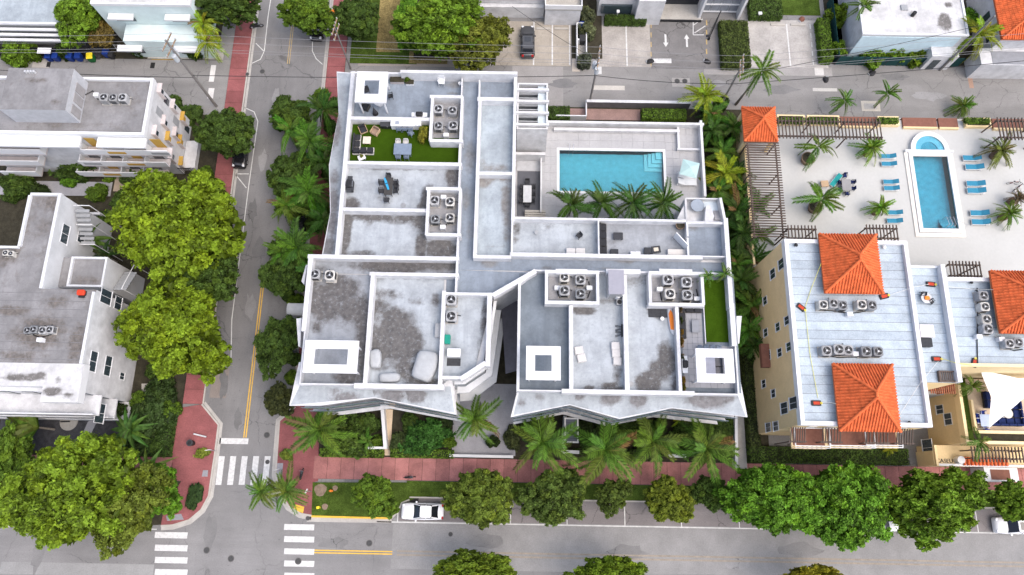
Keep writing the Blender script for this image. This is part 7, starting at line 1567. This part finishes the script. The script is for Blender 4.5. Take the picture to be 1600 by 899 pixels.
A_ = pole(338,166,14.5,'tall leaning looking wooden power pole with transformers by the red pavement',True,2,.19,R(75)); B_ = pole(548,108,9.5,'slim power pole on the east red pavement by the alley',True,0,.13,R(80)); C_ = pole(921,163,11.5,'power pole with transformer cans by the pool court wall',True,2,.17,R(85)); D_ = pole(1122,172,11.0,'power pole among the yellow areca palms',True,0,.16,R(85)); E_ = pole(1468,110,11.5,'timber pole standing at the end of the dark green fence',False,0,.17)
E2_ = pole(-60,150,12,'power pole beyond the white block',True,0,.17,R(85)); F_ = pole(1760,120,11.5,'power pole beyond the orange roofed house',True,0,.17,R(85))
WIRE = mat('wire',(.22,.22,.23),.6,.1); WIRED = mat('dark_cable',(.03,.03,.032),.7,.1)
def wire(a,b,sag,r,m,label,grp):
    a,b = Vector(a),Vector(b); o = MB().tube([a.lerp(b,t/14)-Vector((0,0,4*sag*(t/14)*(1-t/14))) for t in range(15)],r,5).build('power_line',m); tag(o,label,'power line',grp)
lab = {0:'pale power line strung along the alley poles',1:'dark cable bundle strung low along the alley poles'}
tops = [E2_,A_,C_,D_,F_]
for p,q in zip(tops,tops[1:]):
    hp, hq = p.z, q.z
    for off,dz in ((-.9,-.05),(0,-.05),(.9,-.05),(-.5,-1.2)):
        wire((p.x,p.y+off,hp+dz),(q.x,q.y+off,hq+dz),.35,.018,WIRE,lab[0],'power lines along the alley')
    wire((p.x,p.y-.1,min(hp-4.5,7.5)),(q.x,q.y-.1,min(hq-4.5,7.0)),.5,.04,WIRED,lab[1],'dark cables along the alley')
wire((D_.x,D_.y,D_.z-3),(E_.x,E_.y,E_.z-1.5),.4,.03,WIRED,'dark cable running from the areca pole to the green fence pole','cable to the green fence pole')
wire((C_.x,C_.y,C_.z-1.5),(*P(800,10,6),6),.3,.025,WIRED,'thin service drop from the transformer pole to the white villa','service drop to the villa')
# transformer pole clutter loop
x,y = P(1125,140); ce = empty('cable_loop',(*P(1122,172),6.0),'coiled dark cable loop hanging on the areca palm pole','cable'); MB().tube([(D_.x-.35+.45*math.cos(a),D_.y+.1,6.6+.5*math.sin(a)) for a in [k*.5 for k in range(26)]],.03,5).build('coil',WIRED,ce)
# street lights
def lamp(u,v,h,du,dv,label):
    x,y = P(u,v); t = P(u+du,v+dv,h); e = empty('street_lamp',(x,y,.1),label,'street lamp'); MB().tube([(x,y,0),(x,y,h-.4),((x+t[0])/2,(y+t[1])/2,h),(t[0],t[1],h)],[.09,.07,.05,.04],8).build('post',BLACK,e); MB().cbox(t[0]-.3,t[0]+.3,t[1]-.16,t[1]+.16,h-.1,h+.06,.08).build('lamp_head',BLACK,e); MB().cyl(x,y,0,.3,.16).build('base',BLACK,e)
lamp(361,43,6,2,-4,'slim black street lamp on the west red pavement')
lamp(1107,62,6.5,0,-6,'street lamp at the edge of the arrowed parking lot'); 
for u in (962,998):
    K = Kit(); K.add('post', MB().cyl(0,0,0,2.2,.04), LGREY); K.add('head', MB().cbox(-.2,.2,-.3,.1,2.2,2.4,.06), W2); K.put('floodlight','white floodlight on the hedge line of the annex','floodlight',(*P(u,34),.05),0,1,'floodlights on the annex hedge')
K = Kit(); K.add('post', MB().cyl(0,0,0,1.4,.05), LGREY); K.add('head', MB().cbox(-.25,.25,-.2,.2,1.4,1.6,.06), W2); K.put('floodlight','white bollard light at the head of the painted bays','light',(*P(1182,32),.04))
# ------------------------------------------------------------------ bins, shelters, street furniture
def bin_kit(b_,l_):
    K = Kit(); K.add('tub', MB().prism(rect(-.28,.28,-.32,.32),.08,.95,rect(-.34,.34,-.40,.40)), b_); K.add('lid', MB().cbox(-.36,.36,-.43,.40,.951,1.03,.06), l_); K.add('handle', MB().tube([(-.25,.44,.92),(.25,.44,.92)],.025), b_)
    for s in (-.28,.28): K.add('wheel', MB().tube([(s-.04,.3,.12),(s+.04,.3,.12)],.12,10), RUB)
    return K
BB = bin_kit(BINB,BINB); BY = bin_kit(mat('green_bin',(.01,.12,.03),.5),BINY)
for u,v,l in ((82,94,'blue wheelie bin at the west end of the bin row'),(93,94,'second blue wheelie bin of the row'),(115,94,'third blue wheelie bin of the row'),(128,94,'fourth blue wheelie bin beside the yellow lidded bin'),(171,88,'blue wheelie bin standing apart by the pale house fence')): BB.put('wheelie_bin',l,'bin',(*P(u,v),.068 if v == 94 else .07),R(random.uniform(-8,8)),1.1)
BY.put('wheelie_bin','green bin with a bright yellow lid at the end of the blue row','bin',(*P(147,95),.068),R(10),1.15)
BINT = mat('black_bin',(.03,.03,.032),.6); bin_kit(BINT,BINT).put('wheelie_bin','black wheelie bin next to the lone blue bin','bin',(*P(178,91),.07),0,.9)
K = Kit(); K.add('skip_body', MB().prism(rect(-.6,.6,-.5,.5),.05,1.1,rect(-.7,.7,-.6,.6)), mat('green_bin',(.01,.12,.03),.5)); K.add('lid', MB().cbox(-.74,.74,-.64,.64,1.101,1.2,.06), BINY); K.add('lifting_bar', MB().tube([(-.8,0,.8),(.8,0,.8)],.03), GREYM); K.put('dumpster','yellow lidded dumpster beside the annex hedge','dumpster',(*P(1014,29),.03))
x0,x1,y0,y1 = RC(901,36,917,88,1.2); sh = empty('bin_shelter',((x0+x1)/2,(y0+y1)/2,.05),'white walled bin shelter beside the grey green bushes','shelter'); MB().frame(x0,x1,y0,y1,.12,.12,.05,1.3).build('wall',W2,sh); MB().box(x0+.12,x1-.12,(y0+y1)/2-.1,(y0+y1)/2+.1,.05,1.25).build('divider',W2,sh); MB().box(x0+.12,x1-.12,y0+.12,(y0+y1)/2-.1,.05,.08).build('floor',CONC,sh)
BB.put('wheelie_bin','blue wheelie bin inside the white shelter','bin',(*P(908,46),.05),0,1.1); bin_kit(BINT,BINT).put('wheelie_bin','black bin inside the white shelter','bin',(*P(909,68),.09),0,1.2)
K = Kit(); K.add('drum', MB().cyl(0,0,0,.85,.3,.36,16), BLACK); K.add('rim', MB().ring(0,0,.85,.9,.38,.24,18), CHAR); K.add('liner', MB().cyl(0,0,.6,.62,.24), GREYM); K.put('litter_bin','round black litter bin on the red corner pavement','litter bin',(*P(302,693),.135))
K = Kit(); K.add('seat', MB().box(-.9,.9,-.2,.2,.40,.45), LGREY); K.add('leg', MB().box(-.8,-.7,-.2,.2,0,.4), GREYM); K.add('leg', MB().box(.7,.8,-.2,.2,0,.4), GREYM); K.put('bench','narrow pale bench shape standing in for a lamp arm on the red corner pavement','bench',(*P(315,681),.135),R(-12),(.85,.4,.9))  # slim bench shape used as a stand-in for a thin lamp arm
K = Kit(); K.add('box', MB().cbox(-.25,.25,-.2,.2,0,.9,.05), BINY); K.add('cap', MB().cbox(-.28,.28,-.23,.23,.901,.98,.05), BINY); K.put('utility_marker','small yellow green marker post in the verge','marker',(*P(499,793),.12),R(15),.6)
K = Kit(); K.add('barrel', MB().cyl(0,0,.0,.7,.14,.12,12), ORANGE); K.add('bonnet', MB().cyl(0,0,.7,.85,.14,.04,12), ORANGE); K.add('nozzle', MB().tube([(-.22,0,.5),(.22,0,.5)],.06), ORANGE); K.put('fire_hydrant','small orange yellow hydrant in the corner verge','hydrant',(*P(519,767),.12))
K = Kit(); K.add('ring', MB().ring(0,0,.5,.62,.55,.25,20), ORANGE); K.add('post', MB().cyl(0,0,0,.5,.05), GREYM); K.put('orange_tub','orange ring shaped tub under the side street tree','tub',(*P(521,26),.14))
# traffic / street signs
def sign(u,v,label,m=W2,h=2.2,rz=0,z=.13,rr=.3):
    x,y = P(u,v); e = empty('street_sign',(x,y,z),label,'sign'); MB().cyl(x,y,z,h,.035,n=8).build('post',GREYM,e); d = Vector((math.cos(rz),math.sin(rz),0))*rr; MB().bar((x-d.x,y-d.y,h+.1),(x+d.x,y+d.y,h+.1),.03,.5).build('plate',m,e)
sign(338,705,'small grey street sign post at the west corner kerb',rz=.2); sign(442,735,'small street sign post at the east corner kerb',rz=.3); sign(487,768,'leaning pale sign post beside the mulch ring',rz=1.2)
# parking lot wheel-stop clutter: small dark bags and debris along the alley
for i,(u,v,l) in enumerate(((1363,115,'dark debris pile beside the alley below the green fence'),(1290,125,'dark leaf litter heap in the alley'),(1016,97,'dark rubbish bag at the lot corner'),(1105,97,'dark bollard bag at the arrowed lot corner'),(1253,31,'rust brown heap above the painted bay'))):
    K = Kit(); b = MB(); rd = random.Random(i)
    vs=[]; n=9
    for z_,s in ((0,1),(.14,.9),(.26,.5)):
        for k in range(n): a=2*math.pi*k/n; q=s*rd.uniform(.75,1.15); vs.append((.55*q*math.cos(a),.4*q*math.sin(a),z_))
    b._add(vs,[(k*n+j,k*n+(j+1)%n,(k+1)*n+(j+1)%n,(k+1)*n+j) for k in range(2) for j in range(n)]+[tuple(range(2*n,3*n))]); K.add('heap', b, BROWNF if i==4 else BLACK); K.add('scrap', MB().cbox(.2,.6,-.3,.1,0,.1,.05), GREYM); K.put('debris_heap',l,'debris',(*P(u,v),.035 if i in (2,3,4) else .012),rd.uniform(0,6))
